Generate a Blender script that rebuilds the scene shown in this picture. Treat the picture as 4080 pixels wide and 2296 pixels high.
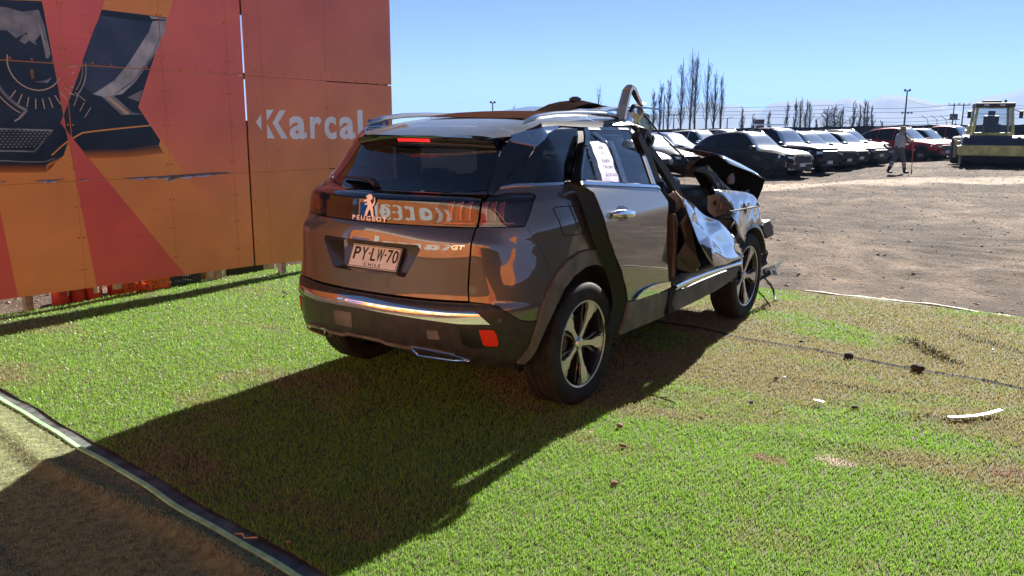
import bpy, bmesh, math, random
import numpy as np
from mathutils import Vector, Matrix, noise
from mathutils.geometry import tessellate_polygon
random.seed(7)
for o in list(bpy.data.objects): bpy.data.objects.remove(o)
SC = bpy.context.scene
COL = SC.collection
R = math.radians
# ------------------------------------------------------------------ camera (x forward along the wrecked car, y to its left, z up)
cam = bpy.data.cameras.new('camera'); cam.sensor_width = 36; cam.lens = 28.747; cam.clip_start = .05; cam.clip_end = 30000
co = bpy.data.objects.new('camera', cam); COL.objects.link(co); SC.camera = co
CAM = Vector((-3.887, -3.110, 1.547)); yaw, pitch, roll = .609, -.194, .005
Fv = Vector((math.cos(pitch)*math.cos(yaw), math.cos(pitch)*math.sin(yaw), math.sin(pitch)))
Rv = Fv.cross(Vector((0, 0, 1))).normalized(); Uv = Rv.cross(Fv)
r2 = Rv*math.cos(roll)+Uv*math.sin(roll); u2 = Uv*math.cos(roll)-Rv*math.sin(roll)
co.matrix_world = Matrix(((r2.x, u2.x, -Fv.x, CAM.x), (r2.y, u2.y, -Fv.y, CAM.y), (r2.z, u2.z, -Fv.z, CAM.z), (0, 0, 0, 1)))
# ------------------------------------------------------------------ sky and sun
SUN_EL, SUN_AZ = R(31), math.atan2(1, .085)          # azimuth from +y towards +x
w = bpy.data.worlds.new('World'); SC.world = w; w.use_nodes = True
nt = w.node_tree; bg = nt.nodes['Background']; sky = nt.nodes.new('ShaderNodeTexSky')
sky.sky_type = 'NISHITA'; sky.sun_disc = False; sky.sun_elevation = SUN_EL; sky.sun_rotation = SUN_AZ
sky.air_density = .25; sky.dust_density = 0; sky.ozone_density = 2.2; sky.altitude = 0
nt.links.new(sky.outputs[0], bg.inputs[0]); bg.inputs[1].default_value = .05
sl = bpy.data.lights.new('sun', 'SUN'); sl.energy = 5.0; sl.angle = R(.53); sl.color = (1, .95, .87)
so = bpy.data.objects.new('sun', sl); COL.objects.link(so)
sd = Vector((math.sin(SUN_AZ)*math.cos(SUN_EL), math.cos(SUN_AZ)*math.cos(SUN_EL), math.sin(SUN_EL)))
so.rotation_euler = sd.to_track_quat('Z', 'Y').to_euler(); so.location = sd*40
SC.view_settings.view_transform = 'Standard'; SC.view_settings.look = 'None'
SC.view_settings.exposure = 2.05; SC.view_settings.gamma = 1; SC.view_settings.use_curve_mapping = False
SC.render.engine = 'CYCLES'
try:
    SC.cycles.use_denoising = True; SC.cycles.denoiser = 'OPENIMAGEDENOISE'
except Exception: pass
SC.cycles.max_bounces = 8; SC.cycles.transparent_max_bounces = 12; SC.cycles.volume_bounces = 0
SC.cycles.caustics_reflective = False; SC.cycles.caustics_refractive = False

# ------------------------------------------------------------------ materials
MATS = {}
def srgb(r, g, b):
    f = lambda c: (c/255/12.92) if c/255 <= .04045 else ((c/255+.055)/1.055)**2.4
    return (f(r), f(g), f(b))
def mat(name, col, rough=.5, metal=0, coat=0, spec=.5, noise_amt=0, nscale=8, bump=0, bscale=40, emit=None, trans=0, alpha=1, coat_rough=.03, col2=None, ior=1.45, rough_var=0):
    if name in MATS: return MATS[name]
    m = bpy.data.materials.new(name); m.use_nodes = True; MATS[name] = m
    t = m.node_tree; p = t.nodes['Principled BSDF']; N = t.nodes.new; L = t.links.new
    p.inputs['Base Color'].default_value = (*col, 1); p.inputs['Roughness'].default_value = rough; p.inputs['Metallic'].default_value = metal
    p.inputs['Coat Weight'].default_value = coat; p.inputs['Coat Roughness'].default_value = coat_rough
    p.inputs['Specular IOR Level'].default_value = spec; p.inputs['IOR'].default_value = ior
    p.inputs['Transmission Weight'].default_value = trans; p.inputs['Alpha'].default_value = alpha
    if emit: p.inputs['Emission Color'].default_value = (*emit[0], 1); p.inputs['Emission Strength'].default_value = emit[1]
    if noise_amt or bump or rough_var:
        tc = N('ShaderNodeTexCoord')
    if noise_amt:
        nz = N('ShaderNodeTexNoise'); nz.inputs['Scale'].default_value = nscale; nz.inputs['Detail'].default_value = 6
        L(tc.outputs['Object'], nz.inputs['Vector'])
        mx = N('ShaderNodeMix'); mx.data_type = 'RGBA'
        c2 = col2 or tuple(min(1, c*(1+noise_amt)) for c in col); c1 = col if col2 else tuple(c*(1-noise_amt) for c in col)
        mx.inputs[6].default_value = (*c1, 1); mx.inputs[7].default_value = (*c2, 1)
        cr = N('ShaderNodeMapRange'); cr.inputs[1].default_value = .35; cr.inputs[2].default_value = .65
        L(nz.outputs[0], cr.inputs[0]); L(cr.outputs[0], mx.inputs[0]); L(mx.outputs[2], p.inputs['Base Color'])
    if rough_var:
        n2 = N('ShaderNodeTexNoise'); n2.inputs['Scale'].default_value = 14; n2.inputs['Detail'].default_value = 5; L(tc.outputs['Object'], n2.inputs['Vector'])
        mr = N('ShaderNodeMapRange'); mr.inputs[1].default_value = .3; mr.inputs[2].default_value = .7
        mr.inputs[3].default_value = max(0, rough-rough_var); mr.inputs[4].default_value = rough+rough_var
        L(n2.outputs[0], mr.inputs[0]); L(mr.outputs[0], p.inputs['Roughness'])
    if bump:
        nb = N('ShaderNodeTexNoise'); nb.inputs['Scale'].default_value = bscale; nb.inputs['Detail'].default_value = 4
        L(tc.outputs['Object'], nb.inputs['Vector'])
        bp = N('ShaderNodeBump'); bp.inputs['Strength'].default_value = bump; bp.inputs['Distance'].default_value = .01
        L(nb.outputs[0], bp.inputs['Height']); L(bp.outputs[0], p.inputs['Normal'])
    return m

# ------------------------------------------------------------------ mesh helpers
def tag(o, label=None, cat=None, group=None, kind=None):
    if label: o['label'] = label
    if cat: o['category'] = cat
    if group: o['group'] = group
    if kind: o['kind'] = kind
    return o
def empty(name, loc=(0, 0, 0), rz=0, label=None, cat=None, group=None):
    o = bpy.data.objects.new(name, None); COL.objects.link(o); o.location = loc; o.rotation_euler[2] = rz; o.empty_display_size = .1
    return tag(o, label, cat, group)
def link(name, me, m=None, parent=None, smooth=False, ang=35):
    o = bpy.data.objects.new(name, me); COL.objects.link(o)
    if m is not None:
        for q in (m if isinstance(m, (list, tuple)) else [m]): me.materials.append(q)
    if parent is not None: o.parent = parent
    if smooth:
        me.shade_smooth()
        if ang < 180: me.set_sharp_from_angle(angle=R(ang))
    return o
def copy_tree(o, parent=None):
    c = o.copy(); COL.objects.link(c); c.parent = parent
    for ch in o.children: copy_tree(ch, c)
    return c
class MB:
    """collects vertices and faces for one mesh"""
    def __init__(s): s.v = []; s.f = []; s.mi = []
    def add(s, vs, fs, mi=0):
        b = len(s.v); s.v += [tuple(v) for v in vs]; s.f += [tuple(i+b for i in f) for f in fs]; s.mi += [mi]*len(fs); return s
    def box(s, x0, x1, y0, y1, z0, z1, M=None, mi=0, taper=1):
        cx, cy = (x0+x1)/2, (y0+y1)/2
        vs = [Vector((x, y, z)) for z in (z0, z1) for y in (y0, y1) for x in (x0, x1)]
        if taper != 1:
            for v in vs[4:]: v.x = cx+(v.x-cx)*taper; v.y = cy+(v.y-cy)*taper
        if M: vs = [M @ v for v in vs]
        return s.add(vs, [(0, 2, 3, 1), (4, 5, 7, 6), (0, 1, 5, 4), (2, 6, 7, 3), (0, 4, 6, 2), (1, 3, 7, 5)], mi)
    def tube(s, pts, rad, n=8, cap=True, mi=0, flat=1):
        pts = [Vector(p) for p in pts]; k = len(pts); rr = rad if isinstance(rad, (list, tuple)) else [rad]*k
        vs = []; up = None
        for i, p in enumerate(pts):
            t = (pts[min(i+1, k-1)]-pts[max(i-1, 0)]).normalized()
            if up is None: up = Vector((0, 0, 1)) if abs(t.z) < .9 else Vector((1, 0, 0))
            a = t.cross(up).normalized(); b = a.cross(t).normalized(); up = b
            for j in range(n):
                q = 2*math.pi*j/n; vs.append(p+a*math.cos(q)*rr[i]+b*math.sin(q)*rr[i]*flat)
        fs = [(i*n+j, i*n+(j+1) % n, (i+1)*n+(j+1) % n, (i+1)*n+j) for i in range(k-1) for j in range(n)]
        if cap: fs += [tuple(range(n))[::-1], tuple(range((k-1)*n, k*n))]
        return s.add(vs, fs, mi)
    def lathe(s, prof, n=32, M=None, mi=0, cap=False):
        """prof: (radius, axial) spun round local z"""
        k = len(prof); vs = [Vector((r*math.cos(2*math.pi*j/n), r*math.sin(2*math.pi*j/n), z)) for r, z in prof for j in range(n)]
        if M: vs = [M @ v for v in vs]
        fs = [(i*n+j, i*n+(j+1) % n, (i+1)*n+(j+1) % n, (i+1)*n+j) for i in range(k-1) for j in range(n)]
        if cap: fs += [tuple(range(n))[::-1], tuple(range((k-1)*n, k*n))]
        return s.add(vs, fs, mi)
    def prism(s, poly, d0, d1, M=None, mi=0):
        """poly (a,b) extruded from d0 to d1 along local z"""
        n = len(poly); vs = [Vector((a, b, d)) for d in (d0, d1) for a, b in poly]
        if M: vs = [M @ v for v in vs]
        return s.add(vs, [tuple(range(n))[::-1], tuple(range(n, 2*n))]+[(i, (i+1) % n, n+(i+1) % n, n+i) for i in range(n)], mi)
    def build(s, name, m, parent=None, smooth=False, ang=35, bevel=0, fix=True):
        me = bpy.data.meshes.new(name); me.from_pydata(s.v, [], s.f); me.update()
        if fix or bevel:
            bm = bmesh.new(); bm.from_mesh(me)
            if fix: bmesh.ops.recalc_face_normals(bm, faces=bm.faces)
            bm.to_mesh(me); bm.free()
        o = link(name, me, m, parent, smooth, ang)
        if any(s.mi): me.polygons.foreach_set('material_index', s.mi)
        if bevel:
            b = o.modifiers.new('bevel', 'BEVEL'); b.width = bevel; b.segments = 2; b.limit_method = 'ANGLE'; b.angle_limit = R(40)
        return o
XZ = Matrix(((1, 0, 0, 0), (0, 0, -1, 0), (0, 1, 0, 0), (0, 0, 0, 1)))   # local (a,b,d) -> (a, -d, b): drawing on a wall that faces -y
def text_mesh(s, size, extrude=.002, offset=0, shear=0, space=1):
    cu = bpy.data.curves.new('txt', 'FONT'); cu.body = s; cu.size = size; cu.extrude = extrude; cu.offset = offset; cu.shear = shear; cu.space_character = space
    cu.resolution_u = 3
    o = bpy.data.objects.new('txt', cu); COL.objects.link(o); dg = bpy.context.evaluated_depsgraph_get(); dg.update()
    me = bpy.data.meshes.new_from_object(o.evaluated_get(dg)); bpy.data.objects.remove(o); bpy.data.curves.remove(cu)
    return me
def fit_text(s, x0, x1, z0, z1, extrude=.002, offset=0, shear=0, space=1):
    """text mesh scaled to the box (x0..x1, z0..z1) in its own xy plane"""
    me = text_mesh(s, 1, extrude, offset, shear, space)
    xs = [v.co.x for v in me.vertices]; ys = [v.co.y for v in me.vertices]; zs = [v.co.z for v in me.vertices]
    a, b, c, d = min(xs), max(xs), min(ys), max(ys); zm = max(zs)-min(zs) or 1
    for v in me.vertices:
        v.co.x = x0+(v.co.x-a)/(b-a)*(x1-x0); v.co.y = z0+(v.co.y-c)/(d-c)*(z1-z0); v.co.z = (v.co.z-min(zs))/zm*extrude
    me.materials.clear()
    return me
# ================================================================== ground, dirt and turf
def dirt_mat():
    m = bpy.data.materials.new('dirt'); m.use_nodes = True; t = m.node_tree; p = t.nodes['Principled BSDF']; N = t.nodes.new; L = t.links.new
    tc = N('ShaderNodeTexCoord')
    def nz(scale, det=8, rough=.6, sc=(1, 1, 1)):
        mp = N('ShaderNodeMapping'); mp.inputs['Scale'].default_value = sc; L(tc.outputs['Object'], mp.inputs[0])
        n = N('ShaderNodeTexNoise'); n.inputs['Scale'].default_value = scale; n.inputs['Detail'].default_value = det; n.inputs['Roughness'].default_value = rough
        L(mp.outputs[0], n.inputs['Vector']); return n.outputs[0]
    def ramp(v, a, b, ca, cb):
        r = N('ShaderNodeValToRGB'); e = r.color_ramp.elements; e[0].position = a; e[1].position = b; e[0].color = (*ca, 1); e[1].color = (*cb, 1); L(v, r.inputs[0]); return r.outputs[0]
    def mix(f, a, b, bt='MIX'):
        x = N('ShaderNodeMix'); x.data_type = 'RGBA'; x.blend_type = bt
        for s, i in ((f, 0), (a, 6), (b, 7)):
            if isinstance(s, (float, int)): x.inputs[i].default_value = s
            elif isinstance(s, tuple): x.inputs[i].default_value = (*s, 1)
            else: L(s, x.inputs[i])
        return x.outputs[2]
    big = ramp(nz(.22, 6, .6, (1, 1.6, 1)), .45, .58, (0, 0, 0), (1, 1, 1))
    c = mix(big, (.088, .058, .040), (.195, .138, .098))
    mid = ramp(nz(2.2, 8, .7), .40, .62, (0, 0, 0), (1, 1, 1)); c = mix(mid, mix(.55, c, (.045, .032, .025)), c)
    fine = ramp(nz(26, 6, .75), .36, .66, (.55, .55, .55), (1.25, 1.25, 1.25)); c = mix(1.0, c, fine, 'MULTIPLY')
    blot = ramp(nz(.75, 4, .6, (1, 2.2, 1)), .40, .60, (.62, .60, .58), (1.12, 1.12, 1.12)); c = mix(1.0, c, blot, 'MULTIPLY')
    # pale compacted track in front of the roller
    g = N('ShaderNodeSeparateXYZ'); L(tc.outputs['Object'], g.inputs[0])
    mth = lambda op, a, b=None: (lambda n: ([L(s, n.inputs[i]) if not isinstance(s, (int, float)) else setattr(n.inputs[i], 'default_value', s) for i, s in enumerate((a, b)) if s is not None], n.outputs[0])[1])(_op(op))
    def _op(op): n = N('ShaderNodeMath'); n.operation = op; return n
    lx = mth('ADD', g.outputs[0], mth('MULTIPLY', g.outputs[1], 1.1)); d = mth('ABSOLUTE', mth('ADD', lx, -25.3))
    wob = mth('MULTIPLY', nz(.5, 4), 5.0); d = mth('ADD', d, wob)
    mk = N('ShaderNodeMapRange'); mk.inputs[1].default_value = 5.4; mk.inputs[2].default_value = 4.0; L(d, mk.inputs[0])
    c = mix(mk.outputs[0], c, mix(mid, (.27, .21, .16), (.36, .29, .23)))
    L(c, p.inputs['Base Color']); p.inputs['Roughness'].default_value = .95; p.inputs['Specular IOR Level'].default_value = .15
    b = N('ShaderNodeBump'); b.inputs['Strength'].default_value = .9; b.inputs['Distance'].default_value = .05
    hh = mth('ADD', mth('MULTIPLY', nz(5, 8, .7), 1.6), nz(30, 4)); L(hh, b.inputs['Height']); L(b.outputs[0], p.inputs['Normal'])
    return m
M_DIRT = dirt_mat()
TURF_NEAR = lambda y: -2.005+.10*y+.004*math.sin(y*5)+.002*math.sin(y*13+1)     # near end of the turf as a line across y
def turf_far(y):
    return 4.12-.10*max(0, -1.9-y)**1.2-.09*max(0, y+1.6)+.03*math.sin(y*3.1)+.015*math.sin(y*11)
def clamp(v, a, b): return max(a, min(b, v))
def in_turf(x, y): return TURF_NEAR(y) < x < turf_far(y) and -6 < y < 4.12
def dip(x, y):
    """the lot falls away a little where the cars are parked"""
    sm = lambda v: (lambda t: t*t*(3-2*t))(clamp(v, 0, 1))
    return -.20*sm((y-1.5)/4)*sm((x-9)/10)*(1-.6*sm((x-33)/12))*(1-sm((x-60)/40))
def gz(x, y):
    """height of the bare dirt"""
    d = max(-6.2-y, y-4.05, x-4.1, -3.0-x) if False else 0
    inside = -7 < y < 4.3 and x < turf_far(clamp(y, -6, 4.1))+.12 and x > -12
    rr = math.hypot(x-8, y)
    amp = clamp(rr*.02, .02, .05)
    z = amp*(noise.fractal(Vector((x*.9, y*.9, 3)), 1, 2.1, 5)-.1)+(.030*noise.noise(Vector((x*2.6, y*1.5, 7)))+.018*noise.noise(Vector((x*6, y*4, 2))) if rr < 45 else 0)+(.05*math.sin((x*.25+y*.95)*2.4)**6*max(0, noise.noise(Vector((x*.2, y*.2, 4)))+.1) if rr < 60 else 0)+.035*noise.noise(Vector((x*.17, y*.17, 9)))
    sm = lambda v: (lambda t: t*t*(3-2*t))(clamp(v, 0, 1))
    if rr > 120: z *= max(0, 1-(rr-120)/200)
    if inside: z = -.03
    else:
        e = min(1, max(0, (x-turf_far(clamp(y, -6, 4.1))-.12)/1.2) if (-7 < y < 4.3 and x > 0) else 1)
        z = -.03*(1-e)+(z-.012)*e+dip(x, y)
    return z
def build_ground():
    # one sheet in rings round the lot, fine near the camera and reaching the horizon
    rs = [0]+[.16*k for k in range(1, 180)]
    while rs[-1] < 7000: rs.append(rs[-1]*1.05+.06)
    n = 420; vs = []; fs = []
    cx, cy = 8.0, -.5
    for i, r in enumerate(rs):
        if i == 0: vs.append((cx, cy, gz(cx, cy))); continue
        for j in range(n):
            a = 2*math.pi*j/n; x, y = cx+r*math.cos(a), cy+r*math.sin(a); vs.append((x, y, gz(x, y) if r < 400 else 0))
    for j in range(n): fs.append((0, 1+j, 1+(j+1) % n))
    for i in range(1, len(rs)-1):
        b = 1+(i-1)*n
        for j in range(n): fs.append((b+j, b+n+j, b+n+(j+1) % n, b+(j+1) % n))
    me = bpy.data.meshes.new('dirt_ground'); me.from_pydata(vs, [], fs); me.update()
    o = link('dirt_ground', me, M_DIRT, None, True, 180); tag(o, kind='structure'); return o
build_ground()
# loose stones and clods over the bare dirt
def scatter_stones():
    rng = np.random.default_rng(3); V = []; F = []
    base = np.array([(1, 0, 0), (-1, 0, 0), (0, 1, 0), (0, -1, 0), (0, 0, .7), (0, 0, -.5), (.6, .6, .35), (-.6, .55, .3), (.5, -.65, .3), (-.6, -.6, .4)])
    tri = [(0, 6, 8), (6, 4, 8), (6, 2, 4), (2, 7, 4), (7, 1, 9), (7, 9, 4), (9, 3, 8), (9, 8, 4), (3, 8, 0), (1, 7, 2), (3, 9, 1), (0, 2, 6), (8, 3, 0)]
    k = 0; pts = []
    while len(pts) < 6500:
        x = 4.0+rng.random()**1.8*34; y = -9+rng.random()*20
        if in_turf(x, y) or y > 13: continue
        pts.append((x, y, .006+.02*rng.random()**4+.0009*x*rng.random()))
    for q in range(260):
        pts.append((-1.7+rng.random()*5, 4.15+rng.random()*1.2, .012+.02*rng.random()))
    for x, y, s in pts:
        a = rng.random()*6.28; c, sn = math.cos(a), math.sin(a); j = base*(1+.35*(rng.random((10, 3))-.5))*s*np.array([1.3, .9, .8])
        p = np.stack([x+j[:, 0]*c-j[:, 1]*sn, y+j[:, 0]*sn+j[:, 1]*c, gz(x, y)+s*.2+j[:, 2]], 1)
        V += p.tolist(); F += [(a_+k, b_+k, c_+k) for a_, b_, c_ in tri]; k += 10
    me = bpy.data.meshes.new('gravel'); me.from_pydata(V, [], F); me.update()
    o = link('gravel', me, mat('stone', (.24, .18, .14), .9, noise_amt=.5, nscale=1.7), None); tag(o, 'loose stones and clods scattered over the brown dirt lot', 'gravel', kind='stuff')
scatter_stones()

def turf_mat(name, g1, g2, brown, wear, spots=()):
    m = bpy.data.materials.new(name); m.use_nodes = True; t = m.node_tree; N = t.nodes.new; L = t.links.new; p = t.nodes['Principled BSDF']; out = t.nodes['Material Output']
    tc = N('ShaderNodeTexCoord'); ge = N('ShaderNodeNewGeometry')
    def nz(scale, det=4, sc=(1, 1, 1)):
        mp = N('ShaderNodeMapping'); mp.inputs['Scale'].default_value = sc; L(tc.outputs['Object'], mp.inputs[0])
        n = N('ShaderNodeTexNoise'); n.inputs['Scale'].default_value = scale; n.inputs['Detail'].default_value = det; L(mp.outputs[0], n.inputs['Vector']); return n.outputs[0]
    def mr(v, a, b, c=0, d=1):
        x = N('ShaderNodeMapRange'); x.inputs[1].default_value = a; x.inputs[2].default_value = b; x.inputs[3].default_value = c; x.inputs[4].default_value = d; L(v, x.inputs[0]); return x.outputs[0]
    def mix(f, a, b):
        x = N('ShaderNodeMix'); x.data_type = 'RGBA'
        for s, i in ((f, 0), (a, 6), (b, 7)):
            if isinstance(s, (float, int)): x.inputs[i].default_value = s
            elif isinstance(s, tuple): x.inputs[i].default_value = (*s, 1)
            else: L(s, x.inputs[i])
        return x.outputs[2]
    def mth(op, a, b):
        n = N('ShaderNodeMath'); n.operation = op
        for i, s in enumerate((a, b)):
            if isinstance(s, (int, float)): n.inputs[i].default_value = s
            else: L(s, n.inputs[i])
        return n.outputs[0]
    c = mix(ge.outputs['Random Per Island'], g1, g2)
    # trodden brown patches: the part of the lawn the wreck was dragged over
    sx = N('ShaderNodeSeparateXYZ'); L(tc.outputs['Object'], sx.inputs[0])
    side = mth('MULTIPLY', mr(sx.outputs[1], .6, -1.0), mr(sx.outputs[0], -.9, 1.1))
    pat = mth('ADD', mr(nz(1.3, 6, (1, .55, 1)), .38, .66, -.42, .60), mth('MULTIPLY', side, wear))
    pat = mth('ADD', pat, mr(nz(9, 3), .4, .7, -.12, .14))
    f = mr(pat, .12, .62, 0, .80)
    br = mix(nz(60, 2), tuple(q*.6 for q in brown), tuple(q*1.35 for q in brown))
    c = mix(f, c, br)
    def spot(cx, cy, rx, ry):
        dx = mth('MULTIPLY', mth('ADD', sx.outputs[0], -cx), 1/rx); dy = mth('MULTIPLY', mth('ADD', sx.outputs[1], -cy), 1/ry); d = mth('ADD', mth('MULTIPLY', dx, dx), mth('MULTIPLY', dy, dy)); d = mth('ADD', d, mr(nz(14, 3), .3, .7, -.5, .7)); return mr(d, 1.0, .35, 0, .85)
    if spots:
        for cx, cy, rx, ry, cc in spots: c = mix(spot(cx, cy, rx, ry), c, cc)
    straw = mr(ge.outputs['Random Per Island'], .955, .965); c = mix(mth('MULTIPLY', straw, .5), c, (.34, .29, .13))
    L(c, p.inputs['Base Color']); p.inputs['Roughness'].default_value = .42; p.inputs['Specular IOR Level'].default_value = .35
    tr = N('ShaderNodeBsdfTranslucent'); L(c, tr.inputs[0]); ms = N('ShaderNodeMixShader'); ms.inputs[0].default_value = .42
    L(p.outputs[0], ms.inputs[1]); L(tr.outputs[0], ms.inputs[2]); L(ms.outputs[0], out.inputs[0])
    return m
M_TURF = turf_mat('turf_blades', (.13, .28, .028), (.24, .40, .06), (.30, .215, .13), .62, [(-.047, -2.28, .07, .10, (.62, .50, .45)), (-.20, -2.02, .07, .10, (.34, .19, .16)), (.29, -2.98, .10, .14, (.26, .16, .12))])
M_TURFB = mat('turf_backing', (.060, .085, .025), .95, noise_amt=.5, nscale=30, col2=(.085, .065, .035))
M_CARPET = turf_mat('carpet_blades', (.24, .29, .12), (.36, .41, .18), (.34, .26, .14), -.1)
SEAM = lambda y: 1.98+.115*(y+1.07)+.012*math.sin(y*7)
def tz(x, y):
    z = .004+.010*noise.noise(Vector((x*1.1, y*2.0, 5)))+.006*noise.noise(Vector((x*3, y*4.2, 1)))
    # folds where the wreck was pulled over it, and the lifted seam
    def fold(x0, y0, x1, y1, h, wd):
        dx, dy = x1-x0, y1-y0; l = math.hypot(dx, dy); t = ((x-x0)*dx+(y-y0)*dy)/l/l; d = ((x-x0)*dy-(y-y0)*dx)/l
        return h*math.exp(-(d/wd)**2)*(max(0, 1-abs(2*t-1)**2.5) if 0 < t < 1 else 0)
    z += fold(2.75, -2.05, 2.1, -2.6, .06, .06)+.014*math.exp(-((x-SEAM(y)-.035)/.03)**2)*(1+noise.noise(Vector((y*3, 1, 0))))+fold(3.2, -2.3, 2.7, -2.95, .03, .06)+fold(2.9, -1.45, 2.5, -1.95, .02, .06)
    z += fold(1.1, -2.9, .75, -2.2, .02, .07)+fold(.3, -2.6, .1, -1.7, .015, .08)+fold(1.3, -2.5, 1.2, -1.6, .018, .08)
    return z
def carp_z(x, y):
    d = (TURF_NEAR(y)-.075)-x                              # distance behind the edge
    z = .006
    def ridge(p, h, wd, s): return h*math.exp(-((d-p-.05*math.sin(y*1.3+s)-.02*math.sin(y*3.7+s))/wd)**2)
    z += ridge(.14, .026, .045, 0)+ridge(.62, .018, .06, 1.5)+ridge(.93, .030, .05, .6)+ridge(1.3, .02, .06, 2)
    return z+.004*noise.noise(Vector((x*5, y*5, 2)))
def sheet(name, xs0, xs1, ys, nx, zf, m, skip=None):
    vs = []; fs = []
    for y in ys:
        a, b = xs0(y), xs1(y)
        for i in range(nx+1):
            x = a+(b-a)*i/nx; vs.append((x, y, zf(x, y)))
    for j in range(len(ys)-1):
        for i in range(nx): fs.append((j*(nx+1)+i, j*(nx+1)+i+1, (j+1)*(nx+1)+i+1, (j+1)*(nx+1)+i))
    me = bpy.data.meshes.new(name); me.from_pydata(vs, [], fs); me.update()
    o = link(name, me, m, None, True, 180); tag(o, kind='structure'); return o
YS = [-5.6+.06*k for k in range(int(9.72/.06)+1)]
sheet('turf', TURF_NEAR, turf_far, YS, 110, tz, M_TURFB)
YC = [-3.2+.05*k for k in range(int(7/.05)+1)]
sheet('green_carpet', lambda y: -5.2, lambda y: TURF_NEAR(y)-.078, YC, 90, carp_z, mat('carpet_backing', (.13, .14, .065), .95, noise_amt=.4, nscale=25))
sheet('edge_strip', lambda y: TURF_NEAR(y)-.09, lambda y: TURF_NEAR(y)+.02, YC, 4, lambda x, y: -.004+.003*math.sin(y*9), mat('membrane', (.085, .088, .085), .55, noise_amt=.6, nscale=9, bump=.3, bscale=30))
edge = MB(); pe = [(TURF_NEAR(y)-.078+.003*math.sin(y*7), y) for y in YC]; edge.add([q for x, y in pe for q in ((x-.016, y, .010), (x-.011, y, .0165), (x+.009, y, .0165), (x+.012, y, .004))], [(4*i+j, 4*i+j+1, 4*i+j+5, 4*i+j+4) for i in range(len(pe)-1) for j in range(3)])
tag(edge.build('carpet_edging', mat('pale_green_binding', (.27, .52, .25), .7, noise_amt=.2, nscale=20), None, True), 'pale green bound edge running along the older green carpet', 'edging')
def blades(name, pts, zf, hgt, m, lean=.5, wid=.0016, bent=True):
    """pts: array (n,3) x,y,scale -> one mesh of bent grass blades"""
    rng = np.random.default_rng(11); n = len(pts); x, y, s = pts[:, 0], pts[:, 1], pts[:, 2]
    z = np.array([zf(a, b) for a, b in zip(x.tolist(), y.tolist())])
    an = rng.random(n)*6.283; la = rng.random(n)*6.283; h = hgt*(.55+.75*rng.random(n)); ln = lean*h*rng.random(n)
    wd = wid*s*(.7+.6*rng.random(n)); dx, dy = np.cos(an)*wd, np.sin(an)*wd; lx, ly = np.cos(la)*ln, np.sin(la)*ln
    P = lambda a, b, c: np.stack([a, b, c], 1)
    rows = [P(x-dx, y-dy, z-.002), P(x+dx, y+dy, z-.002), P(x+dx*.75+lx*.35, y+dy*.75+ly*.35, z+h*.62), P(x-dx*.75+lx*.35, y-dy*.75+ly*.35, z+h*.62), P(x+lx*1.1, y+ly*1.1, z+h*.98)]
    V = np.stack(rows, 1).reshape(-1, 3); b = (np.arange(n)*5)[:, None]
    T = np.concatenate([b+np.array([[0, 1, 2]]), b+np.array([[0, 2, 3]]), b+np.array([[3, 2, 4]])], 1).reshape(-1)
    me = bpy.data.meshes.new(name); me.vertices.add(len(V)); me.vertices.foreach_set('co', V.ravel().astype(np.float32))
    me.loops.add(len(T)); me.loops.foreach_set('vertex_index', T.astype(np.int32)); nf = len(T)//3
    me.polygons.add(nf); me.polygons.foreach_set('loop_start', np.arange(0, len(T), 3, dtype=np.int32)); me.polygons.foreach_set('loop_total', np.full(nf, 3, np.int32))
    me.update(); me.validate()
    return link(name, me, m)
def turf_points():
    rng = np.random.default_rng(5); out = []
    cell = .25
    for i in range(int(6.6/cell)):
        for j in range(int(9.9/cell)):
            x0, y0 = -2.45+i*cell, -5.6+j*cell; cx, cy = x0+cell/2, y0+cell/2
            v = Vector((cx, cy, 0))-CAM; dz = v.dot(Fv)
            if dz < .6: continue
            ax, ay = v.dot(Rv)/dz, v.dot(Uv)/dz
            if abs(ax) > .80 or ay < -.50: continue
            d = v.length
            dens = 24000*min(1, (3.2/d)**1.6)
            sc = max(1, (d/3.2)**.7)
            if cy > .0 and cy < 1.0 and .2 < cx < 3.5: dens *= .35
            k = int(dens*cell*cell)
            p = np.column_stack([x0+rng.random(k)*cell, y0+rng.random(k)*cell, np.full(k, sc)])
            out.append(p)
    p = np.concatenate(out)
    keep = np.array([in_turf(a, b) and abs(a-SEAM(b)) > .014+.012*max(0, noise.noise(Vector((b*6, 0, 0)))) for a, b in p[:, :2].tolist()])
    return p[keep]
sm_ = MB(); ys_ = [-4.8+.06*k for k in range(90)]; sm_.add([q for y in ys_ for q in ((SEAM(y)-.018, y, tz(SEAM(y)-.018, y)+.003), (SEAM(y)+.018, y, tz(SEAM(y)+.018, y)+.003))], [(2*i, 2*i+1, 2*i+3, 2*i+2) for i in range(89)])
tag(sm_.build('turf_seam', mat('seam_soil', (.035, .026, .018), .95), None), kind='structure')
tp = turf_points()
tag(blades('turf_grass', tp, tz, .0165, M_TURF, 1.0, .0016), 'bright green artificial grass pile under the wrecked car', 'grass', kind='stuff')
def carpet_points():
    rng = np.random.default_rng(6); k = 60000
    y = -1.6+rng.random(k)*4.2; x = np.array([TURF_NEAR(b) for b in y.tolist()])-.09-rng.random(k)*1.25
    return np.column_stack([x, y, np.full(k, 1.0)])
fe_ = MB(); fe_.tube([(turf_far(y)+.012, y, .006+.008*math.sin(y*5)) for y in [-5.4+.08*k for k in range(56)]], [.018+.007*math.sin(k*1.7) for k in range(56)], 5, flat=.5)
tag(fe_.build('turf_edging', mat('pale_backing', (.50, .43, .36), .8, noise_amt=.3, nscale=12), None, True), 'frayed pale backing edge where the turf meets the dirt', 'edging')
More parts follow.
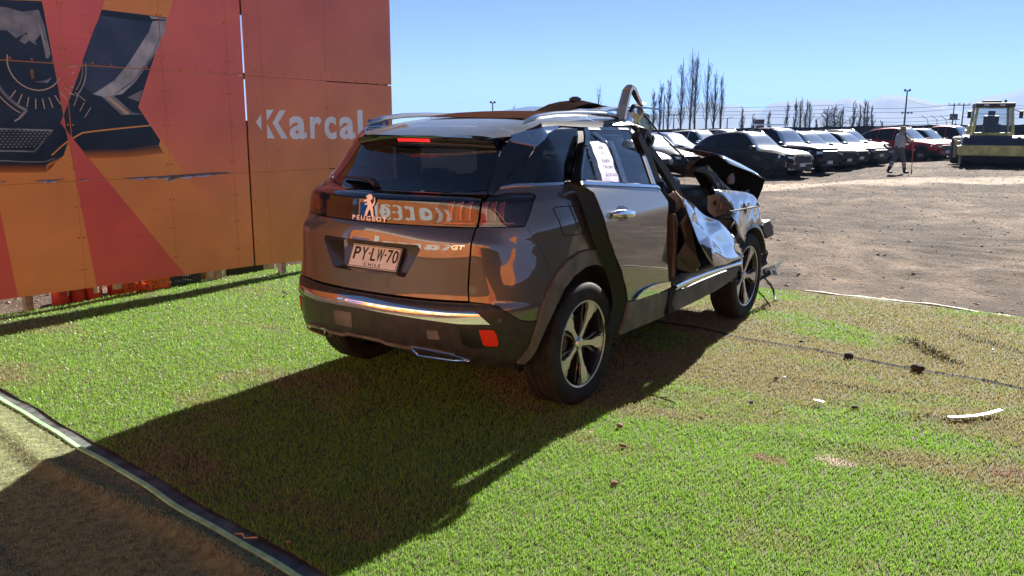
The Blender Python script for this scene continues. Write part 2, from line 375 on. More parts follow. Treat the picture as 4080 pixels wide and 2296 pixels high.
tag(blades('carpet_grass', carpet_points(), carp_z, .008, M_CARPET, 1.4, .0016), 'short dull pile of the older wrinkled green carpet', 'grass', kind='stuff')
# ================================================================== orange hoarding
WY = 3.75
def vinyl(name, c1, c2, gx, gz_, x0, z0, rough=.38):
    """printed vinyl: a printed colour ramp across the sheet, plus scuffs"""
    m = bpy.data.materials.new(name); m.use_nodes = True; MATS[name] = m; t = m.node_tree; p = t.nodes['Principled BSDF']; N = t.nodes.new; L = t.links.new
    tc = N('ShaderNodeTexCoord'); s = N('ShaderNodeSeparateXYZ'); L(tc.outputs['Object'], s.inputs[0])
    def mth(op, a, b):
        n = N('ShaderNodeMath'); n.operation = op
        for i, q in enumerate((a, b)):
            if isinstance(q, (int, float)): n.inputs[i].default_value = q
            else: L(q, n.inputs[i])
        return n.outputs[0]
    v = mth('ADD', mth('MULTIPLY', mth('ADD', s.outputs[0], -x0), gx), mth('MULTIPLY', mth('ADD', s.outputs[2], -z0), gz_))
    cl = N('ShaderNodeMapRange'); L(v, cl.inputs[0])
    mx = N('ShaderNodeMix'); mx.data_type = 'RGBA'; mx.inputs[6].default_value = (*c1, 1); mx.inputs[7].default_value = (*c2, 1); L(cl.outputs[0], mx.inputs[0])
    # scuffs and grime
    mp = N('ShaderNodeMapping'); mp.inputs['Rotation'].default_value = (0, .6, 0); mp.inputs['Scale'].default_value = (2, 1, 14); L(tc.outputs['Object'], mp.inputs[0])
    n1 = N('ShaderNodeTexNoise'); n1.inputs['Scale'].default_value = 2.2; n1.inputs['Detail'].default_value = 7; L(mp.outputs[0], n1.inputs['Vector'])
    r1 = N('ShaderNodeMapRange'); r1.inputs[1].default_value = .68; r1.inputs[2].default_value = .78; r1.inputs[4].default_value = .35; L(n1.outputs[0], r1.inputs[0])
    n2 = N('ShaderNodeTexNoise'); n2.inputs['Scale'].default_value = 1.7; n2.inputs['Detail'].default_value = 5; L(tc.outputs['Object'], n2.inputs['Vector'])
    r2_ = N('ShaderNodeMapRange'); r2_.inputs[1].default_value = .3; r2_.inputs[2].default_value = .7; r2_.inputs[3].default_value = .86; r2_.inputs[4].default_value = 1.1; L(n2.outputs[0], r2_.inputs[0])
    dk = N('ShaderNodeMix'); dk.data_type = 'RGBA'; L(r1.outputs[0], dk.inputs[0]); L(mx.outputs[2], dk.inputs[6]); dk.inputs[7].default_value = (.09, .05, .035, 1)
    ml = N('ShaderNodeMix'); ml.data_type = 'RGBA'; ml.blend_type = 'MULTIPLY'; ml.inputs[0].default_value = 1; L(dk.outputs[2], ml.inputs[6]); L(r2_.outputs[0], ml.inputs[7])
    L(ml.outputs[2], p.inputs['Base Color']); p.inputs['Roughness'].default_value = rough
    bn = N('ShaderNodeTexNoise'); bn.inputs['Scale'].default_value = 3; bn.inputs['Detail'].default_value = 3; L(tc.outputs['Object'], bn.inputs['Vector'])
    bp = N('ShaderNodeBump'); bp.inputs['Strength'].default_value = .25; bp.inputs['Distance'].default_value = .02; L(bn.outputs[0], bp.inputs['Height']); L(bp.outputs[0], p.inputs['Normal'])
    return m
ORG, ORG2, RED, RED2 = (.80, .26, .06), (.86, .31, .06), (.80, .14, .11), (.76, .11, .09)
V_LEFT = vinyl('vinyl_orange', (.86, .29, .10), ORG2, 0, 1.6, 0, .75)
V_RED = vinyl('vinyl_red', RED2, RED, 0, .8, 0, 1.2)
V_REDFADE = vinyl('vinyl_red_to_orange', (.86, .29, .10), (.84, .17, .11), -.25, 1.0, .9, .75)
V_RIGHT = vinyl('vinyl_brick', (.80, .29, .085), (.74, .175, .105), -.18, .55, 2.2, .9)
V_DARK = mat('print_black', (.010, .012, .022), .35, noise_amt=.5, nscale=4, col2=(.022, .028, .05))
V_NAVY = mat('print_navy', (.03, .045, .085), .35, noise_amt=.5, nscale=3, col2=(.06, .075, .12))
V_GREY = mat('print_light_grey', (.42, .40, .40), .35, noise_amt=.35, nscale=6)
V_GREY2 = mat('print_mid_grey', (.17, .17, .19), .35, noise_amt=.5, nscale=9, col2=(.34, .31, .30))
V_PEACH = mat('print_peach', (.62, .42, .28), .35); V_PIN = mat('print_orange_line', (.85, .36, .08), .35)
V_WHITE = mat('print_white', (.86, .85, .90), .35, noise_amt=.06, nscale=5); V_BLUE = mat('print_blue', (.012, .075, .23), .35)
M_PLY = mat('plywood_back', (.30, .22, .14), .8, noise_amt=.3, nscale=5); M_TIMBER = mat('grey_timber', (.36, .31, .27), .85, noise_amt=.35, nscale=18)
def clip_rect(poly, x0, x1, z0, z1):
    def cl(p, inside, cut):
        o = []
        for i in range(len(p)):
            a, b = p[i-1], p[i]
            ia, ib = inside(a), inside(b)
            if ia != ib: o.append(cut(a, b))
            if ib: o.append(b)
        return o
    lx = lambda X: (lambda a, b: (X, a[1]+(b[1]-a[1])*(X-a[0])/(b[0]-a[0])))
    lz = lambda Z: (lambda a, b: (a[0]+(b[0]-a[0])*(Z-a[1])/(b[1]-a[1]), Z))
    for ins, ct in ((lambda p: p[0] >= x0, lx(x0)), (lambda p: p[0] <= x1, lx(x1)), (lambda p: p[1] >= z0, lz(z0)), (lambda p: p[1] <= z1, lz(z1))):
        if not poly: return []
        poly = cl(poly, ins, ct)
    return poly if len(poly) > 2 else []
def sheet_poly(poly, layer, y=WY):
    """a flat printed sheet on the wall face, one more millimetre proud for each layer"""
    d = .0012*layer
    q = []
    for p in poly:
        if not q or math.hypot(p[0]-q[-1][0], p[1]-q[-1][1]) > 1e-5: q.append(p)
    if len(q) > 1 and math.hypot(q[0][0]-q[-1][0], q[0][1]-q[-1][1]) < 1e-5: q.pop()
    if len(q) < 3: return None
    F = []
    for t in tessellate_polygon([[Vector((a, b, 0)) for a, b in q]]):
        ar = (q[t[1]][0]-q[t[0]][0])*(q[t[2]][1]-q[t[0]][1])-(q[t[1]][1]-q[t[0]][1])*(q[t[2]][0]-q[t[0]][0])
        if abs(ar) > 1e-9: F.append(t if ar > 0 else t[::-1])
    if not F: return None
    me = bpy.data.meshes.new('print'); me.from_pydata([(a, y-d, b) for a, b in q], [], F); me.update(); return me
def panel_board(parent, x0, x1, z0, z1, m, dy=0, slope=(0, 0)):
    g = .0012; b = MB(); y0, y1 = WY-dy+.0006*random.uniform(-1, 1), WY-dy+.014
    b.add([(x0+g, y0, z0+g+slope[0]), (x1-g, y0, z0+g+slope[1]), (x1-g, y0, z1-g), (x0+g, y0, z1-g), (x0+g, y1, z0+g+slope[0]), (x1-g, y1, z0+g+slope[1]), (x1-g, y1, z1-g), (x0+g, y1, z1-g)],
          [(0, 1, 2, 3), (7, 6, 5, 4), (0, 4, 5, 1), (1, 5, 6, 2), (2, 6, 7, 3), (3, 7, 4, 0)])
    return b.build('panel', m, parent)
def bolts(parent, pts):
    b = MB()
    for x, z in pts: b.lathe([(.009, 0), (.008, .004), (.003, .006), (.0001, .006)], 8, Matrix.Translation((x, WY-.001, z)) @ XZ)
    return tag(b.build('screw_heads', mat('painted_screw', (.60, .17, .06), .5), parent, True), kind='stuff')
HL = empty('orange_hoarding', (0, WY, 0), 0, 'long orange plywood hoarding with red diagonals and a dark headlight picture', 'hoarding')
HR = empty('orange_hoarding', (0, WY, 0), 0, 'brick orange plywood hoarding lettered Karcal, behind the wrecked car', 'hoarding')
def child(o, par): o.parent = par; o.matrix_parent_inverse = Matrix.Translation((0, -WY, 0)); return o
cols = [-3.2, -2.2, -1.22, -.37, .49, 1.175, 1.352]; rows = [.0, 1.09, 2.03, 3.0]
LB = lambda x: .185-.022*(x+.3)
prints = []
def pr_(poly, m, layer): prints.append((poly, m, layer))
pr_([(-.494, 2.508), (-.56, 3.1), (.28, 3.1), (.016, 2.57), (-.417, 1.629)], V_RED, 1)
pr_([(-.423, 1.617), (-.449, 1.564), (-.41, 1.507)], V_RED, 2)
pr_([(-.409, 1.506), (-.273, .12), (.60, .12)], V_RED, 1)
pr_([(.85, 3.1), (.647, 2.647), (.232, 1.704), (.524, 1.281), (.775, .924), (1.28, .10), (1.40, .10), (1.40, 3.1)], V_REDFADE, 1)
pr_([(-.99, 1.05), (-.972, .882), (-.911, .12), (-1.5, .12), (-1.35, 1.4)], V_RED, 1)
pr_([(-1.25, 2.43), (-.499, 2.499), (-.492, 2.448), (-.42, 1.626), (-.447, 1.564), (-.412, 1.509), (-.40, 1.416), (-.45, 1.304), (-.551, 1.261), (-.591, 1.236), (-.75, 1.236), (-1.4, 1.27)], V_DARK, 1)
pr_([(-.019, 2.489), (.571, 2.488), (.232, 1.704), (.418, 1.417), (.40, 1.375), (.10, 1.345), (-.294, 1.345), (-.363, 1.442), (-.408, 1.509), (-.417, 1.626)], V_DARK, 1)
pr_([(-.035, 2.44), (.425, 2.43), (.36, 2.30), (.184, 2.081), (.035, 1.922), (-.10, 1.84), (-.16, 1.80), (-.23, 1.86), (-.22, 2.07), (-.10, 2.33)], V_NAVY, 2)
pr_([(.428, 2.442), (.565, 2.462), (.54, 2.362), (.431, 2.17), (.228, 1.922), (.092, 1.809), (-.071, 1.781), (-.161, 1.8), (.035, 1.922), (.184, 2.081), (.385, 2.348)], V_GREY, 3)
pr_([(.47, 2.30), (.40, 2.16), (.20, 1.93), (.02, 1.812), (.05, 1.812), (.225, 1.925), (.42, 2.155), (.49, 2.30)], V_GREY2, 4)
pr_([(-.085, 1.781), (.014, 1.797), (.175, 1.657), (.268, 1.643), (.076, 1.633)], V_GREY2, 3)
pr_([(-.05, 1.775), (-.02, 1.783), (.15, 1.648), (.11, 1.64)], V_PEACH, 4)
pr_([(.138, 1.783), (.290, 1.855), (.243, 1.75)], V_GREY2, 3)
pr_([(-.01, 2.486), (.40, 2.486), (.56, 2.486), (.555, 2.462), (.41, 2.455), (-.02, 2.455)], V_DARK, 4)
pr_([(.40, 2.482), (.565, 2.482), (.562, 2.468), (.42, 2.462)], V_GREY, 5)
def line(pts, wd, m, layer, k=1):
    """a printed line as a thin strip along pts"""
    top = []; bot = []
    for i, p in enumerate(pts):
        a = pts[max(i-1, 0)]; b = pts[min(i+1, len(pts)-1)]; dx, dz = b[0]-a[0], b[1]-a[1]; l = math.hypot(dx, dz)
        top.append((p[0]-dz/l*wd/2, p[1]+dx/l*wd/2)); bot.append((p[0]+dz/l*wd/2, p[1]-dx/l*wd/2))
    for i in range(len(pts)-1): pr_([top[i], top[i+1], bot[i+1], bot[i]], m, layer)
line([(-.363, 1.442), (-.281, 1.485), (-.17, 1.499), (-.059, 1.511), (.336, 1.549)], .012, V_PIN, 4)
line([(-.545, 1.307), (-.466, 1.374), (-.399, 1.423)], .010, V_PIN, 4)
line([(-1.2, 1.30), (-.75, 1.262), (-.60, 1.258), (-.52, 1.285)], .008, V_GREY2, 4)
arc = lambda cx, cz, r, a0, a1, n=14: [(cx+r*math.cos(R(a0+(a1-a0)*i/n)), cz+r*math.sin(R(a0+(a1-a0)*i/n))) for i in range(n+1)]
line([q for q in arc(-.60, 2.02, .205, 165, 330)], .009, V_PEACH, 4)
line(arc(-.53, 2.02, .40, 190, 245), .022, V_GREY2, 4); line(arc(-.53, 2.02, .44, 195, 240), .008, V_PEACH, 4)
line(arc(-.53, 2.02, .33, 5, -47), .010, V_GREY, 4); line(arc(-.53, 2.02, .30, 5, -40), .005, V_PEACH, 4)
for i in range(9):
    a = R(232+i*11); line([(-.60+.27*math.cos(a), 2.02+.27*math.sin(a)), (-.60+.35*math.cos(a), 2.02+.35*math.sin(a))], .008, V_PEACH, 4)
for a, b in (((-.29, 1.78), (-.33, 1.70)), ((-.24, 1.73), (-.285, 1.66)), ((-.19, 1.69), (-.25, 1.61)), ((-.31, 1.81), (-.23, 1.745))): line([a, b], .006, V_PEACH, 4)
for i in range(5): line([(-.33-.004*i+.008*i, 2.03-i*.055-.02), (-.275+.0*i-.022*i, 2.02-i*.055)], .010, V_PEACH, 4)
pr_([(-1.0, 2.415), (-.76, 2.42), (-.66, 2.40), (-.53, 2.43), (-.50, 2.32), (-.473, 2.10), (-.51, 2.06), (-.53, 2.25), (-.60, 2.17), (-.64, 2.25), (-.72, 2.20), (-.78, 2.25), (-1.0, 2.24)], V_GREY2, 2)
pr_([(-.545, 2.38), (-.51, 2.20), (-.488, 2.07), (-.513, 2.07), (-.535, 2.26)], V_GREY, 3)
pr_([(-.70, 2.18), (-.66, 2.235), (-.60, 2.225), (-.57, 2.16), (-.63, 2.19), (-.66, 2.16)], V_GREY2, 3)
pr_([(-.645, 1.965), (-.628, 1.98), (-.615, 1.97), (-.618, 1.90), (-.64, 1.90)], mat('print_amber', (.22, .11, .03), .4), 3)
pr_([(-.62, 1.878), (-.53, 1.895), (-.48, 1.92), (-.52, 1.875)], V_GREY2, 3)
pr_([(-1.2, 1.53), (-.508, 1.511), (-.56, 1.455), (-.671, 1.335), (-1.2, 1.357)], V_GREY2, 2)
pr_([(-1.2, 1.518), (-.53, 1.50), (-.565, 1.452), (-.676, 1.346), (-1.2, 1.368)], V_DARK, 3)
for r_ in range(7):
    for c_ in range(20):
        x = -1.1+c_*.032+(r_ % 2)*.016; z = 1.50-r_*.02
        if x < -.55-(1.49-z)*.95: pr_([(x, z), (x+.011, z+.006), (x+.022, z), (x+.011, z-.006)], V_GREY2, 4)
line([(-.70, 1.66), (-.76, 1.60)], .02, V_GREY2, 4); line([(-.755, 1.60), (-.80, 1.575)], .012, V_GREY, 4)
# soft lower edge of the picture: printed bands stepping from black to orange
for i in range(7):
    f = (i+1)/8; c = tuple(V*(1-f)+W_*f for V, W_ in zip((.012, .014, .024), (.60, .17, .022)))
    mm = mat('print_fade%d' % i, c, .38)
    zb = 1.345-.010*i; zt = zb-.010
    pr_([(.40+.0055*i, zb+.028), (.405+.0065*i, zt+.028), (.10, zt), (-.29+.006*i, zt), (-.294+.006*i, zb), (.10, zb)], mm, 2)
    pr_([(-.45-.012*i, 1.304-.009*i), (-.462-.012*i, 1.295-.009*i), (-.565-.004*i, 1.251-.009*i), (-.60, 1.227-.009*i), (-1.4, 1.255-.009*i), (-1.4, 1.265-.009*i), (-.591, 1.237-.009*i), (-.555, 1.261-.009*i)], mm, 2)
for i in range(len(cols)-1):
    for j in range(3):
        x0, x1, z0, z1 = cols[i], cols[i+1], rows[j], rows[j+1]; sl_ = (0, 0)
        if j == 0: z0 = 0; sl_ = (LB(x0), LB(x1))
        p = child(panel_board(None, x0, x1, z0, z1, [V_LEFT, M_PLY], 0, sl_), HL)
        for poly, m, ly in prints:
            q = clip_rect(poly, x0+.0035, x1-.0035, z0+.004+(min(sl_) if j == 0 else 0), z1-.0035)
            if j == 0 and q:
                q = [(a, max(b, LB(a)+.004)) for a, b in q]
            me = sheet_poly(q, ly) if q else None
            if me: o = link('print', me, m); o.parent = p
child(bolts(None, [(x+dx, z) for x in cols[2:6] for dx in (-.02, .02) for z in (.35, .62, .88, 1.2, 1.55, 1.85, 2.15, 2.5)]+[(x, 2.05) for x in np.arange(-1.1, 1.3, .16)]), HL)
# torn vinyl along the lower joint: grey board laid bare, curled white flaps below it
def torn(parent, pts, flaps):
    b = MB(); top = [(x, z+h) for x, z, h in pts]; bot = [(x, z-h*1.1) for x, z, h in pts]
    b.prism(top+bot[::-1], .003, .006, Matrix.Translation((0, WY, 0)) @ XZ)
    child(b.build('bare_board', mat('bare_board', (.16, .145, .16), .9, noise_amt=.4, nscale=25), None), parent)
    f = MB()
    for x0, x1, z, d in flaps:
        xm = x0+(x1-x0)*.6
        f.add([(x0, WY-.007, z), (x1, WY-.007, z+.004), (xm, WY-.035, z-d), (x0+.02, WY-.022, z-d*.35)], [(0, 1, 2, 3)])
    child(f.build('torn_flap', mat('vinyl_back', (.72, .68, .68), .6), None), parent)
torn(HL, [(.03, 1.097, .001), (.12, 1.093, .006), (.22, 1.091, .010), (.33, 1.093, .007), (.42, 1.088, .012), (.475, 1.078, .026), (.52, 1.085, .016), (.60, 1.092, .013), (.72, 1.094, .012), (.85, 1.097, .014), (1.0, 1.10, .010), (1.14, 1.10, .001)],
     [(.10, .24, 1.086, .012), (.25, .36, 1.085, .010), (.38, .47, 1.076, .014), (.455, .505, 1.055, .016), (.57, .72, 1.080, .018), (.72, .92, 1.084, .014), (.99, 1.08, 1.112, -.012)])
torn(HL, [(-.70, 1.112, .001), (-.64, 1.108, .006), (-.60, 1.103, .013), (-.55, 1.107, .006), (-.46, 1.116, .001)], [(-.66, -.60, 1.100, .008), (-.60, -.53, 1.097, .008)])
torn(HL, [(-.35, 1.105, .001), (-.30, 1.103, .006), (-.265, 1.104, .002)], [(-.33, -.27, 1.099, .006)])
torn(HL, [(-.97, 1.118, .001), (-.93, 1.116, .005), (-.90, 1.12, .001)], [])
# dark backing strips added behind the joints to keep sky out of the gaps
M_BAT = mat('seam_backing_dark', (.03, .022, .018), .9)
for x in cols[1:-1]: child(MB().box(x-.03, x+.03, WY+.016, WY+.05, .25, 2.98).build('seam_backing', M_BAT, None), HL)
for z in rows[1:3]:
    child(MB().box(-3.2, 1.33, WY+.051, WY+.08, z-.03, z+.03).build('seam_backing', M_BAT, None), HL); child(MB().box(1.40, 3.43, WY+.051, WY+.08, z-.03, z+.03).build('seam_backing', M_BAT, None), HR)
for x in (1.575, 2.42): child(MB().box(x-.03, x+.03, WY+.016, WY+.05, .2, 2.97).build('seam_backing', M_BAT, None), HR)
# posts behind the boards
for x in (-.70, .52, 1.15):
    child(MB().box(x-.03, x+.03, WY+.30, WY+.36, -.02, 2.95).build('post', M_TIMBER, None), HL)
for x in (1.75, 3.30): child(MB().box(x-.03, x+.03, WY+.03, WY+.09, -.02, 2.95).build('post', M_TIMBER, None), HR)
child(MB().box(1.340, 1.385, WY+.02, WY+.05, 2.60, 2.98).build('post', mat('gap_blocking_dark', (.02, .02, .025), .5), None), HR)  # dark strips added to block the sky at the gap's top and bottom
child(MB().box(1.340, 1.385, WY+.02, WY+.05, .15, 1.60).build('post', mat('gap_blocking_dark', (.02, .02, .025), .5), None), HR)
# lettered section
rc = [1.376, 1.575, 2.42, 3.44]; RB = lambda x: .148-.05*(x-1.375)
for i in range(3):
    for j in range(3):
        x0, x1, z0, z1 = rc[i], rc[i+1], rows[j]-.0, rows[j+1]-.008*(i == 2); sl_ = (0, 0)
        if j == 0: z0 = 0; sl_ = (RB(x0), RB(x1))
        child(panel_board(None, x0, x1, z0, z1, V_RIGHT, 0, sl_), HR)
child(bolts(None, [(2.40, z) for z in (2.75, 2.55, 2.32, 2.13, 1.9, 1.75)]+[(x, 2.05-.02*(x-1.4)+.03) for x in np.arange(1.5, 3.4, .17)]+[(1.41, z) for z in (.4, .8, 1.2, 1.6, 2.3, 2.6)]), HR)
def wall_poly(name, poly, m, par, layer=2):
    me = sheet_poly(poly, layer); o = link(name, me, m); return child(o, par)
KPOLY = [[(1.469, 1.585), (1.536, 1.664), (1.532, 1.502)], [(1.603, 1.708), (1.695, 1.710), (1.602, 1.597)], [(1.603, 1.574), (1.692, 1.424), (1.598, 1.426)], [(1.770, 1.708), (1.852, 1.708), (1.744, 1.580), (1.860, 1.421), (1.778, 1.422), (1.672, 1.579)]]
def wall_text(s, x0, x1, z0, z1, m, par, off=.02, layer=2):
    me = fit_text(s, x0, x1, z0, z1, .001, off); o = link('lettering', me, m); child(o, par)
    o.matrix_basis = Matrix.Translation((0, WY-.0012*layer, 0)) @ XZ; return o
for k in KPOLY: wall_poly('lettering', k, V_WHITE, HR)
wall_text('a', 1.885, 2.115, 1.412, 1.652, V_WHITE, HR, .028); wall_text('r', 2.165, 2.33, 1.418, 1.650, V_WHITE, HR, .028)
wall_text('c', 2.365, 2.54, 1.408, 1.655, V_WHITE, HR, .028); wall_text('a', 2.585, 2.822, 1.405, 1.655, V_WHITE, HR, .028)
wall_poly('lettering', [(2.866, 1.732), (2.947, 1.734), (2.955, 1.41), (2.872, 1.41)], V_WHITE, HR)
wall_poly('blue_tile', [(3.035, 1.63), (3.372, 1.622), (3.376, 1.40), (3.035, 1.40)], V_BLUE, HR)
wall_text('cl', 3.12, 3.315, 1.44, 1.60, mat('print_copper', (.55, .22, .08), .4), HR, .02, 3)

# ---- things kept under and behind the boards
RED_D = mat('red_drum', (.42, .028, .018), .45, noise_amt=.25, nscale=12)
def drum(x, y, h, label, lab=None):
    e = empty('metal_can', (x, y, 0), random.uniform(-.4, .4), label, 'can', 'red cans under the hoarding')
    b = MB(); b.lathe([(.0, 0), (.066, 0), (.070, .006), (.070, h*.35), (.072, h*.36), (.070, h*.37), (.070, h*.66), (.072, h*.67), (.070, h*.68), (.070, h-.006), (.066, h), (.0, h)], 24); b.build('body', RED_D, e, True)
    if lab:
        l = MB(); n = 8; a0, a1 = lab[0], lab[1]
        vs = [(.0715*math.cos(a0+(a1-a0)*i/n), .0715*math.sin(a0+(a1-a0)*i/n), z) for z in (lab[2]*h, lab[3]*h) for i in range(n+1)]
        l.add(vs, [(i, i+1, n+2+i, n+1+i) for i in range(n)]); l.build('paper_label', mat('paper_label', (.55, .50, .52), .7, noise_amt=.25, nscale=60), e, True)
    return e
drum(-.385, 4.18, .21, 'leftmost red can under the hoarding, its label turned right', (-1.35, -.55, .35, .95))
drum(-.235, 4.19, .24, 'second red can from the left under the hoarding, small torn label at its top', (-1.8, -1.2, .80, .98))
drum(-.10, 4.17, .24, 'third red can from the left, with a tall pale label', (-2.0, -1.0, .25, .98))
drum(.005-.02, 4.175+.13, .24, 'red can with a cream label set back beside the white printed can', (-2.3, -1.5, .55, .98))
drum(.125, 4.19, .24, 'rightmost red can beside the orange crates, with white printed panels', (-2.3, -.9, .25, .95))
def crate(name, x0, x1, y0, y1, h, m, label, cat, rz=0, tilt=0, fine=False):
    e = empty(name, ((x0+x1)/2, (y0+y1)/2, 0), rz, label, cat); lx, ly = (x1-x0)/2, (y1-y0)/2; t = .012
    MB().box(-lx, lx, -ly, ly, 0, t).build('base', m, e)
    for s in (-1, 1):
        for q in (-1, 1): MB().box(s*lx-.02*(s > 0)-0, s*lx+.02*(s < 0), q*ly-.02*(q > 0), q*ly+.02*(q < 0), t, h).build('corner_post', m, e)
    nb = 5 if not fine else 4
    for k in range(nb):
        z0 = t+(h-t)*(k+.25)/nb; z1 = z0+(h-t)*.42/nb
        for q in (-1, 1):
            MB().box(-lx+.02, lx-.02, q*ly-(t if q > 0 else 0), q*ly+(t if q < 0 else 0), z0, z1).build('slat', m, e)
            MB().box(q*lx-(t if q > 0 else 0), q*lx+(t if q < 0 else 0), -ly+.02, ly-.02, z0, z1).build('slat', m, e)
    for k in range(1, 5 if not fine else 12):
        x = -lx+2*lx*k/(5 if not fine else 12); MB().box(x-.005, x+.005, -ly-.002, -ly+.01, t, h).build('upright', m, e)
    e.rotation_euler[0] = tilt; return e
M_OCR = mat('orange_crate', (.62, .13, .02), .45, noise_amt=.2, nscale=9); M_BCR = mat('black_crate', (.012, .012, .015), .45)
crate('plastic_crate', .175, .355, 4.13, 4.42, .19, M_OCR, 'orange plastic crate holding purple plastic, next to the red cans', 'crate')
crate('plastic_crate', .372, .58, 4.04, 4.36, .20, M_OCR, 'orange slatted crate tipped beside the black crate', 'crate', .05)
crate('plastic_crate', .60, .92, 4.03, 4.40, .21, M_BCR, 'black slatted plastic crate under the hoarding', 'crate', .03, 0, True)
def lump(name, loc, sx, sy, sz, m, label, cat, seed=1, rz=0):
    bm = bmesh.new(); bmesh.ops.create_icosphere(bm, subdivisions=2, radius=1)
    for v in bm.verts:
        k = 1+.22*noise.noise(v.co*1.7+Vector((seed, seed*2, 0))); v.co = Vector((v.co.x*sx*k, v.co.y*sy*k, max(-.001, (v.co.z+.55)*sz*k*.65)))
    me = bpy.data.meshes.new(name); bm.to_mesh(me); bm.free(); o = link(name, me, m, None, True, 60); o.location = loc; o.rotation_euler[2] = rz
    return tag(o, label, cat)
lump('plastic_bundle', (.265, 4.24, .02), .07, .09, .15, mat('purple_plastic', (.14, .08, .20), .35), 'purple plastic bundle inside the orange crate by the cans', 'bundle', 4)
lump('sack', (.50, 4.22, .02), .065, .09, .13, mat('brown_sack', (.30, .15, .09), .8, noise_amt=.3), 'brown sack inside the tipped orange crate', 'sack', 7)
def jug(loc, r, h, m, label):
    b = MB(); b.lathe([(0, 0), (r*.95, 0), (r, .01), (r, h*.62), (r*.8, h*.78), (r*.3, h*.88), (r*.3, h), (0, h)], 20); o = b.build('plastic_jug', m, None, True); o.location = loc; return tag(o, label, 'jug', 'jugs under the hoarding')
jug((1.02, 4.21, 0), .055, .21, mat('amber_plastic', (.45, .20, .05), .35), 'amber plastic jug just right of the black crate')
jug((1.13, 4.20, 0), .065, .22, mat('white_plastic', (.62, .60, .62), .4), 'white plastic jug next to the amber jug'); jug((1.275, 4.22, 0), .065, .22, MATS['white_plastic'], 'white plastic jug left of the dark bucket')
b = MB(); b.lathe([(0, 0), (.06, 0), (.075, .2), (.070, .2), (.058, .01), (0, .01)], 20); o = b.build('bucket', mat('black_bucket', (.012, .012, .014), .5), None, True); o.location = (1.40, 4.22, 0); tag(o, 'dark plastic bucket under the joint between the two hoardings', 'bucket')
o = MB().box(-.10, .10, -.09, .09, 0, .19).build('concrete_block', mat('concrete', (.42, .40, .38), .9, noise_amt=.25, bump=.5), None, bevel=.012); o.location = (1.85, 4.25, -.01); tag(o, 'pale concrete block at the foot of the lettered hoarding', 'block')
o = MB().box(-.22, .16, -.08, .10, 0, .16).build('rubber_block', mat('black_rubber_block', (.015, .015, .017), .7), None, bevel=.01); o.location = (1.62, 4.22, -.01); tag(o, 'low black block between the bucket and the concrete block', 'block')
o = MB().box(-.16, .16, -.006, .006, 0, .17).build('picture_frame', mat('white_frame', (.6, .6, .58), .6), None); o.location = (-.60, 4.75, 0); o.rotation_euler = (.15, 0, .2); tag(o, 'pale board standing on the gravel behind the red cans', 'board')
def branches():
    b = MB()
    for k in range(26):
        x = 2.0+random.random()*.8; y = 4.3+random.random()*.8; a = random.random()*6.28; l = .15+random.random()*.3
        p0 = Vector((x, y, .02+random.random()*.14)); p1 = p0+Vector((math.cos(a)*l, math.sin(a)*l, random.uniform(-.03, .08)))
        b.tube([p0, (p0+p1)/2+Vector((0, 0, .03)), p1], [.010, .007, .003], 5)
    tag(b.build('brushwood', mat('dry_twig', (.16, .10, .07), .9), None, True), 'heap of dry brushwood at the foot of the lettered hoarding', 'brushwood', kind='stuff')
branches()

# ---- sunlit sign and shed behind the camera (they show in the tailgate and the chrome)
SX = -7.6
E_S = empty('roadside_sign', (SX, 0, 0), 0, 'sunlit orange Karcal sign standing behind the camera', 'sign')
b = MB(); b.box(SX-.04, SX, -13, 9.2, .10, 3.05); o = b.build('board', mat('sign_orange', (.62, .17, .03), .5, noise_amt=.15, nscale=1.5), None); child(o, E_S); o.matrix_parent_inverse = Matrix.Translation((-SX, 0, 0))
def sign_place(o, d=.004):
    # face +x: local a runs towards +y, b up
    o.parent = E_S; o.matrix_basis = Matrix(((0, 0, 1, d), (1, 0, 0, 0), (0, 1, 0, 0), (0, 0, 0, 1))); return o
def sign_poly(poly, m, d=.003, name='lettering'):
    b_ = MB(); n = len(poly); b_.add([(a, z, 0) for a, z in poly], [tuple(range(n))]); return sign_place(b_.build(name, m, None), d)
SW = mat('sign_white', (.72, .72, .70), .5); s0, zb, kk = -1.75, .50, 5.25
for k in KPOLY: sign_poly([(s0+(a-1.469)*kk, zb+(z-1.408)*kk) for a, z in k], SW)
for t_, a0, a1, h in (('a', 1.885, 2.115, .245), ('r', 2.165, 2.33, .242), ('c', 2.365, 2.54, .245), ('a', 2.585, 2.822, .245)):
    sign_place(link('lettering', fit_text(t_, s0+(a0-1.469)*kk, s0+(a1-1.469)*kk, zb, zb+h*kk, .002, .028), SW))
sign_poly([(s0+(a-1.469)*kk, zb+(z-1.408)*kk) for a, z in ((2.866, 1.732), (2.947, 1.734), (2.955, 1.408), (2.872, 1.408))], SW)
sign_poly([(s0+(a-1.469)*kk, zb+(z-1.408)*kk) for a, z in ((3.035, 1.68), (3.40, 1.68), (3.40, 1.36), (3.035, 1.36))], V_BLUE, .003, 'blue_tile')
sign_poly([(-6.2, .16), (-5.2, .16), (-3.6, 3.04), (-4.9, 3.04)], mat('sign_red', (.50, .06, .04), .5), .003, 'red_band'); sign_poly([(-8.2, .16), (-7.2, .16), (-8.6, 1.5), (-9.2, 3.04), (-10.4, 3.04)], MATS['sign_red'], .003, 'red_band')
sign_poly([(8.6, .16), (9.2, .16), (9.2, 3.04), (8.9, 3.04)], mat('sign_black', (.015, .015, .02), .5), .003, 'black_band')
shed = empty('metal_shed', (-11, 0, 0), 0, 'beige corrugated metal shed behind the orange sign', 'shed')
b = MB(); n = 120
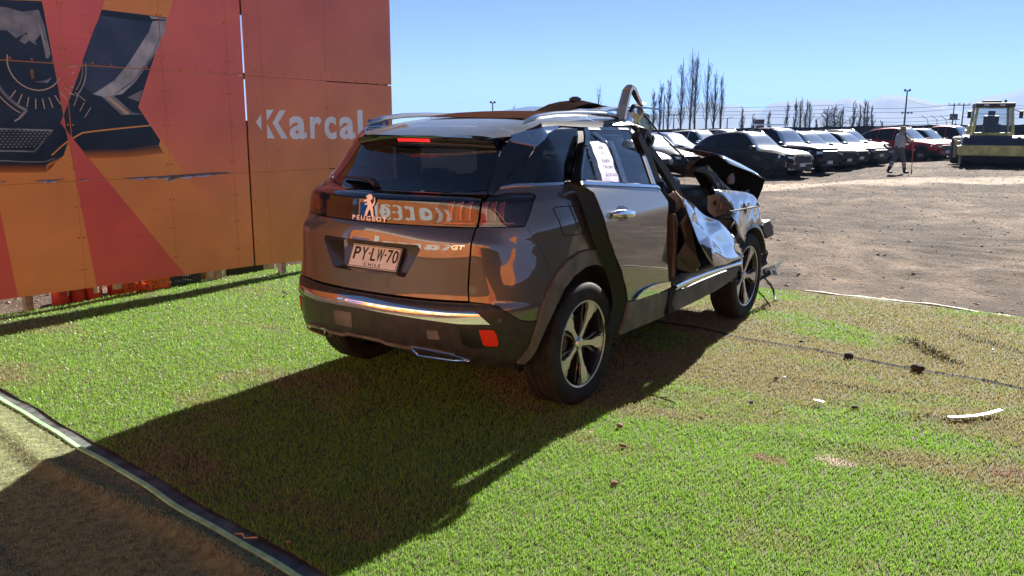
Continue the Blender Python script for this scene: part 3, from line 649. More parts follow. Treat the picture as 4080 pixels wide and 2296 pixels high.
for k in range(n):
    y0 = -13+24*k/n; y1 = y0+24/n; d = .04 if k % 4 == 0 else 0
    b.add([(d, y0, 0), (d, y1, 0), (d, y1, 5.2), (d, y0, 5.2)], [(0, 1, 2, 3)])
b.build('wall', mat('beige_sheet', (.50, .45, .36), .6), shed); MB().box(-6, .3, -13.2, 11.2, 5.2, 5.35).build('roof', mat('shed_roof', (.3, .3, .3), .6), shed)
# ================================================================== the wrecked car: body surface
def pchip(xs,ys):
    n=len(xs);h=[xs[i+1]-xs[i] for i in range(n-1)];d=[(ys[i+1]-ys[i])/h[i] for i in range(n-1)]
    m=[d[0]]+[0 if d[i-1]*d[i]<=0 else 3*(h[i-1]+h[i])/((2*h[i]+h[i-1])/d[i-1]+(h[i]+2*h[i-1])/d[i]) for i in range(1,n-1)]+[d[-1]]
    def f(x):
        x=min(max(x,xs[0]),xs[-1]);i=0
        while i<n-2 and x>xs[i+1]: i+=1
        t=(x-xs[i])/h[i];t2=t*t;t3=t2*t
        return (2*t3-3*t2+1)*ys[i]+(t3-2*t2+t)*h[i]*m[i]+(-2*t3+3*t2)*ys[i+1]+(t3-t2)*h[i]*m[i+1]
    return f
XR=pchip([.18,.26,.33,.40,.50,.56,.62,.645,.665,.68,.80,.95,.97,1.04,1.05,1.172,1.182,1.205,1.22,1.43,1.50,1.56],
         [-.62,-.70,-.775,-.815,-.83,-.832,-.828,-.82,-.803,-.801,-.7955,-.7905,-.7875,-.770,-.761,-.750,-.742,-.630,-.60,-.37,-.30,-.20])
HW=pchip([.18,.30,.42,.60,.80,1.03,1.055,1.13,1.20,1.235,1.255,1.27,1.45,1.50,1.55,1.60],
         [.83,.872,.900,.914,.922,.926,.924,.904,.880,.862,.850,.842,.735,.700,.655,.632])
XA=pchip([.2,.64,1.0,1.6],[-.2,-.2,-.1,-.08])
NN=pchip([.2,.64,1.0,1.6],[2.5,2.5,2.3,2.2])
MM=pchip([.2,.64,1.0,1.6],[2.2,2.2,2.05,2.0])
def zeff(u,z):
    """below the lamp band the tailgate keeps one plan curve, so it stands nearly upright"""
    if z<.70 or z>1.05: return z
    v=u if u>-math.pi/2 else -math.pi-u
    k=min(1,max(0,(-.6-v)/.28));k=k*k*(3-2*k);t=min(1,max(0,(z-.97)/.08));t=t*t*(3-2*t);g=.70*(1-t)+z*t
    return z*(1-k)+g*k
def S(u,z,off=0.0):
    """body surface, right side is y<0. u<0: angle round the rear (-pi/2 = rear centre, beyond it the left side), u>=0: metres forward of the corner"""
    w=HW(z)
    if u>=0: return (XA(z)+u,-w-off,z)
    ze=zeff(u,z);xa=XA(ze)
    a=u+math.pi/2;sa=math.sin(a);ca=max(math.cos(a),0.0);sg=1 if sa>=0 else -1
    x=xa+(XR(z)-xa)*ca**(2/NN(ze));y=-sg*w*abs(sa)**(2/MM(ze))
    if off:
        e=1e-3;p=S(u-e,z);q=S(min(u+e,-1e-9),z);tx,ty=q[0]-p[0],q[1]-p[1];l=math.hypot(tx,ty) or 1
        return (x+ty/l*off,y-tx/l*off,z)
    return (x,y,z)
RC=-math.pi/2
def mir(p): return (-math.pi-p[0],p[1])
def sym(half): return list(half)+[mir(p) for p in reversed(half)]
def panel(name,polys,m,parent,off=0.0,lip=.012,du=.045,dz=.03,surf=None):
    """cut a body panel out of the surface: outlines in (u,z), gridded, mapped, given exact normals and a folded lip"""
    if isinstance(polys[0][0],(int,float)): polys=[polys]
    offf=off if callable(off) else (lambda u,z:off)
    sf=surf or (lambda u,z:Vector(S(u,z,offf(u,z))))
    bm=bmesh.new()
    for poly in polys:
        vs=[bm.verts.new((u,z,0)) for u,z in poly]
        try: bm.faces.new(vs)
        except Exception as e: print('panel',name,e)
    us=[p[0] for q in polys for p in q];zs=[p[1] for q in polys for p in q]
    def cut(a,b,step,co,no):
        k=math.floor(a/step)+1
        while k*step<b-1e-5:
            bmesh.ops.bisect_plane(bm,geom=bm.verts[:]+bm.edges[:]+bm.faces[:],plane_co=co(k*step),plane_no=no,dist=1e-6);k+=1
    cut(min(us),max(us),du,lambda v:(v,0,0),(1,0,0));cut(min(zs),max(zs),dz,lambda v:(0,v,0),(0,1,0))
    bmesh.ops.remove_doubles(bm,verts=bm.verts[:],dist=1e-5)
    bmesh.ops.triangulate(bm,faces=[f for f in bm.faces if len(f.verts)>4])
    bm.verts.index_update();e=1e-3;V=[];NO=[]
    for v in bm.verts:
        u,z=v.co.x,v.co.y;t1=sf(u+e,z)-sf(u-e,z);t2=sf(u,z+e)-sf(u,z-e);n=t1.cross(t2)
        n=n.normalized() if n.length>1e-12 else Vector((-1,0,0));p=sf(u,z)
        if n.dot(Vector((p.x-1.6,p.y,0)))<0:n=-n
        V.append(p);NO.append(n)
    F=[];nm=[]
    for f in bm.faces:
        ix=[v.index for v in f.verts];fn=(V[ix[1]]-V[ix[0]]).cross(V[ix[2]]-V[ix[0]])
        if fn.dot(NO[ix[0]])<0:ix.reverse()
        F.append(tuple(ix));nm+=[NO[i] for i in ix]
    if lip:
        base=len(V)
        for ed in bm.edges:
            if len(ed.link_faces)!=1: continue
            a,b=ed.verts[0].index,ed.verts[1].index;f=[v.index for v in ed.link_faces[0].verts]
            k=len(V);V+=[V[a].copy(),V[b].copy(),V[b]-NO[b]*lip,V[a]-NO[a]*lip]
            cen=sum((V[i] for i in f),Vector())/len(f);fn=(V[k+1]-V[k]).cross(V[k+2]-V[k])
            out=((V[a]+V[b])/2-cen);q=[k,k+1,k+2,k+3]
            if fn.dot(out)<0:q.reverse();fn=-fn
            F.append(tuple(q));nm+=[fn.normalized() if fn.length>1e-14 else NO[a]]*4
    bm.free();me=bpy.data.meshes.new(name);me.from_pydata(V,[],F);me.update();me.shade_smooth()
    me.normals_split_custom_set([tuple(n) for n in nm])
    return link(name,me,m,parent)
def mirror_obj(o,parent,name=None):
    """the same part on the other side of the car"""
    me=o.data.copy();n=len(me.loops);nn=[None]*n
    has=me.has_custom_normals
    cn=[tuple(c.vector) for c in me.corner_normals] if has else None
    vs=[(-0+v.co.x,-v.co.y,v.co.z) for v in me.vertices];fs=[];nm=[]
    for p in me.polygons:
        ix=list(p.vertices);li=list(p.loop_indices);ix.reverse();li.reverse();fs.append(ix)
        if has: nm+=[(cn[l][0],-cn[l][1],cn[l][2]) for l in li]
    m2=bpy.data.meshes.new(name or o.name.split('.')[0]);m2.from_pydata(vs,[],fs);m2.update();m2.shade_smooth()
    m2.polygons.foreach_set('material_index',[p.material_index for p in me.polygons])
    if has: m2.normals_split_custom_set(nm)
    else: m2.set_sharp_from_angle(angle=R(35))
    mats=list(me.materials);bpy.data.meshes.remove(me)
    return link(name or o.name.split('.')[0],m2,mats,parent)
def car_paint(name, base, flake=.5, rough=.28, dust=.12, dust_col=(.20, .17, .14), coat_ior=1.7, coat_rough=.015, coat_w=1, spec=.5):
    m = bpy.data.materials.new(name); m.use_nodes = True; MATS[name] = m; t = m.node_tree; p = t.nodes['Principled BSDF']; N = t.nodes.new; L = t.links.new
    tc = N('ShaderNodeTexCoord'); n = N('ShaderNodeTexNoise'); n.inputs['Scale'].default_value = 3.5; n.inputs['Detail'].default_value = 8; n.inputs['Roughness'].default_value = .65; L(tc.outputs['Object'], n.inputs['Vector'])
    mr = N('ShaderNodeMapRange'); mr.inputs[1].default_value = .35; mr.inputs[2].default_value = .75; mr.inputs[3].default_value = dust*.2; mr.inputs[4].default_value = dust; L(n.outputs[0], mr.inputs[0])
    p.inputs['Base Color'].default_value = (*base, 1); p.inputs['Metallic'].default_value = flake; p.inputs['Roughness'].default_value = rough
    p.inputs['Specular IOR Level'].default_value = spec; p.inputs['Coat Weight'].default_value = coat_w; p.inputs['Coat Roughness'].default_value = .015; p.inputs['Coat IOR'].default_value = coat_ior; p.inputs['Coat Roughness'].default_value = coat_rough
    d = N('ShaderNodeBsdfDiffuse'); d.inputs[0].default_value = (*dust_col, 1); ms = N('ShaderNodeMixShader'); L(mr.outputs[0], ms.inputs[0]); L(p.outputs[0], ms.inputs[1]); L(d.outputs[0], ms.inputs[2])
    L(ms.outputs[0], t.nodes['Material Output'].inputs[0]); return m
def tint_glass(name, tint, dust=.03, refl=1.0, ior=1.5):
    m = bpy.data.materials.new(name); m.use_nodes = True; MATS[name] = m; t = m.node_tree; t.nodes.remove(t.nodes['Principled BSDF']); N = t.nodes.new; L = t.links.new
    tr = N('ShaderNodeBsdfTransparent'); tr.inputs[0].default_value = (*tint, 1); gl = N('ShaderNodeBsdfGlossy'); gl.inputs['Roughness'].default_value = .01; gl.inputs[0].default_value = (refl, refl, refl, 1)
    fr = N('ShaderNodeFresnel'); fr.inputs[0].default_value = ior; ms = N('ShaderNodeMixShader'); L(fr.outputs[0], ms.inputs[0]); L(tr.outputs[0], ms.inputs[1]); L(gl.outputs[0], ms.inputs[2])
    df = N('ShaderNodeBsdfDiffuse'); df.inputs[0].default_value = (.4, .38, .35, 1); m2 = N('ShaderNodeMixShader'); m2.inputs[0].default_value = dust; L(ms.outputs[0], m2.inputs[1]); L(df.outputs[0], m2.inputs[2])
    L(m2.outputs[0], t.nodes['Material Output'].inputs[0]); return m
PAINT = car_paint('grey_metallic_paint', (.088, .078, .066), .5, .40, .025, coat_ior=1.85)
PAINT_B = car_paint('black_roof_paint', (.030, .031, .034), .2, .30, .42, (.19, .185, .18))
GLOSSB = mat('gloss_black', (.004, .004, .006), .04, 0, 1, .6)
PLAS = mat('black_plastic', (.026, .024, .023), .42, 0, 0, .4, noise_amt=.3, nscale=20, bump=.12, bscale=220)
PLAS_D = mat('dusty_plastic', (.115, .105, .095), .55, 0, 0, .4, noise_amt=.35, nscale=9)
CHROME = mat('chrome', (.78, .78, .80), .05, 1); SATIN = mat('satin_silver', (.55, .55, .57), .22, 1)
PRIV = tint_glass('privacy_glass', (.030, .038, .055), .004, 1.0, 1.75); CLEARG = tint_glass('clear_glass', (.72, .80, .78), .02)
RUB = mat('tyre_rubber', (.014, .013, .013), .75, 0, 0, .3, noise_amt=.35, nscale=12, col2=(.030, .026, .024))
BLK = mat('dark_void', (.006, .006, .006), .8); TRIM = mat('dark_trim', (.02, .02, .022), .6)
REDL = mat('red_reflector', (.62, .003, .008), .22, 0, .15, .4); SMOKE = tint_glass('smoked_lens', (.62, .48, .46), .01, 1, 1.6)
ALU = mat('machined_alloy', (.66, .67, .70), .30, .9); ALUB = mat('black_alloy', (.016, .016, .018), .25, 0, .6)
BEIGE = mat('beige_primer', (.36, .25, .18), .55, noise_amt=.2, nscale=10); TAN = mat('tan_trim', (.26, .17, .09), .7)
CAR = empty('wrecked_suv', (0, 0, 0), 0, 'dark grey crashed SUV with cut-open roof and crumpled front on the turf', 'car')
# ---- hidden structure behind the seams
panel('inner_shell', [sym([(RC, .36), (-1.2, .36), (-.7, .36), (-.48, .36), (-.42, .55), (-.35, .60), (-.35, .90), (-.02, .92), (-.02, 1.20), (-.78, 1.20), (RC, 1.18)])], BLK, CAR, -.13, 0, .09, .06)
# ---- tailgate
GB = [(-.865, 1.046), (-.879, .976), (-.880, .953)]
TG = [sym([(RC, 1.046)]+GB+[(-1.228, .953), (RC, .953)])[:0] or [(RC, 1.046), (-.865, 1.046), (-.879, .976), (-.880, .953), (-1.228, .953), (RC, .953)],
      [(-.880, .953), (-.886, .859), (-.891, .745), (-.882, .682), (-1.313, .682), (-1.313, .78), (-1.21, .93), (-1.228, .953)], [(RC, .682), (RC, .78), (-1.313, .78), (-1.313, .682)]]
TG += [[mir(p) for p in q] for q in TG]
gate = panel('tailgate', TG, PAINT, CAR, 0, .014)
def loopbridge(name, outer, inner, m, parent, back=None):
    n = len(outer); b = MB(); b.add(outer+inner, [(i, (i+1) % n, n+(i+1) % n, n+i) for i in range(n)])
    if back is not None: b.add(inner, [tuple(range(n))])
    return b.build(name, m, parent, True, 25)
ho = sym([(RC, .78), (-1.44, .78), (-1.313, .78), (-1.26, .857), (-1.21, .93), (-1.228, .953), (-1.40, .953), (RC, .953)]); ho = [p for i, p in enumerate(ho) if i == 0 or p != ho[i-1]][:-1]
def rec(p):
    u, z = p; k = (z-.78)/.173; u2 = RC+(u-RC)*(.84 if z < .8 else .80); z2 = .795+(z-.78)*.80; q = Vector(S(u2, z2)); q.x += .050+.060*k; return q
loopbridge('plate_recess', [Vector(S(*p)) for p in ho], [rec(p) for p in ho], PAINT, gate, 1)
strip = panel('gloss_strip', [sym([(RC, 1.170), (-1.2, 1.172), (-.945, 1.178), (-.815, 1.182), (-.853, 1.068), (-.863, 1.052), (RC, 1.052)])], GLOSSB, gate, .002, .01)
panel('upper_ledge', [sym([(RC, 1.2125), (-1.131, 1.210), (-.955, 1.217), (-.852, 1.226), (-.812, 1.196), (-.815, 1.186), (-.945, 1.182), (-1.2, 1.176), (RC, 1.174)])], GLOSSB, gate, .0, .006)
gf = panel('window_surround', [[(-.848, 1.230), (-.829, 1.341), (-.792, 1.415), (-.76, 1.47), (-.42, 1.47), (-.400, 1.444), (-.698, 1.301), (-.775, 1.234), (-.808, 1.199)]], GLOSSB, gate, 0, .01)
mirror_obj(gf, gate)
panel('rear_window', [sym([(RC, 1.216), (-1.131, 1.2135), (-.955, 1.220), (-.852, 1.232), (-.833, 1.341), (-.797, 1.415), (-.77, 1.46), (RC, 1.47)])], PRIV, gate, -.003, 0)
# wiper
wp = lambda u, z, o=.02: Vector(S(u, z, o))
pw = MB(); pw.tube([wp(-1.66, 1.232, .035), wp(-1.72, 1.252, .045), wp(-1.85, 1.262, .04), wp(-2.02, 1.262, .03), wp(-2.12, 1.256, .02)], [.022, .024, .018, .012, .006], 8, flat=.6); wo = pw.build('wiper', PLAS, gate, True)
# spoiler with the high stop lamp
def tr_edge(y): return -.425+.088*(abs(y)/.5)**2.1
def zt(y): return 1.497-.014*(abs(y)/.5)**2
sp = MB(); ys = [-.505+1.01*k/40 for k in range(41)]; prof = []
for y in ys:
    x, z = tr_edge(y), zt(y); prof.append([(x+.09, y*1.02, z+.017), (x+.02, y, z+.004), (x, y, z), (x+.004, y, z-.010), (x+.016, y*.995, z-.036), (x+.075, y*.99, z-.062), (x+.15, y*.98, z-.055)])
k = len(prof[0]); sp.add([p for r_ in prof for p in r_], [(i*k+j, i*k+j+1, (i+1)*k+j+1, (i+1)*k+j) for i in range(40) for j in range(k-1)]+[tuple(range(k)), tuple(range(40*k, 41*k))[::-1]])
spo = sp.build('spoiler', GLOSSB, CAR, True, 50)
bl = MB(); n = 13
for i in range(n):
    y0 = .10-.235*i/n-.0; y1 = y0-.235/n*.86; ym = (y0+y1)/2
    bl.add([(tr_edge(y)+dx-.003, y, zt(y)+dz) for y in (y0, y1) for dx, dz in ((.004, -.014), (.0125, -.030))], [(0, 1, 3, 2)])
bl.build('brake_lamp', mat('stop_lamp_red', (.55, .008, .012), .15, 0, 1, emit=((1, .03, .03), .35)), spo)
# ---- roof
RZ = pchip([-.44, -.36, -.2, 0, .2, .5, .9, 1.3], [1.496, 1.5175, 1.553, 1.587, 1.609, 1.629, 1.640, 1.640])
RH = pchip([-.44, -.35, -.2, 0, .3, .8, 1.3], [.47, .50, .565, .61, .632, .64, .63])
def roofz(x, t): return RZ(x)-.016*abs(t)**2.2-.045*abs(t)**7*min(1, (x+.44)/.3)
def roof_patch(name, x0f, x1f, m, t0=-1, t1=1, nx=30, ny=44):
    V = []; F = []
    for i in range(nx+1):
        for j in range(ny+1):
            t = t0+(t1-t0)*j/ny; a, b = x0f(t), x1f(t); x = a+(b-a)*i/nx; V.append((x, t*RH(x), roofz(x, t)))
    for i in range(nx):
        for j in range(ny): q = i*(ny+1)+j; F.append((q, q+1, q+ny+2, q+ny+1))
    b_ = MB(); b_.add(V, F); return b_.build(name, m, CAR, True, 180)
roof_patch('spoiler_top', lambda t: tr_edge(t*.5)+.001, lambda t: -.20+.03*abs(t)**3, PAINT_B, nx=14)
roof_patch('roof', lambda t: -.196+.03*abs(t)**3, lambda t: .62+.06*math.sin(t*9), PAINT_B)
for s in (-1, 1):
    e0, e1 = (s*.62, s) if s > 0 else (s, s*.62)
    roof_patch('roof_side', lambda t: .58, lambda t: 1.02 if s < 0 else 1.5, PAINT_B, min(e0, e1), max(e0, e1), 16, 12)
# raised torn sunroof: dark frame, glass panel, headliner edge
sr = MB(); pts = [(.80, 1.652), (.90, 1.678), (1.03, 1.715), (1.18, 1.738), (1.30, 1.738), (1.44, 1.718), (1.65, 1.708), (1.83, 1.702)]
for i in range(len(pts)-1):
    (x0, z0), (x1, z1) = pts[i], pts[i+1]
    for y0, y1, dz0, dz1 in ((-.22, -.10, -.025, 0), (-.10, .02, 0, -.01)):
        sr.add([(x0, y0, z0+dz0), (x1, y0, z1+dz0), (x1, y1, z1+dz1), (x0, y1, z0+dz1), (x0, y0, z0+dz0-.018), (x1, y0, z1+dz0-.018), (x1, y1, z1+dz1-.018), (x0, y1, z0+dz1-.018)], [(0, 1, 2, 3), (7, 6, 5, 4), (0, 4, 5, 1), (1, 5, 6, 2), (2, 6, 7, 3), (3, 7, 4, 0)])
so_ = sr.build('sunroof_frame', mat('sunroof_dark', (.022, .014, .012), 1, spec=0), CAR)
MB().box(1.145, 1.205, -.14, -.08, 1.715, 1.752).box(1.16, 1.19, -.13, -.09, 1.752, 1.760).build('catch', TRIM, so_)
gp = MB()
for y0, y1, o_ in ((-.40, .40, 0),):
    P = [(1.02, 1.655), (1.35, 1.690), (1.66, 1.700), (1.95, 1.690)]
    for i in range(3): gp.add([(P[i][0], y0, P[i][1]), (P[i+1][0], y0, P[i+1][1]), (P[i+1][0], y1, P[i+1][1]+.012), (P[i][0], y1, P[i][1]+.012), (P[i][0], y0, P[i][1]-.012), (P[i+1][0], y0, P[i+1][1]-.012)], [(0, 1, 2, 3), (0, 4, 5, 1)])
gp.build('sunroof_glass', PAINT_B, so_)
lin = MB(); P = [(.10, 1.600), (.42, 1.632), (.70, 1.646), (.98, 1.656), (1.10, 1.638)]
for i in range(4): lin.add([(P[i][0], -.40, P[i][1]), (P[i+1][0], -.40, P[i+1][1]), (P[i+1][0], .35, P[i+1][1]+.008), (P[i][0], .35, P[i][1]+.008), (P[i][0], -.41, P[i][1]-.010), (P[i+1][0], -.41, P[i+1][1]-.014)], [(0, 1, 2, 3), (0, 4, 5, 1)])
lin.build('roof_seal', mat('brown_seal', (.04, .018, .013), 1, spec=0), CAR)
rp = MB(); P = [(.66, -.42, 1.628), (.88, -.45, 1.640), (1.02, -.47, 1.662), (1.12, -.40, 1.664), (1.2, -.30, 1.672), (.95, -.28, 1.672), (.72, -.33, 1.652)]; rp.add(P, [(0, 1, 6), (1, 2, 5, 6), (2, 3, 4, 5)]); rp.build('torn_roof_skin', SATIN, CAR)
# rails
rl = [(-.165, -.585, 1.567), (-.10, -.585, 1.588), (-.036, -.585, 1.604), (.15, -.588, 1.622), (.355, -.59, 1.630), (.60, -.59, 1.632), (.805, -.59, 1.628), (.94, -.59, 1.612)]
def rail(pts, parent, r0=.021):
    b = MB(); b.tube(pts, [r0*.35]+[r0]*(len(pts)-2)+[r0*.8], 10, flat=.75); return b.build('roof_rail', SATIN, parent, True)
rail(rl, CAR)
rail([(x, -y-.01, z-.004) for x, y, z in rl[:-1]]+[(1.3, .57, 1.60)], CAR)
br = MB(); bp_ = [(.925, -.60, 1.600), (.958, -.60, 1.69), (1.005, -.60, 1.785), (1.035, -.60, 1.806), (1.080, -.60, 1.798), (1.14, -.60, 1.750), (1.20, -.60, 1.706)]
w_ = [.034, .033, .031, .028, .024, .018, .014]
for i in range(len(bp_)-1):
    (x0, y0, z0), (x1, y1, z1) = bp_[i], bp_[i+1]; a, c = w_[i], w_[i+1]; d = Vector((x1-x0, 0, z1-z0)).normalized(); nn = Vector((-d.z, 0, d.x))
    V = []
    for (x, y, z), q in (((x0, y0, z0), a), ((x1, y1, z1), c)):
        for sy, th in ((-1, .012), (-.3, .020), (.6, .018), (1, .008), (1, -.008), (-1, -.012)): V.append(Vector((x, y+sy*q, z))+nn*th)
    br.add(V, [(j, (j+1) % 6, 6+(j+1) % 6, 6+j) for j in range(6)]+[tuple(range(6)), tuple(range(6, 12))[::-1]])
br.build('bent_roof_rail', mat('bent_rail_metal', (.60, .47, .34), .20, .9), CAR, True, 40)  # tan base colour stands in for the orange this metal reflects
fl = MB(); fl.add([(1.19, -.60, 1.725), (1.215, -.62, 1.70), (1.295, -.60, 1.712), (1.225, -.59, 1.68), (1.205, -.60, 1.655), (1.19, -.58, 1.69), (1.16, -.61, 1.70)], [(0, 1, 2), (1, 3, 2), (1, 5, 3), (5, 4, 3), (0, 6, 1), (6, 5, 1)]); fl.build('torn_end', mat('torn_copper', (.30, .16, .12), .35, .7), CAR)
# ---- quarter panels
QP = [(-.870, .679), (-.879, .745), (-.874, .859), (-.866, .976), (-.853, 1.046), (-.842, 1.0475), (-.684, 1.049), (-.55, 1.050), (-.530, 1.053), (-.505, 1.084), (-.475, 1.118), (-.432, 1.178), (-.438, 1.199), (-.478, 1.213), (-.525, 1.219), (-.694, 1.216), (-.797, 1.207),
      (-.76, 1.236), (-.643, 1.247), (-.371, 1.250), (.011, 1.250), (.03, 1.218), (.087, 1.182), (.132, 1.082), (.122, .985), (.204, .915), (.294, .875), (.15, .893), (.006, .898), (-.11, .864), (-.181, .817), (-.24, .743), (-.288, .660), (-.315, .576), (-.368, .572), (-.465, .584), (-.538, .612), (-.655, .657), (-.736, .671)]
qr = panel('quarter_panel', QP, PAINT, CAR, 0, .014); mirror_obj(qr, CAR)
def groove(name, pts, m, parent, r_=.0022, off=.001, surf=S, closed=True):
    """a dark panel gap laid along the surface"""
    P_ = []; q = pts+[pts[0]] if closed else pts
    for i in range(len(q)-1):
        for k_ in range(4): t = k_/4; P_.append(Vector(surf(q[i][0]*(1-t)+q[i+1][0]*t, q[i][1]*(1-t)+q[i+1][1]*t, off)))
    P_.append(Vector(surf(*q[-1], off))); b = MB(); b.tube(P_, r_, 5, cap=not closed); return b.build(name, m, parent, True)
FLAP = [(-.279, 1.128), (-.268, 1.139), (-.246, 1.144), (-.048, 1.141), (-.022, 1.136), (-.011, 1.124), (.027, 1.010), (.022, .996), (.009, .989), (-.158, .993), (-.19, .998), (-.207, 1.010)]
groove('flap_gap', FLAP, BLK, qr, .003, .0); groove('panel_crease', [(-.51, 1.045), (-.40, .95), (-.30, .86), (-.25, .80)], BLK, qr, .0012, .0, closed=False)
cb_ = panel('chrome_belt', [(-.765, 1.239), (-.643, 1.2495), (-.371, 1.2525), (.012, 1.2525), (.012, 1.2655), (-.371, 1.265), (-.643, 1.261), (-.745, 1.249)], CHROME, CAR, .006, .01)
# rear quarter window, pillar and chrome wing
pc_ = panel('pillar_cover', [(-.39, 1.440), (-.69, 1.298), (-.765, 1.245), (-.643, 1.262), (-.50, 1.263), (-.44, 1.30), (-.20, 1.47), (-.19, 1.485), (-.30, 1.47)], GLOSSB, CAR, -.002, .01)
qw = panel('quarter_window', [(-.50, 1.266), (-.371, 1.268), (.012, 1.268), (.10, 1.34), (.20, 1.42), (.365, 1.545), (.13, 1.538), (-.19, 1.478), (-.44, 1.298)], PRIV, CAR, -.001, .0)
w2 = panel('chrome_wing', [(-.465, 1.531), (.17, 1.556), (.13, 1.541), (-.195, 1.484), (-.382, 1.446)], CHROME, CAR, .004, .01); w1 = panel('spoiler_wing', [(-.85, 1.489), (-.473, 1.530), (-.391, 1.449)], CHROME, spo, .004, .01)
for q in (cb_, pc_, qw, w2): mirror_obj(q, CAR)
mirror_obj(w1, spo)
panel('door_pillar', [(.365, 1.545), (.20, 1.42), (.10, 1.34), (.012, 1.268), (.012, 1.25), (.05, 1.22), (.13, 1.22), (.26, 1.33), (.45, 1.50), (.47, 1.552), (.40, 1.552)], BLK, CAR, -.012, .0)
cr = panel('cant_rail', [(.16, 1.558), (.40, 1.552), (1.0, 1.55), (1.13, 1.545), (1.15, 1.57), (.6, 1.585), (.1, 1.580), (-.16, 1.563), (-.46, 1.535), (-.46, 1.533)], PLAS, CAR, .004, .02)
# ---- tail lamps
LO = [(-.797, 1.197), (-.797, 1.203), (-.694, 1.212), (-.525, 1.214), (-.481, 1.207), (-.445, 1.194), (-.440, 1.178), (-.482, 1.12), (-.533, 1.059), (-.55, 1.055), (-.684, 1.054), (-.842, 1.052), (-.845, 1.059), (-.803, 1.153)]
LI = [(-1.073, 1.180), (-.945, 1.1845), (-.819, 1.188), (-.852, 1.075), (-.860, 1.057), (-1.125, 1.062), (-1.118, 1.088)]
CLAW = mat('claw_red', (.50, .13, .10), .25, 0, .5, emit=None); CLAW2 = mat('claw_clear', (.70, .60, .55), .15, .5); LED = mat('led_bar', (.45, .28, .20), .3, .5)
for sgn in (1, -1):
    parts = []
    lamp = panel('tail_lamp', LO, mat('lamp_housing', (.05, .030, .028), .25, .3), CAR, -.012, .0); parts.append(('tail_lamp', lamp, CAR))
    panel('lens', LO, SMOKE, lamp, .003, .01)
    inner = panel('tail_lamp', LI, mat('lamp_housing', (.05, .03, .03), .25, .3), gate, .0035, .006)
    panel('lens', LI, SMOKE, inner, .012, .008)
    for base, tgt, width in ((-.80, lamp, 3), (-1.02, inner, 3)):
        for c_ in range(3):
            u0 = base+c_*.058+(.0 if tgt is lamp else .0)
            o_ = -.010 if tgt is lamp else .005
            panel('claw', [(u0, 1.172), (u0+.030, 1.176), (u0+.008, 1.125), (u0+.002, 1.085), (u0-.030, 1.080), (u0-.020, 1.13)], CLAW, tgt, o_+.003, .003, .02, .02)
            panel('claw_edge', [(u0+.032, 1.177), (u0+.040, 1.177), (u0+.016, 1.125), (u0+.010, 1.085), (u0+.003, 1.085), (u0+.009, 1.125)], CLAW2, tgt, o_+.006, .003, .02, .02)
        panel('led_bar', [(base-.05 if tgt is inner else -.835, 1.066), (base+.15 if tgt is inner else -.60, 1.066), (base+.15 if tgt is inner else -.60, 1.073), (base-.05 if tgt is inner else -.835, 1.073)], LED, tgt, (.005 if tgt is inner else -.008)+.004, .003, .03, .02)
    if sgn < 0:
        for root, par in ((lamp, CAR), (inner, gate)):
            kids = list(root.children); r2o = mirror_obj(root, par); keep = r2o
            for c_ in kids: mirror_obj(c_, keep)
            for c_ in kids: bpy.data.objects.remove(c_)
            bpy.data.objects.remove(root)
# ---- badges, plate
def on_rear(me, name, m, parent, u, z, tilt=6, o_=.003, yaw_=0, sc=1):
    """put a flat drawing (x right, y up) on the tailgate at (u,z), facing backwards"""
    p = Vector(S(u, z, o_)); e = 1e-3; t = (Vector(S(u+e, z))-Vector(S(u-e, z))).normalized(); v = (Vector(S(u, z+e))-Vector(S(u, z-e))).normalized(); n_ = t.cross(v).normalized()
    if n_.x > 0: n_ = -n_
    if t.y > 0: t = -t
    v = n_.cross(t).normalized()
    o = link(name, me, m, parent); o.matrix_basis = Matrix(((t.x, v.x, n_.x, p.x), (t.y, v.y, n_.y, p.y), (t.z, v.z, n_.z, p.z), (0, 0, 0, 1))) @ Matrix.Scale(sc, 4); return o
on_rear(fit_text('PEUGEOT', -.125, .125, -.012, .012, .003, .022, 0, 1.4), 'lettering', mat('badge_metal', (.62, .50, .42), .34, .9), strip, RC+.004, 1.068)
BADGE = mat('badge_metal', (.62, .50, .42), .34, .9)
lion = MB()   # rampant lion badge, in flat pieces
LP = [[(-.012, .070), (.004, .078), (.020, .074), (.030, .060), (.026, .040), (.018, .046), (.012, .038), (.020, .020), (.030, -.002), (.036, -.030), (.040, -.062), (.022, -.062), (.016, -.035), (.004, -.018), (-.010, -.040), (-.020, -.064), (-.040, -.060), (-.030, -.030), (-.014, -.002), (-.012, .022), (-.024, .030), (-.044, .024), (-.046, .036), (-.024, .044), (-.014, .054), (-.026, .056), (-.026, .064)],
      [(.022, .014), (.036, .020), (.046, .036), (.040, .060), (.046, .060), (.054, .036), (.044, .010), (.030, .000)], [(-.010, .012), (-.036, .006), (-.040, .014), (-.012, .024)]]
bm = bmesh.new()
for q in LP:
    f = bm.faces.new([bm.verts.new((a, b_, 0)) for a, b_ in q]); r_ = bmesh.ops.extrude_face_region(bm, geom=[f]); bmesh.ops.translate(bm, verts=[v for v in r_['geom'] if isinstance(v, bmesh.types.BMVert)], vec=(0, 0, .006))
bmesh.ops.triangulate(bm, faces=bm.faces[:]); bmesh.ops.recalc_face_normals(bm, faces=bm.faces); me = bpy.data.meshes.new('emblem'); bm.to_mesh(me); bm.free()
on_rear(me, 'emblem', BADGE, strip, RC+.004, 1.132, 6, .003, 0, .84)
on_rear(fit_text('GT', 0, .072, 0, .022, .003, .02, .25), 'lettering', CHROME, gate, -1.002, .943)
on_rear(fit_text('3008', 0, .092, 0, .020, .003, .02, .2), 'lettering', CHROME, gate, mir((-.905, 0))[0], .958)
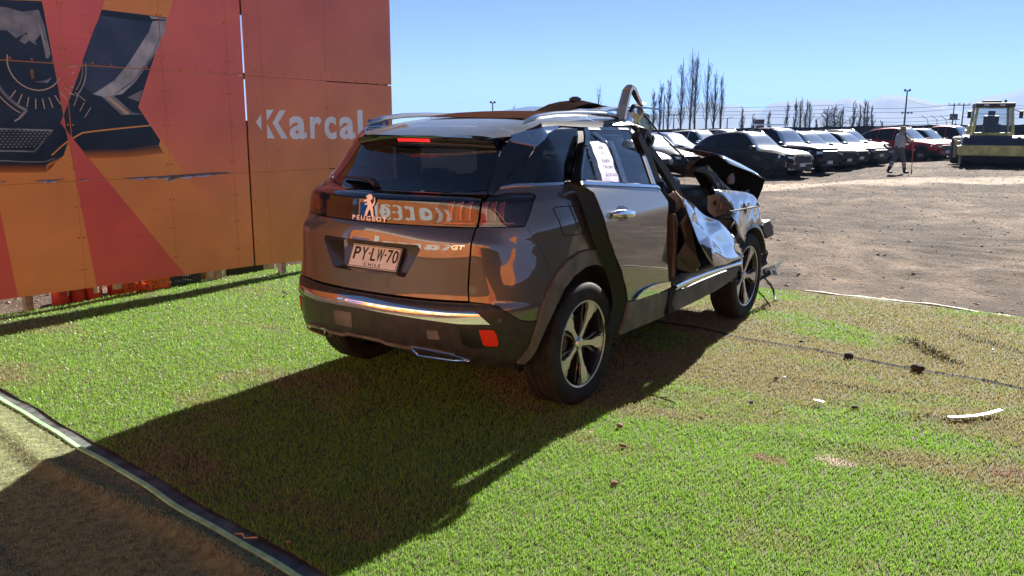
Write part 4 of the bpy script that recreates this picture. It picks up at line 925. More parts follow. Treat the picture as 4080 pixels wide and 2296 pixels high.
on_rear(fit_text('CRUE', 0, .060, 0, .014, .003, .02, 0), 'lettering', CHROME, gate, mir((-.905, 0))[0], .938)
pc, pt_ = Vector((-.757, 0, .796)), Vector((-.705, 0, .913)); pu = (pt_-pc).normalized(); pn = Vector((-pu.z, 0, pu.x)); pm = (pc+pt_)/2
PM = Matrix(((0, pu.x, pn.x, pm.x), (-1, 0, 0, pm.y), (0, pu.z, pn.z, pm.z), (0, 0, 0, 1)))
plate = MB(); plate.box(-.18, .18, -.065, .065, -.003, .001); po = plate.build('licence_plate', mat('plate_white', (.70, .67, .63), .45, noise_amt=.06, nscale=20), CAR, bevel=.004); po.matrix_basis = PM
INK = mat('plate_ink', (.012, .012, .014), .5)
def on_plate(me, name='lettering', m=INK): o = link(name, me, m, po); return o
for s_, x0, x1 in (('P', -.155, -.108), ('Y', -.100, -.052), ('L', -.026, .012), ('W', .016, .066), ('7', .092, .128), ('0', .132, .170)):
    me = fit_text(s_, x0, x1, -.022, .050, .0015, .012); me.transform(Matrix.Translation((0, 0, .0012))); on_plate(me)
me = fit_text('CHILE', -.062, .062, -.053, -.035, .0015, .01, 0, 1.5); me.transform(Matrix.Translation((0, 0, .0012))); on_plate(me)
for x in (-.038, .079): d_ = MB(); d_.lathe([(0, .0012), (.006, .0012), (.006, .0028), (0, .0028)], 12, Matrix.Translation((x, .018, 0))); d_.build('dot', INK, po)
fr = MB()
for a, b_, c_, d_ in ((-.176, .176, .058, .061), (-.176, .176, -.061, -.058), (-.176, -.173, -.058, .058), (.173, .176, -.058, .058)): fr.box(a, b_, c_, d_, .0012, .0022)
fr.build('plate_border', INK, po)
fp = MB(); fp.box(-.19, .19, -.072, .072, -.012, -.0035); f_ = fp.build('plate_holder', TRIM, po)
# ---- bumper
BP = [(RC, .668), (-1.2, .668), (-.884, .670), (-.866, .672), (-.736, .6665), (-.655, .6525), (-.538, .607), (-.465, .5795), (-.368, .5675), (-.313, .571), (-.335, .53), (-.378, .435), (-.43, .39), (-.486, .349), (-.658, .347), (-.90, .345), (-1.0, .350), (-1.27, .375), (-1.30, .40), (-1.42, .405), (-1.46, .42), (RC, .42)]
bum = panel('bumper', [sym(BP)], PLAS, CAR, .002, .02)
ch = lambda u, z: .012-.012*max(0, (z-(.612+.02*max(0, (-1.0-u))))/.03)**2
CP = [(RC, .652), (-1.338, .641), (-.996, .629), (-.822, .634), (-.80, .628), (-.703, .569), (-.925, .568), (-1.247, .583), (RC, .592)]
panel('chrome_strip', [sym(CP)], CHROME, bum, ch, .014, .03, .008)
ex = [(-1.246, .411), (-1.223, .421), (-.981, .402), (-.847, .371), (-.946, .362), (-1.208, .375)]
exi = [(-1.21, .405), (-1.19, .410), (-1.0, .394), (-.955, .373), (-.960, .370), (-1.19, .380)]
RF = [(-.781, .539), (-.672, .537), (-.650, .510), (-.636, .476), (-.637, .454), (-.65, .451), (-.735, .453), (-.750, .465)]
RFB = [(-.92, .545), (-.66, .545), (-.615, .47), (-.62, .44), (-.84, .438), (-.90, .46)]
TOW = [(-1.136, .521), (-1.063, .522), (-1.048, .476), (-1.132, .474)]
for fn in (0, 1):
    o1 = panel('exhaust_trim', ex, CHROME, bum, .010, .012, .03, .02); groove('exhaust_rim', ex, CHROME, o1, .004, .013); o2 = panel('exhaust_mouth', exi, BLK, o1, .0125, .004, .03, .02)
    o3 = panel('reflector_recess', RFB, mat('recess_black', (.008, .008, .009), .3), bum, .0028, .0, .03, .02); o4 = panel('reflector', RF, REDL, bum, .008, .006, .03, .02)
    o5 = panel('sensor', [(-.63+.012*math.cos(a), .587+.010*math.sin(a)) for a in [k_*math.pi/6 for k_ in range(12)]], PLAS_D, bum, .005, .003)
    if fn:
        n1 = mirror_obj(o1, bum)
        for q in list(o1.children): mirror_obj(q, n1)
        for q in list(o1.children):
            if q is not o2: bpy.data.objects.remove(q)
        for q in (o3, o4, o5): mirror_obj(q, bum)
        for q in (o2, o1, o3, o4, o5): bpy.data.objects.remove(q)
panel('tow_cover', TOW, PLAS_D, bum, .006, .004, .03, .02)
panel('bumper_insert', [(-1.53, .585), (-1.36, .58), (-1.33, .57), (-1.33, .48), (-1.56, .48), (-1.57, .55)][:0] or [mir(p) for p in [(-1.50, .555), (-1.36, .55), (-1.345, .535), (-1.355, .47), (-1.50, .47)]], PLAS_D, bum, .0045, .003, .03, .02)
panel('bumper_insert', [(-1.19, .548), (-1.02, .543), (-1.0, .53), (-.99, .45), (-1.20, .455)], PLAS, bum, .0045, .003, .03, .02)
panel('skid_trim', [sym([(RC, .438), (-1.46, .440), (-1.42, .426), (-1.27, .421), (-1.24, .43), (-1.10, .425), (-.95, .408), (-.95, .40), (-1.22, .414), (-1.27, .402), (-1.42, .408), (-1.46, .422), (RC, .424)])], PLAS_D, bum, .012, .008, .03, .02)
MB().box(-.52, .2, -.50, .50, .30, .42).box(-.3, 2.6, -.66, .66, .22, .32).build('underbody', BLK, CAR)
# ---- wheel arch cladding
AO = [(.66, .33), (.655, .45), (.62, .60), (.53, .745), (.42, .83), (.298, .872), (.15, .891), (.006, .896), (-.11, .862), (-.181, .815), (-.24, .741), (-.288, .658), (-.314, .574), (-.336, .53), (-.379, .435), (-.431, .39), (-.486, .347)]
AI = [(-.421, .338), (-.37, .37), (-.327, .409), (-.238, .536), (-.158, .632), (-.091, .72), (-.009, .777), (.082, .806), (.201, .806), (.345, .768), (.473, .674), (.55, .557), (.59, .438), (.60, .33)]
panel('wheel_arch', AO+AI, PLAS_D, CAR, .016, .03); ao = panel('wheel_arch', AO+AI, PLAS_D, CAR, .016, .03); mirror_obj(ao, CAR); bpy.data.objects.remove(ao)
def liner(x0, y0, y1, r_=.46, a0=-20, a1=200):
    b = MB(); n_ = 20; V = []
    for k_ in range(n_+1):
        a = R(a0+(a1-a0)*k_/n_)
        for y in (y0, y1): V.append((x0+r_*math.cos(a), y, .36+r_*math.sin(a)))
    V.append((x0, y1, .36)); b.add(V, [(2*i, 2*i+1, 2*i+3, 2*i+2) for i in range(n_)]+[(2*i+1, 2*n_+2, 2*i+3) for i in range(n_)]); return b.build('wheel_liner', TRIM, CAR, True)
liner(.0, -.865, -.52, .46, 2, 178); liner(0, .865, .52, .46, 2, 178)
# ---- rear door, sprung open
doff = lambda u, z: .075*max(0, 1.1-(XA(z)+u))/.9
DP = [(-.08, 1.253), (.30, 1.225), (.94, 1.177), (.984, 1.165), (1.075, 1.089), (1.06, .969), (1.109, .849), (1.229, .67), (1.286, .53), (1.292, .495), (.58, .542), (.537, .63), (.433, .744), (.272, .857), (.154, .955), (.095, 1.026), (.055, 1.125), (.023, 1.21)]
door = panel('rear_door', DP, PAINT, CAR, doff, .02)
do = lambda e: (lambda u, z: doff(u, z)+e)
panel('door_cladding', [(.578, .538), (1.292, .491), (1.30, .40), (1.284, .305), (.503, .352), (.55, .45)], PLAS_D, door, do(.012), .02)
panel('chrome_accent', [(.659, .537), (.70, .556), (.776, .573), (.90, .580), (1.02, .576), (1.268, .551), (1.285, .512), (1.13, .512), (.989, .518), (.85, .525)], CHROME, door, do(.018), .01)
panel('chrome_belt', [(-.085, 1.258), (.30, 1.230), (.94, 1.182), (.984, 1.170), (.975, 1.186), (.94, 1.198), (.30, 1.248), (-.082, 1.277)], CHROME, door, do(.008), .012)
panel('window_frame', [[(-.081, 1.280), (.10, 1.40), (.30, 1.53), (.337, 1.553), (1.016, 1.548), (.995, 1.530), (.37, 1.535), (.13, 1.40), (-.045, 1.283)]], GLOSSB, door, do(.0), .015)
panel('window_frame', [(1.016, 1.548), (1.022, 1.522), (.94, 1.202), (.905, 1.205), (.975, 1.45), (.995, 1.530)], SATIN, door, do(.002), .015)
panel('window_seal', [(.988, 1.530), (.97, 1.45), (.90, 1.207), (.865, 1.210), (.945, 1.45), (.965, 1.531)], BLK, door, do(.003), .01)
panel('window', [(-.045, 1.280), (.30, 1.250), (.865, 1.207), (.945, 1.45), (.962, 1.532), (.37, 1.535), (.13, 1.40)], PRIV, door, do(-.004), 0)
for q in ((.36, .52), (.80, .96)):
    panel('highlight_strip', [(q[0], 1.538), (q[1], 1.536), (q[1], 1.549), (q[0], 1.550)], mat('highlight_pale', (.45, .42, .40), .25, .2), door, do(.004), .0)  # pale strips painted in for the small bright highlights above the window
hd = MB(); HM = lambda u, z, o_: Vector(S(u, z, doff(u, z)+o_)); hd.tube([HM(.175, 1.082, .004), HM(.20, 1.083, .026), HM(.28, 1.081, .038), HM(.38, 1.071, .034), HM(.435, 1.062, .022), HM(.455, 1.060, .004)], [.012, .022, .026, .024, .018, .010], 10); hd.build('door_handle', CHROME, door, True)
panel('handle_cup', [(.242, 1.102), (.27, 1.115), (.30, 1.121), (.345, 1.118), (.385, 1.107), (.425, 1.09), (.43, 1.06), (.404, 1.042), (.35, 1.032), (.305, 1.034), (.265, 1.05)], mat('cup_shade', (.02, .02, .022), .15, .2, .5), door, do(.002), .0)
MB().box(.05, 1.05, -.80, -.78, .36, 1.2).build('door_aperture', BLK, CAR)
# black rubber edge of the sprung door
de = [(-.10, 1.262), (-.05, 1.245), (.0, 1.20), (.035, 1.12), (.075, 1.02), (.135, .945), (.255, .845), (.415, .735), (.52, .62), (.56, .54), (.55, .45), (.50, .36)]
b = MB(); V = []
for u, z in de:
    V += [Vector(S(u, z, doff(u, z)-.004)), Vector(S(u-.085, z+.012, doff(u, z)-.05))]
b.add(V, [(2*i, 2*i+1, 2*i+3, 2*i+2) for i in range(len(de)-1)]); b.build('door_seal', mat('seal_rubber', (.006, .006, .006), .5), CAR, True)
# ---- interior
M_SEAT = mat('seat_cloth', (.022, .022, .024), .85, noise_amt=.3, nscale=40)
st = MB(); st.box(.45, 1.0, -.62, .62, .42, .60); st.box(.30, .48, -.62, .62, .55, 1.12); st.build('rear_seat', M_SEAT, CAR, bevel=.03)
for y in (-.42, 0, .42): MB().box(.27, .37, y-.12, y+.12, 1.12, 1.28).build('headrest', M_SEAT, CAR, bevel=.03)
for y in (-.37, .37):
    s_ = MB(); s_.box(1.55, 2.05, y-.25, y+.25, .40, .58); s_.box(1.40, 1.58, y-.24, y+.24, .55, 1.15); s_.build('front_seat', M_SEAT, CAR, bevel=.04); MB().box(1.38, 1.48, y-.12, y+.12, 1.16, 1.33).build('headrest', M_SEAT, CAR, bevel=.03)
MB().box(-.5, 2.3, -.76, .76, .30, .36).build('floor', BLK, CAR)
lw = MB(); lw.box(-.1, 2.1, .80, .88, .35, 1.2); lw.box(1.3, 2.5, .74, .82, 1.0, 1.32); lw.box(.3, .42, .66, .78, 1.2, 1.55); lw.box(1.18, 1.32, .66, .76, 1.2, 1.58); lw.build('left_side', TRIM, CAR)
# ---- wheels
def make_wheel(parent_name='wheel'):
    e = empty(parent_name); AX = Matrix(((1, 0, 0, 0), (0, 0, -1, 0), (0, 1, 0, 0), (0, 0, 0, 1)))   # local z -> -y (outwards)
    t = MB(); pr = [(.252, .098), (.262, .103), (.285, .1065), (.318, .1045), (.336, .099), (.3455, .091), (.3495, .082), (.3515, .066), (.3470, .0635), (.3470, .0575), (.3520, .055), (.3528, .030), (.3475, .027), (.3475, .019), (.3530, .016), (.3530, -.016), (.3475, -.019), (.3475, -.027), (.3528, -.030), (.352, -.055), (.347, -.0575), (.347, -.0635), (.3515, -.066), (.3495, -.082), (.3455, -.091), (.336, -.099), (.318, -.1045), (.285, -.1065), (.252, -.10)]
    t.lathe(pr, 72, AX); ty = t.build('tyre', RUB, e, True, 40)
    tb = MB()
    for k in range(72):
        a = 2*math.pi*k/72
        for s in (1, -1):
            M = Matrix.Rotation(-a, 4, 'Y') @ Matrix.Translation((0, -s*.074, 0))
            tb.box(-.0035, .0035, -.012, .012, .345, .3535, M)
    tag(tb.build('tread_blocks', RUB, ty), kind='stuff')
    rm = MB(); rm.lathe([(.228, -.09), (.228, .055), (.236, .085), (.2425, .094), (.2505, .095), (.2515, .088), (.244, -.09)], 72, AX); rm.build('rim', ALUB, e, True, 40)
    lp = MB(); lp.lathe([(.2385, .0945), (.2480, .0975), (.2500, .0955), (.2500, .092)], 72, AX); lp.build('rim_lip', ALU, e, True)
    bk = MB(); bk.lathe([(.0001, .0), (.150, .0), (.155, .006), (.155, .02), (.0001, .022)], 40, AX); bk.build('brake_disc', mat('brake_disc', (.14, .10, .07), .45, .8), e, True)
    cl = MB(); cl.box(-.20, -.10, -.045, .0, -.07, .10); cl.build('brake_caliper', mat('caliper', (.10, .045, .02), .6), e, bevel=.008)
    A0 = 63
    def polar(r_, t_, a): return (r_*math.cos(a)-t_*math.sin(a), r_*math.sin(a)+t_*math.cos(a))
    for k in range(5):
        a = R(A0+72*k)
        sp_ = MB(); poly = [(.030, -.017), (.09, -.0140), (.135, -.0165), (.160, -.028), (.185, -.034), (.2390, -.030), (.2395, .030), (.185, .034), (.160, .028), (.135, .0165), (.09, .0140), (.030, .017)]
        dz = lambda r_: .060+.030*min(1, r_/.22)
        n_ = len(poly); V = [Vector((*polar(r_, t_, a), dz(r_))) for r_, t_ in poly]+[Vector((*polar(r_, t_*1.05, a), dz(r_)-.012)) for r_, t_ in poly]
        sp_.add([AX @ v for v in V], [(0, 1, 10, 11), (1, 2, 9, 10), (2, 3, 8, 9), (3, 4, 7, 8), (4, 5, 6, 7)]+[(i, (i+1) % n_, n_+(i+1) % n_, n_+i) for i in range(n_)])
        sp_.build('spoke', ALU, e)
        for s in (1, -1):
            ck = MB(); poly = [(.196, s*.038), (.2392, s*.034), (.2385, s*.066), (.2250, s*.058)]; ck.prism([polar(r_, t_, a) for r_, t_ in poly], .070, .089, AX); ck.build('rim_chip', ALU, e)
            wb = MB(); poly = [(.05, s*.022), (.10, s*.028), (.16, s*.055), (.230, s*.080), (.230, s*.055), (.165, s*.038), (.10, s*.018)]; wb.prism([polar(r_, t_, a) for r_, t_ in poly], .015, .062, AX); wb.build('spoke_web', ALUB, e)
    hc = MB(); hc.lathe([(.047, .03), (.040, .062), (.0325, .070), (.031, .074), (.020, .0765), (.0001, .077)], 32, AX); hc.build('hub_cap', ALU, e, True, 30)
    pl_ = MB(); pl_.lathe([(.060, .02), (.058, .058), (.034, .064)], 32, AX); pl_.build('hub', ALUB, e, True)
    return e
W0 = make_wheel(); W0.parent = CAR; W0.location = (0, -.7985, .353)
def place_wheel(x, y, rot=0, flip=False, steer=0, spin=0):
    c = copy_tree(W0, CAR); c.location = (x, y, .353); c.rotation_euler = (0, spin, (math.pi if flip else 0)+steer); return c
place_wheel(2.675, -.8065, 0, False, R(0)); place_wheel(0, .7985, 0, True); place_wheel(2.66, .79, 0, True, 0, .4)
for q in [W0]: pass
# ================================================================== crushed front end
def poly3(name, V, F, m, parent=CAR, smooth=False, thick=.004):
    b = MB(); b.add(V, F); o = b.build(name, m, parent, smooth, 40, fix=False)
    if thick:
        s = o.modifiers.new('solid', 'SOLIDIFY'); s.thickness = thick; s.offset = 0
    return o
def crumple(name, outline, m, parent=CAR, amp=.02, step=.05, seed=1, axis='y', base=None, smooth=False, sharp=True):
    """sheet metal beaten out of shape: outline in (x,z), depth from folded ridged noise"""
    bm = bmesh.new(); bm.faces.new([bm.verts.new((a, b_, 0)) for a, b_ in outline]); xs = [p[0] for p in outline]; zs = [p[1] for p in outline]
    ang = .5+seed*.7
    for d, (ca, sa) in enumerate(((math.cos(ang), math.sin(ang)), (-math.sin(ang+.3), math.cos(ang+.3)))):
        pr = [x*ca+z*sa for x, z in outline]; k = math.floor(min(pr)/step)+1
        while k*step < max(pr): bmesh.ops.bisect_plane(bm, geom=bm.verts[:]+bm.edges[:]+bm.faces[:], plane_co=(ca*k*step, sa*k*step, 0), plane_no=(ca, sa, 0), dist=1e-5); k += 1
    bmesh.ops.triangulate(bm, faces=bm.faces[:])
    for v in bm.verts:
        x, z = v.co.x, v.co.y; n = abs(noise.noise(Vector((x*4.5+seed*7, z*4.5, seed))))*1.6-.35+.5*noise.noise(Vector((x*11, z*11, seed*3)))
        y = base(x, z) if callable(base) else base; v.co = Vector((x, y-amp*n, z))
    bmesh.ops.recalc_face_normals(bm, faces=bm.faces); me = bpy.data.meshes.new(name); bm.to_mesh(me); bm.free()
    o = link(name, me, m, parent, smooth, 28)
    s = o.modifiers.new('solid', 'SOLIDIFY'); s.thickness = .003; return o
CRUSH = car_paint('crushed_paint', (.24, .245, .26), .85, .09, .01)
# sill with chrome
sc_ = [(1.141, .525), (1.30, .533), (1.475, .538), (1.70, .537), (1.95, .532), (2.2, .524), (2.424, .513), (2.382, .481), (2.2, .486), (1.957, .488), (1.576, .484), (1.35, .478), (1.155, .473)]
n = len(sc_); b = MB(); V = [(x, -.930-.018*math.sin(math.pi*min(1, max(0, (z-.47)/.07))), z) for x, z in sc_]
top = sc_[:7]; bot = sc_[7:][::-1]
rows_ = []
for k in range(24):
    t = k/23; 
    def at_(L, t):
        f = t*(len(L)-1); i = min(int(f), len(L)-2); q = f-i; return (L[i][0]*(1-q)+L[i+1][0]*q, L[i][1]*(1-q)+L[i+1][1]*q)
    a = at_(top, t); c = at_(bot, t); rows_.append([(a[0]*(1-s)+c[0]*s, -.925-.022*math.sin(math.pi*(.15+.75*s)), a[1]*(1-s)+c[1]*s) for s in (0, .2, .4, .6, .8, 1)])
b.add([p for r_ in rows_ for p in r_], [(i*6+j, i*6+j+1, (i+1)*6+j+1, (i+1)*6+j) for i in range(23) for j in range(5)]); b.build('sill_chrome', CHROME, CAR, True, 180)
cl = [(1.155, .471), (1.576, .482), (1.957, .486), (2.382, .479), (2.36, .44), (2.325, .401), (2.12, .372), (1.892, .352), (1.499, .338), (1.16, .332), (1.10, .40)]
b = MB(); n = len(cl); b.prism(cl, .60, .935, Matrix(((1, 0, 0, 0), (0, 0, -1, 0), (0, 1, 0, 0), (0, 0, 0, 1)))); b.build('sill', PLAS_D, CAR, bevel=.012)
MB().box(1.06, 1.16, -.93, -.80, .33, .50).build('sill_gap', BLK, CAR)
# crumpled front door skin
sk = [(1.216, 1.085), (1.265, 1.099), (1.486, 1.045), (1.651, .938), (1.9, .879), (2.176, .758), (2.355, .641), (2.382, .560), (2.20, .575), (1.941, .597), (1.78, .590), (1.619, .603), (1.447, .614), (1.403, .678), (1.305, .904), (1.219, 1.05)]
SKV = [(1.216, -.93, 1.085), (1.265, -.90, 1.099), (1.486, -.88, 1.045), (1.651, -.90, .938), (1.90, -.93, .879), (2.176, -.93, .758), (2.355, -.945, .641), (2.382, -.965, .555),          # 0-7 outline
       (2.17, -1.015, .578), (1.941, -1.045, .597), (1.78, -1.055, .588), (1.619, -1.07, .603), (1.447, -1.075, .614), (1.403, -1.045, .678), (1.345, -1.00, .79), (1.285, -.965, .93), (1.219, -.94, 1.05),    # 8-16
       (1.38, -.955, .985), (1.485, -.945, .911), (1.555, -1.005, .809), (1.912, -.975, .826), (1.70, -.925, .875), (1.764, -1.02, .712), (1.43, -1.03, .745), (1.715, -1.05, .645), (2.025, -1.025, .655), (2.15, -.975, .70)]   # 17-26
SKF = [(0, 1, 16), (1, 2, 17), (1, 17, 16), (16, 17, 15), (17, 2, 18), (2, 3, 18), (17, 18, 15), (15, 18, 19), (18, 3, 21), (18, 21, 19), (3, 4, 21), (4, 20, 21), (21, 20, 19), (15, 19, 14), (14, 19, 23), (19, 22, 23), (19, 20, 22), (4, 5, 20), (5, 26, 20), (20, 26, 22), (26, 25, 22), (5, 6, 26), (6, 7, 25), (6, 25, 26), (7, 8, 25), (8, 9, 25), (25, 24, 22), (9, 24, 25), (9, 10, 24), (10, 11, 24), (22, 24, 23), (11, 12, 23), (11, 23, 24), (12, 13, 23), (13, 14, 23)]
random.seed(5); SKV = [v if i < 17 else (v[0], v[1]+random.uniform(-.03, .03), v[2]) for i, v in enumerate(SKV)]
o = poly3('crumpled_door_skin', SKV, SKF, CRUSH, CAR, True, .003); o.data.set_sharp_from_angle(angle=R(24))
ss = o.modifiers.new('sub', 'SUBSURF'); ss.subdivision_type = 'CATMULL_CLARK'; ss.levels = 2; ss.render_levels = 2
for e_ in o.data.edges: pass
at = o.data.attributes.new('crease_edge', 'FLOAT', 'EDGE')
for i in range(len(o.data.edges)): at.data[i].value = .8+.2*random.random()
poly3('skin_flange', [(2.382, -.963, .555), (2.17, -1.013, .578), (1.941, -1.043, .597), (1.78, -1.053, .588), (1.619, -1.068, .603), (1.447, -1.073, .614), (1.46, -.97, .56), (1.80, -.95, .55), (2.36, -.93, .53)], [(0, 1, 2, 7, 8), (2, 3, 4, 7), (4, 5, 6, 7)], mat('flange_dark', (.05, .045, .04), .3, .4), CAR)
# inner face of that door, dark hollow, pillar
poly3('door_inner', [(1.332, -.87, .917), (1.30, -.93, .99), (1.305, -.955, .904), (1.403, -.975, .678), (1.447, -.985, .610), (1.45, -.93, .555), (1.327, -.86, .60), (1.314, -.86, .682), (1.35, -.90, .78)], [(0, 1, 2), (0, 2, 8), (8, 2, 3), (8, 3, 7), (7, 3, 4), (7, 4, 5), (7, 5, 6)], mat('door_inner_dark', (.06, .045, .035), .35, .4, .3), CAR)
poly3('door_hollow', [(1.327, -.84, .60), (1.45, -.92, .555), (2.0, -.90, .57), (2.38, -.88, .53), (2.3, -.6, .55), (1.3, -.6, .55)], [(0, 1, 2, 3, 4, 5)], BLK, CAR)
b = MB(); b.box(1.16, 2.25, -.86, -.60, .47, .55); b.build('inner_sill', TRIM, CAR)
pv = [(1.225, .971), (1.24, .985), (1.262, .974), (1.31, .905), (1.309, .841), (1.295, .524), (1.24, .535), (1.26, .75)]
b = MB(); b.prism(pv, .80, .865, XZ); b.build('centre_pillar', mat('pillar_copper', (.12, .065, .038), .5, .2, .2), CAR, bevel=.006)
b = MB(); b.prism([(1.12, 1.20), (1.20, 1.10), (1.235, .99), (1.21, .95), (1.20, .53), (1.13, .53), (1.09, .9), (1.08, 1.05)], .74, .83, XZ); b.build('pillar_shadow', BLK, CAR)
poly3('torn_trim', [(1.263, -.80, 1.103), (1.30, -.82, 1.122), (1.337, -.80, 1.126), (1.43, -.82, 1.06), (1.507, -.80, 1.007), (1.423, -.79, .970), (1.36, -.82, 1.02), (1.32, -.83, 1.06)], [(0, 1, 7), (1, 2, 3, 7), (3, 4, 6, 7), (4, 5, 6)], TAN, CAR)
b = MB(); b.tube([(1.335, -.815, 1.125), (1.42, -.83, 1.068), (1.51, -.81, 1.005)], .008, 6); b.build('airbag_cord', mat('cord', (.45, .33, .2), .7), CAR, True)
# pillar trims hanging forward
def bar(name, a, c, wd, th, m):
    a, c = Vector(a), Vector(c); d = (c-a).normalized(); s = d.cross(Vector((0, 1, 0))).normalized(); b = MB(); k = 8; V = []
    for i in range(k+1):
        t = i/k; p = a.lerp(c, t)+s*.012*math.sin(t*3.1); w2_ = wd*(.75+.25*math.sin(math.pi*t)); V += [p+s*w2_, p-s*w2_, p-s*w2_+Vector((0, th, 0)), p+s*w2_+Vector((0, th, 0))]
    b.add(V, [(i*4+j, i*4+(j+1) % 4, (i+1)*4+(j+1) % 4, (i+1)*4+j) for i in range(k) for j in range(4)]+[(0, 1, 2, 3), tuple(range(4*k, 4*k+4))[::-1]]); return b.build(name, m, CAR, True, 40)
bar('pillar_trim', (.80, -.80, 1.505), (1.165, -.80, 1.135), .030, .05, mat('brown_black_trim', (.018, .012, .010), .5)); bar('pillar_trim', (.98, -.78, 1.432), (1.555, -.78, 1.062), .030, .04, TRIM)
b = MB(); b.tube([(1.196, -.60, 1.662), (1.30, -.60, 1.620), (1.514, -.60, 1.512), (1.9, -.60, 1.36), (2.277, -.60, 1.212)], .007, 8); b.build('steel_rod', mat('rod_steel', (.08, .08, .085), .25, .9), CAR, True)
b = MB(); M = Matrix.Translation((1.03, -.75, 1.487)) @ Matrix.Rotation(.55, 4, 'Y'); b.box(-.075, .06, -.02, .02, -.016, .018, M); b.box(-.085, -.05, -.02, .02, -.05, .0, M); b.box(.02, .05, -.025, .025, -.03, .03, M); b.build('hinge_bracket', PLAS, CAR, bevel=.004)
crumple('torn_roof_corner', [(.88, 1.600), (.96, 1.640), (1.032, 1.669), (1.138, 1.663), (1.195, 1.625), (1.181, 1.569), (1.114, 1.513), (1.04, 1.53), (.988, 1.555), (.90, 1.575)], mat('torn_silver', (.60, .58, .60), .16, .9), CAR, .06, .035, 3, base=lambda x, z: -.63+.08*(x-.9))
crumple('windscreen_scrap', [(1.20, 1.648), (1.298, 1.659), (1.393, 1.652), (1.45, 1.635), (1.483, 1.600), (1.465, 1.545), (1.415, 1.495), (1.36, 1.51), (1.31, 1.490), (1.268, 1.52), (1.268, 1.577), (1.22, 1.61)], tint_glass('shattered_glass', (.55, .70, .66), .40, 1, 1.5), CAR, .05, .03, 5, base=-.55)
b = MB(); b.tube([(1.02, -.62, 1.655), (1.06, -.62, 1.685), (1.13, -.61, 1.690), (1.20, -.60, 1.675), (1.24, -.60, 1.655)], [.012, .016, .014, .016, .010], 7); b.build('twisted_seal', mat('twisted_black', (.012, .010, .010), .4), CAR, True)
b = MB(); b.box(1.02, 1.16, -.66, -.56, 1.47, 1.55); b.box(.98, 1.05, -.68, -.60, 1.50, 1.57); b.build('roof_end_cavity', BLK, CAR, bevel=.02)
poly3('roof_flange', [(.72, -.645, 1.575), (.95, -.635, 1.592), (1.12, -.64, 1.560), (1.20, -.65, 1.515), (1.15, -.665, 1.545), (.95, -.66, 1.568), (.72, -.66, 1.562)], [(0, 1, 5, 6), (1, 2, 4, 5), (2, 3, 4)], mat('flange_black', (.03, .03, .03), .3), CAR)
# fender with folded crease
fo = [(2.008, 1.099), (2.20, 1.086), (2.42, 1.065), (2.61, 1.043), (2.741, 1.014), (2.80, .965), (2.835, .922), (2.86, .85), (2.875, .780), (2.733, .785), (2.62, .795), (2.515, .760), (2.47, .715), (2.436, .654), (2.36, .70), (2.28, .761), (2.245, .86), (2.202, .969), (2.12, 1.03)]
fe = crumple('front_fender', fo, mat('fender_bright', (.45, .46, .48), .10, .85, .6, noise_amt=0), CAR, .012, .06, 2, base=lambda x, z: -.935+.16*(z-.76)+.05*max(0, (z-.98)/.12)**1.5-.014*math.exp(-((z-.925)/.02)**2)+.02*math.exp(-((z-.90)/.012)**2), smooth=True); fe.data.shade_smooth()
b = MB(); b.tube([(2.15, -.915, .928), (2.4, -.918, .925), (2.6, -.918, .922), (2.83, -.91, .918)], .007, 6); b.build('fender_crease', TRIM, fe, True)
b = MB()
for k in range(15):
    a0 = R(20+k*10.5); a1 = R(20+(k+1)*10.5)
    V = [(2.675+r_*math.cos(a), y, .352+r_*math.sin(a)) for a in (a0, a1) for r_, y in ((.405, -.925), (.440, -.915), (.405, -.80))]
    b.add(V, [(0, 1, 4, 3), (0, 3, 5, 2)])
b.build('front_arch_lip', mat('lip_grey', (.10, .10, .105), .3, .4), CAR, True)
b = MB(); V = []
for k in range(17):
    a = R(-15+k*12); V += [(2.675+.47*math.cos(a), -.84, .36+.47*math.sin(a)), (2.675+.47*math.cos(a), -.50, .36+.47*math.sin(a))]
V.append((2.675, -.50, .36)); b.add(V, [(2*i, 2*i+1, 2*i+3, 2*i+2) for i in range(16)]+[(2*i+1, 34, 2*i+3) for i in range(16)]); b.build('wheel_liner', TRIM, CAR, True)
# beige hinge pillar
bz = [(2.012, 1.046), (2.05, 1.05), (2.095, 1.045), (2.16, 1.058), (2.287, 1.057), (2.408, .996), (2.507, .948), (2.55, .827), (2.35, .85), (2.183, .875), (2.09, .91), (2.026, .944)]
hp = crumple('hinge_pillar', bz, BEIGE, CAR, .012, .05, 6, base=-.78)
for x, z, r_ in ((2.14, .985, .018), (2.30, .94, .011), (2.36, .97, .012), (2.18, .92, .008), (2.40, .90, .010)):
    b = MB(); b.lathe([(0, 0), (r_, 0), (r_, .004), (0, .004)], 14, Matrix.Translation((x, -.797, z)) @ XZ); b.build('hole', BLK, hp)
MB().box(2.27, 2.40, -.803, -.785, .93, .985).build('pressed_boss', BEIGE, hp, bevel=.008); MB().box(2.16, 2.48, -.80, -.785, .862, .876).build('pressed_rib', TRIM, hp)
poly3('lower_pillar', [(2.20, -.80, .855), (2.54, -.80, .82), (2.56, -.80, .70), (2.40, -.82, .76)], [(0, 1, 2, 3)], mat('brown_primer', (.20, .11, .07), .6), CAR)
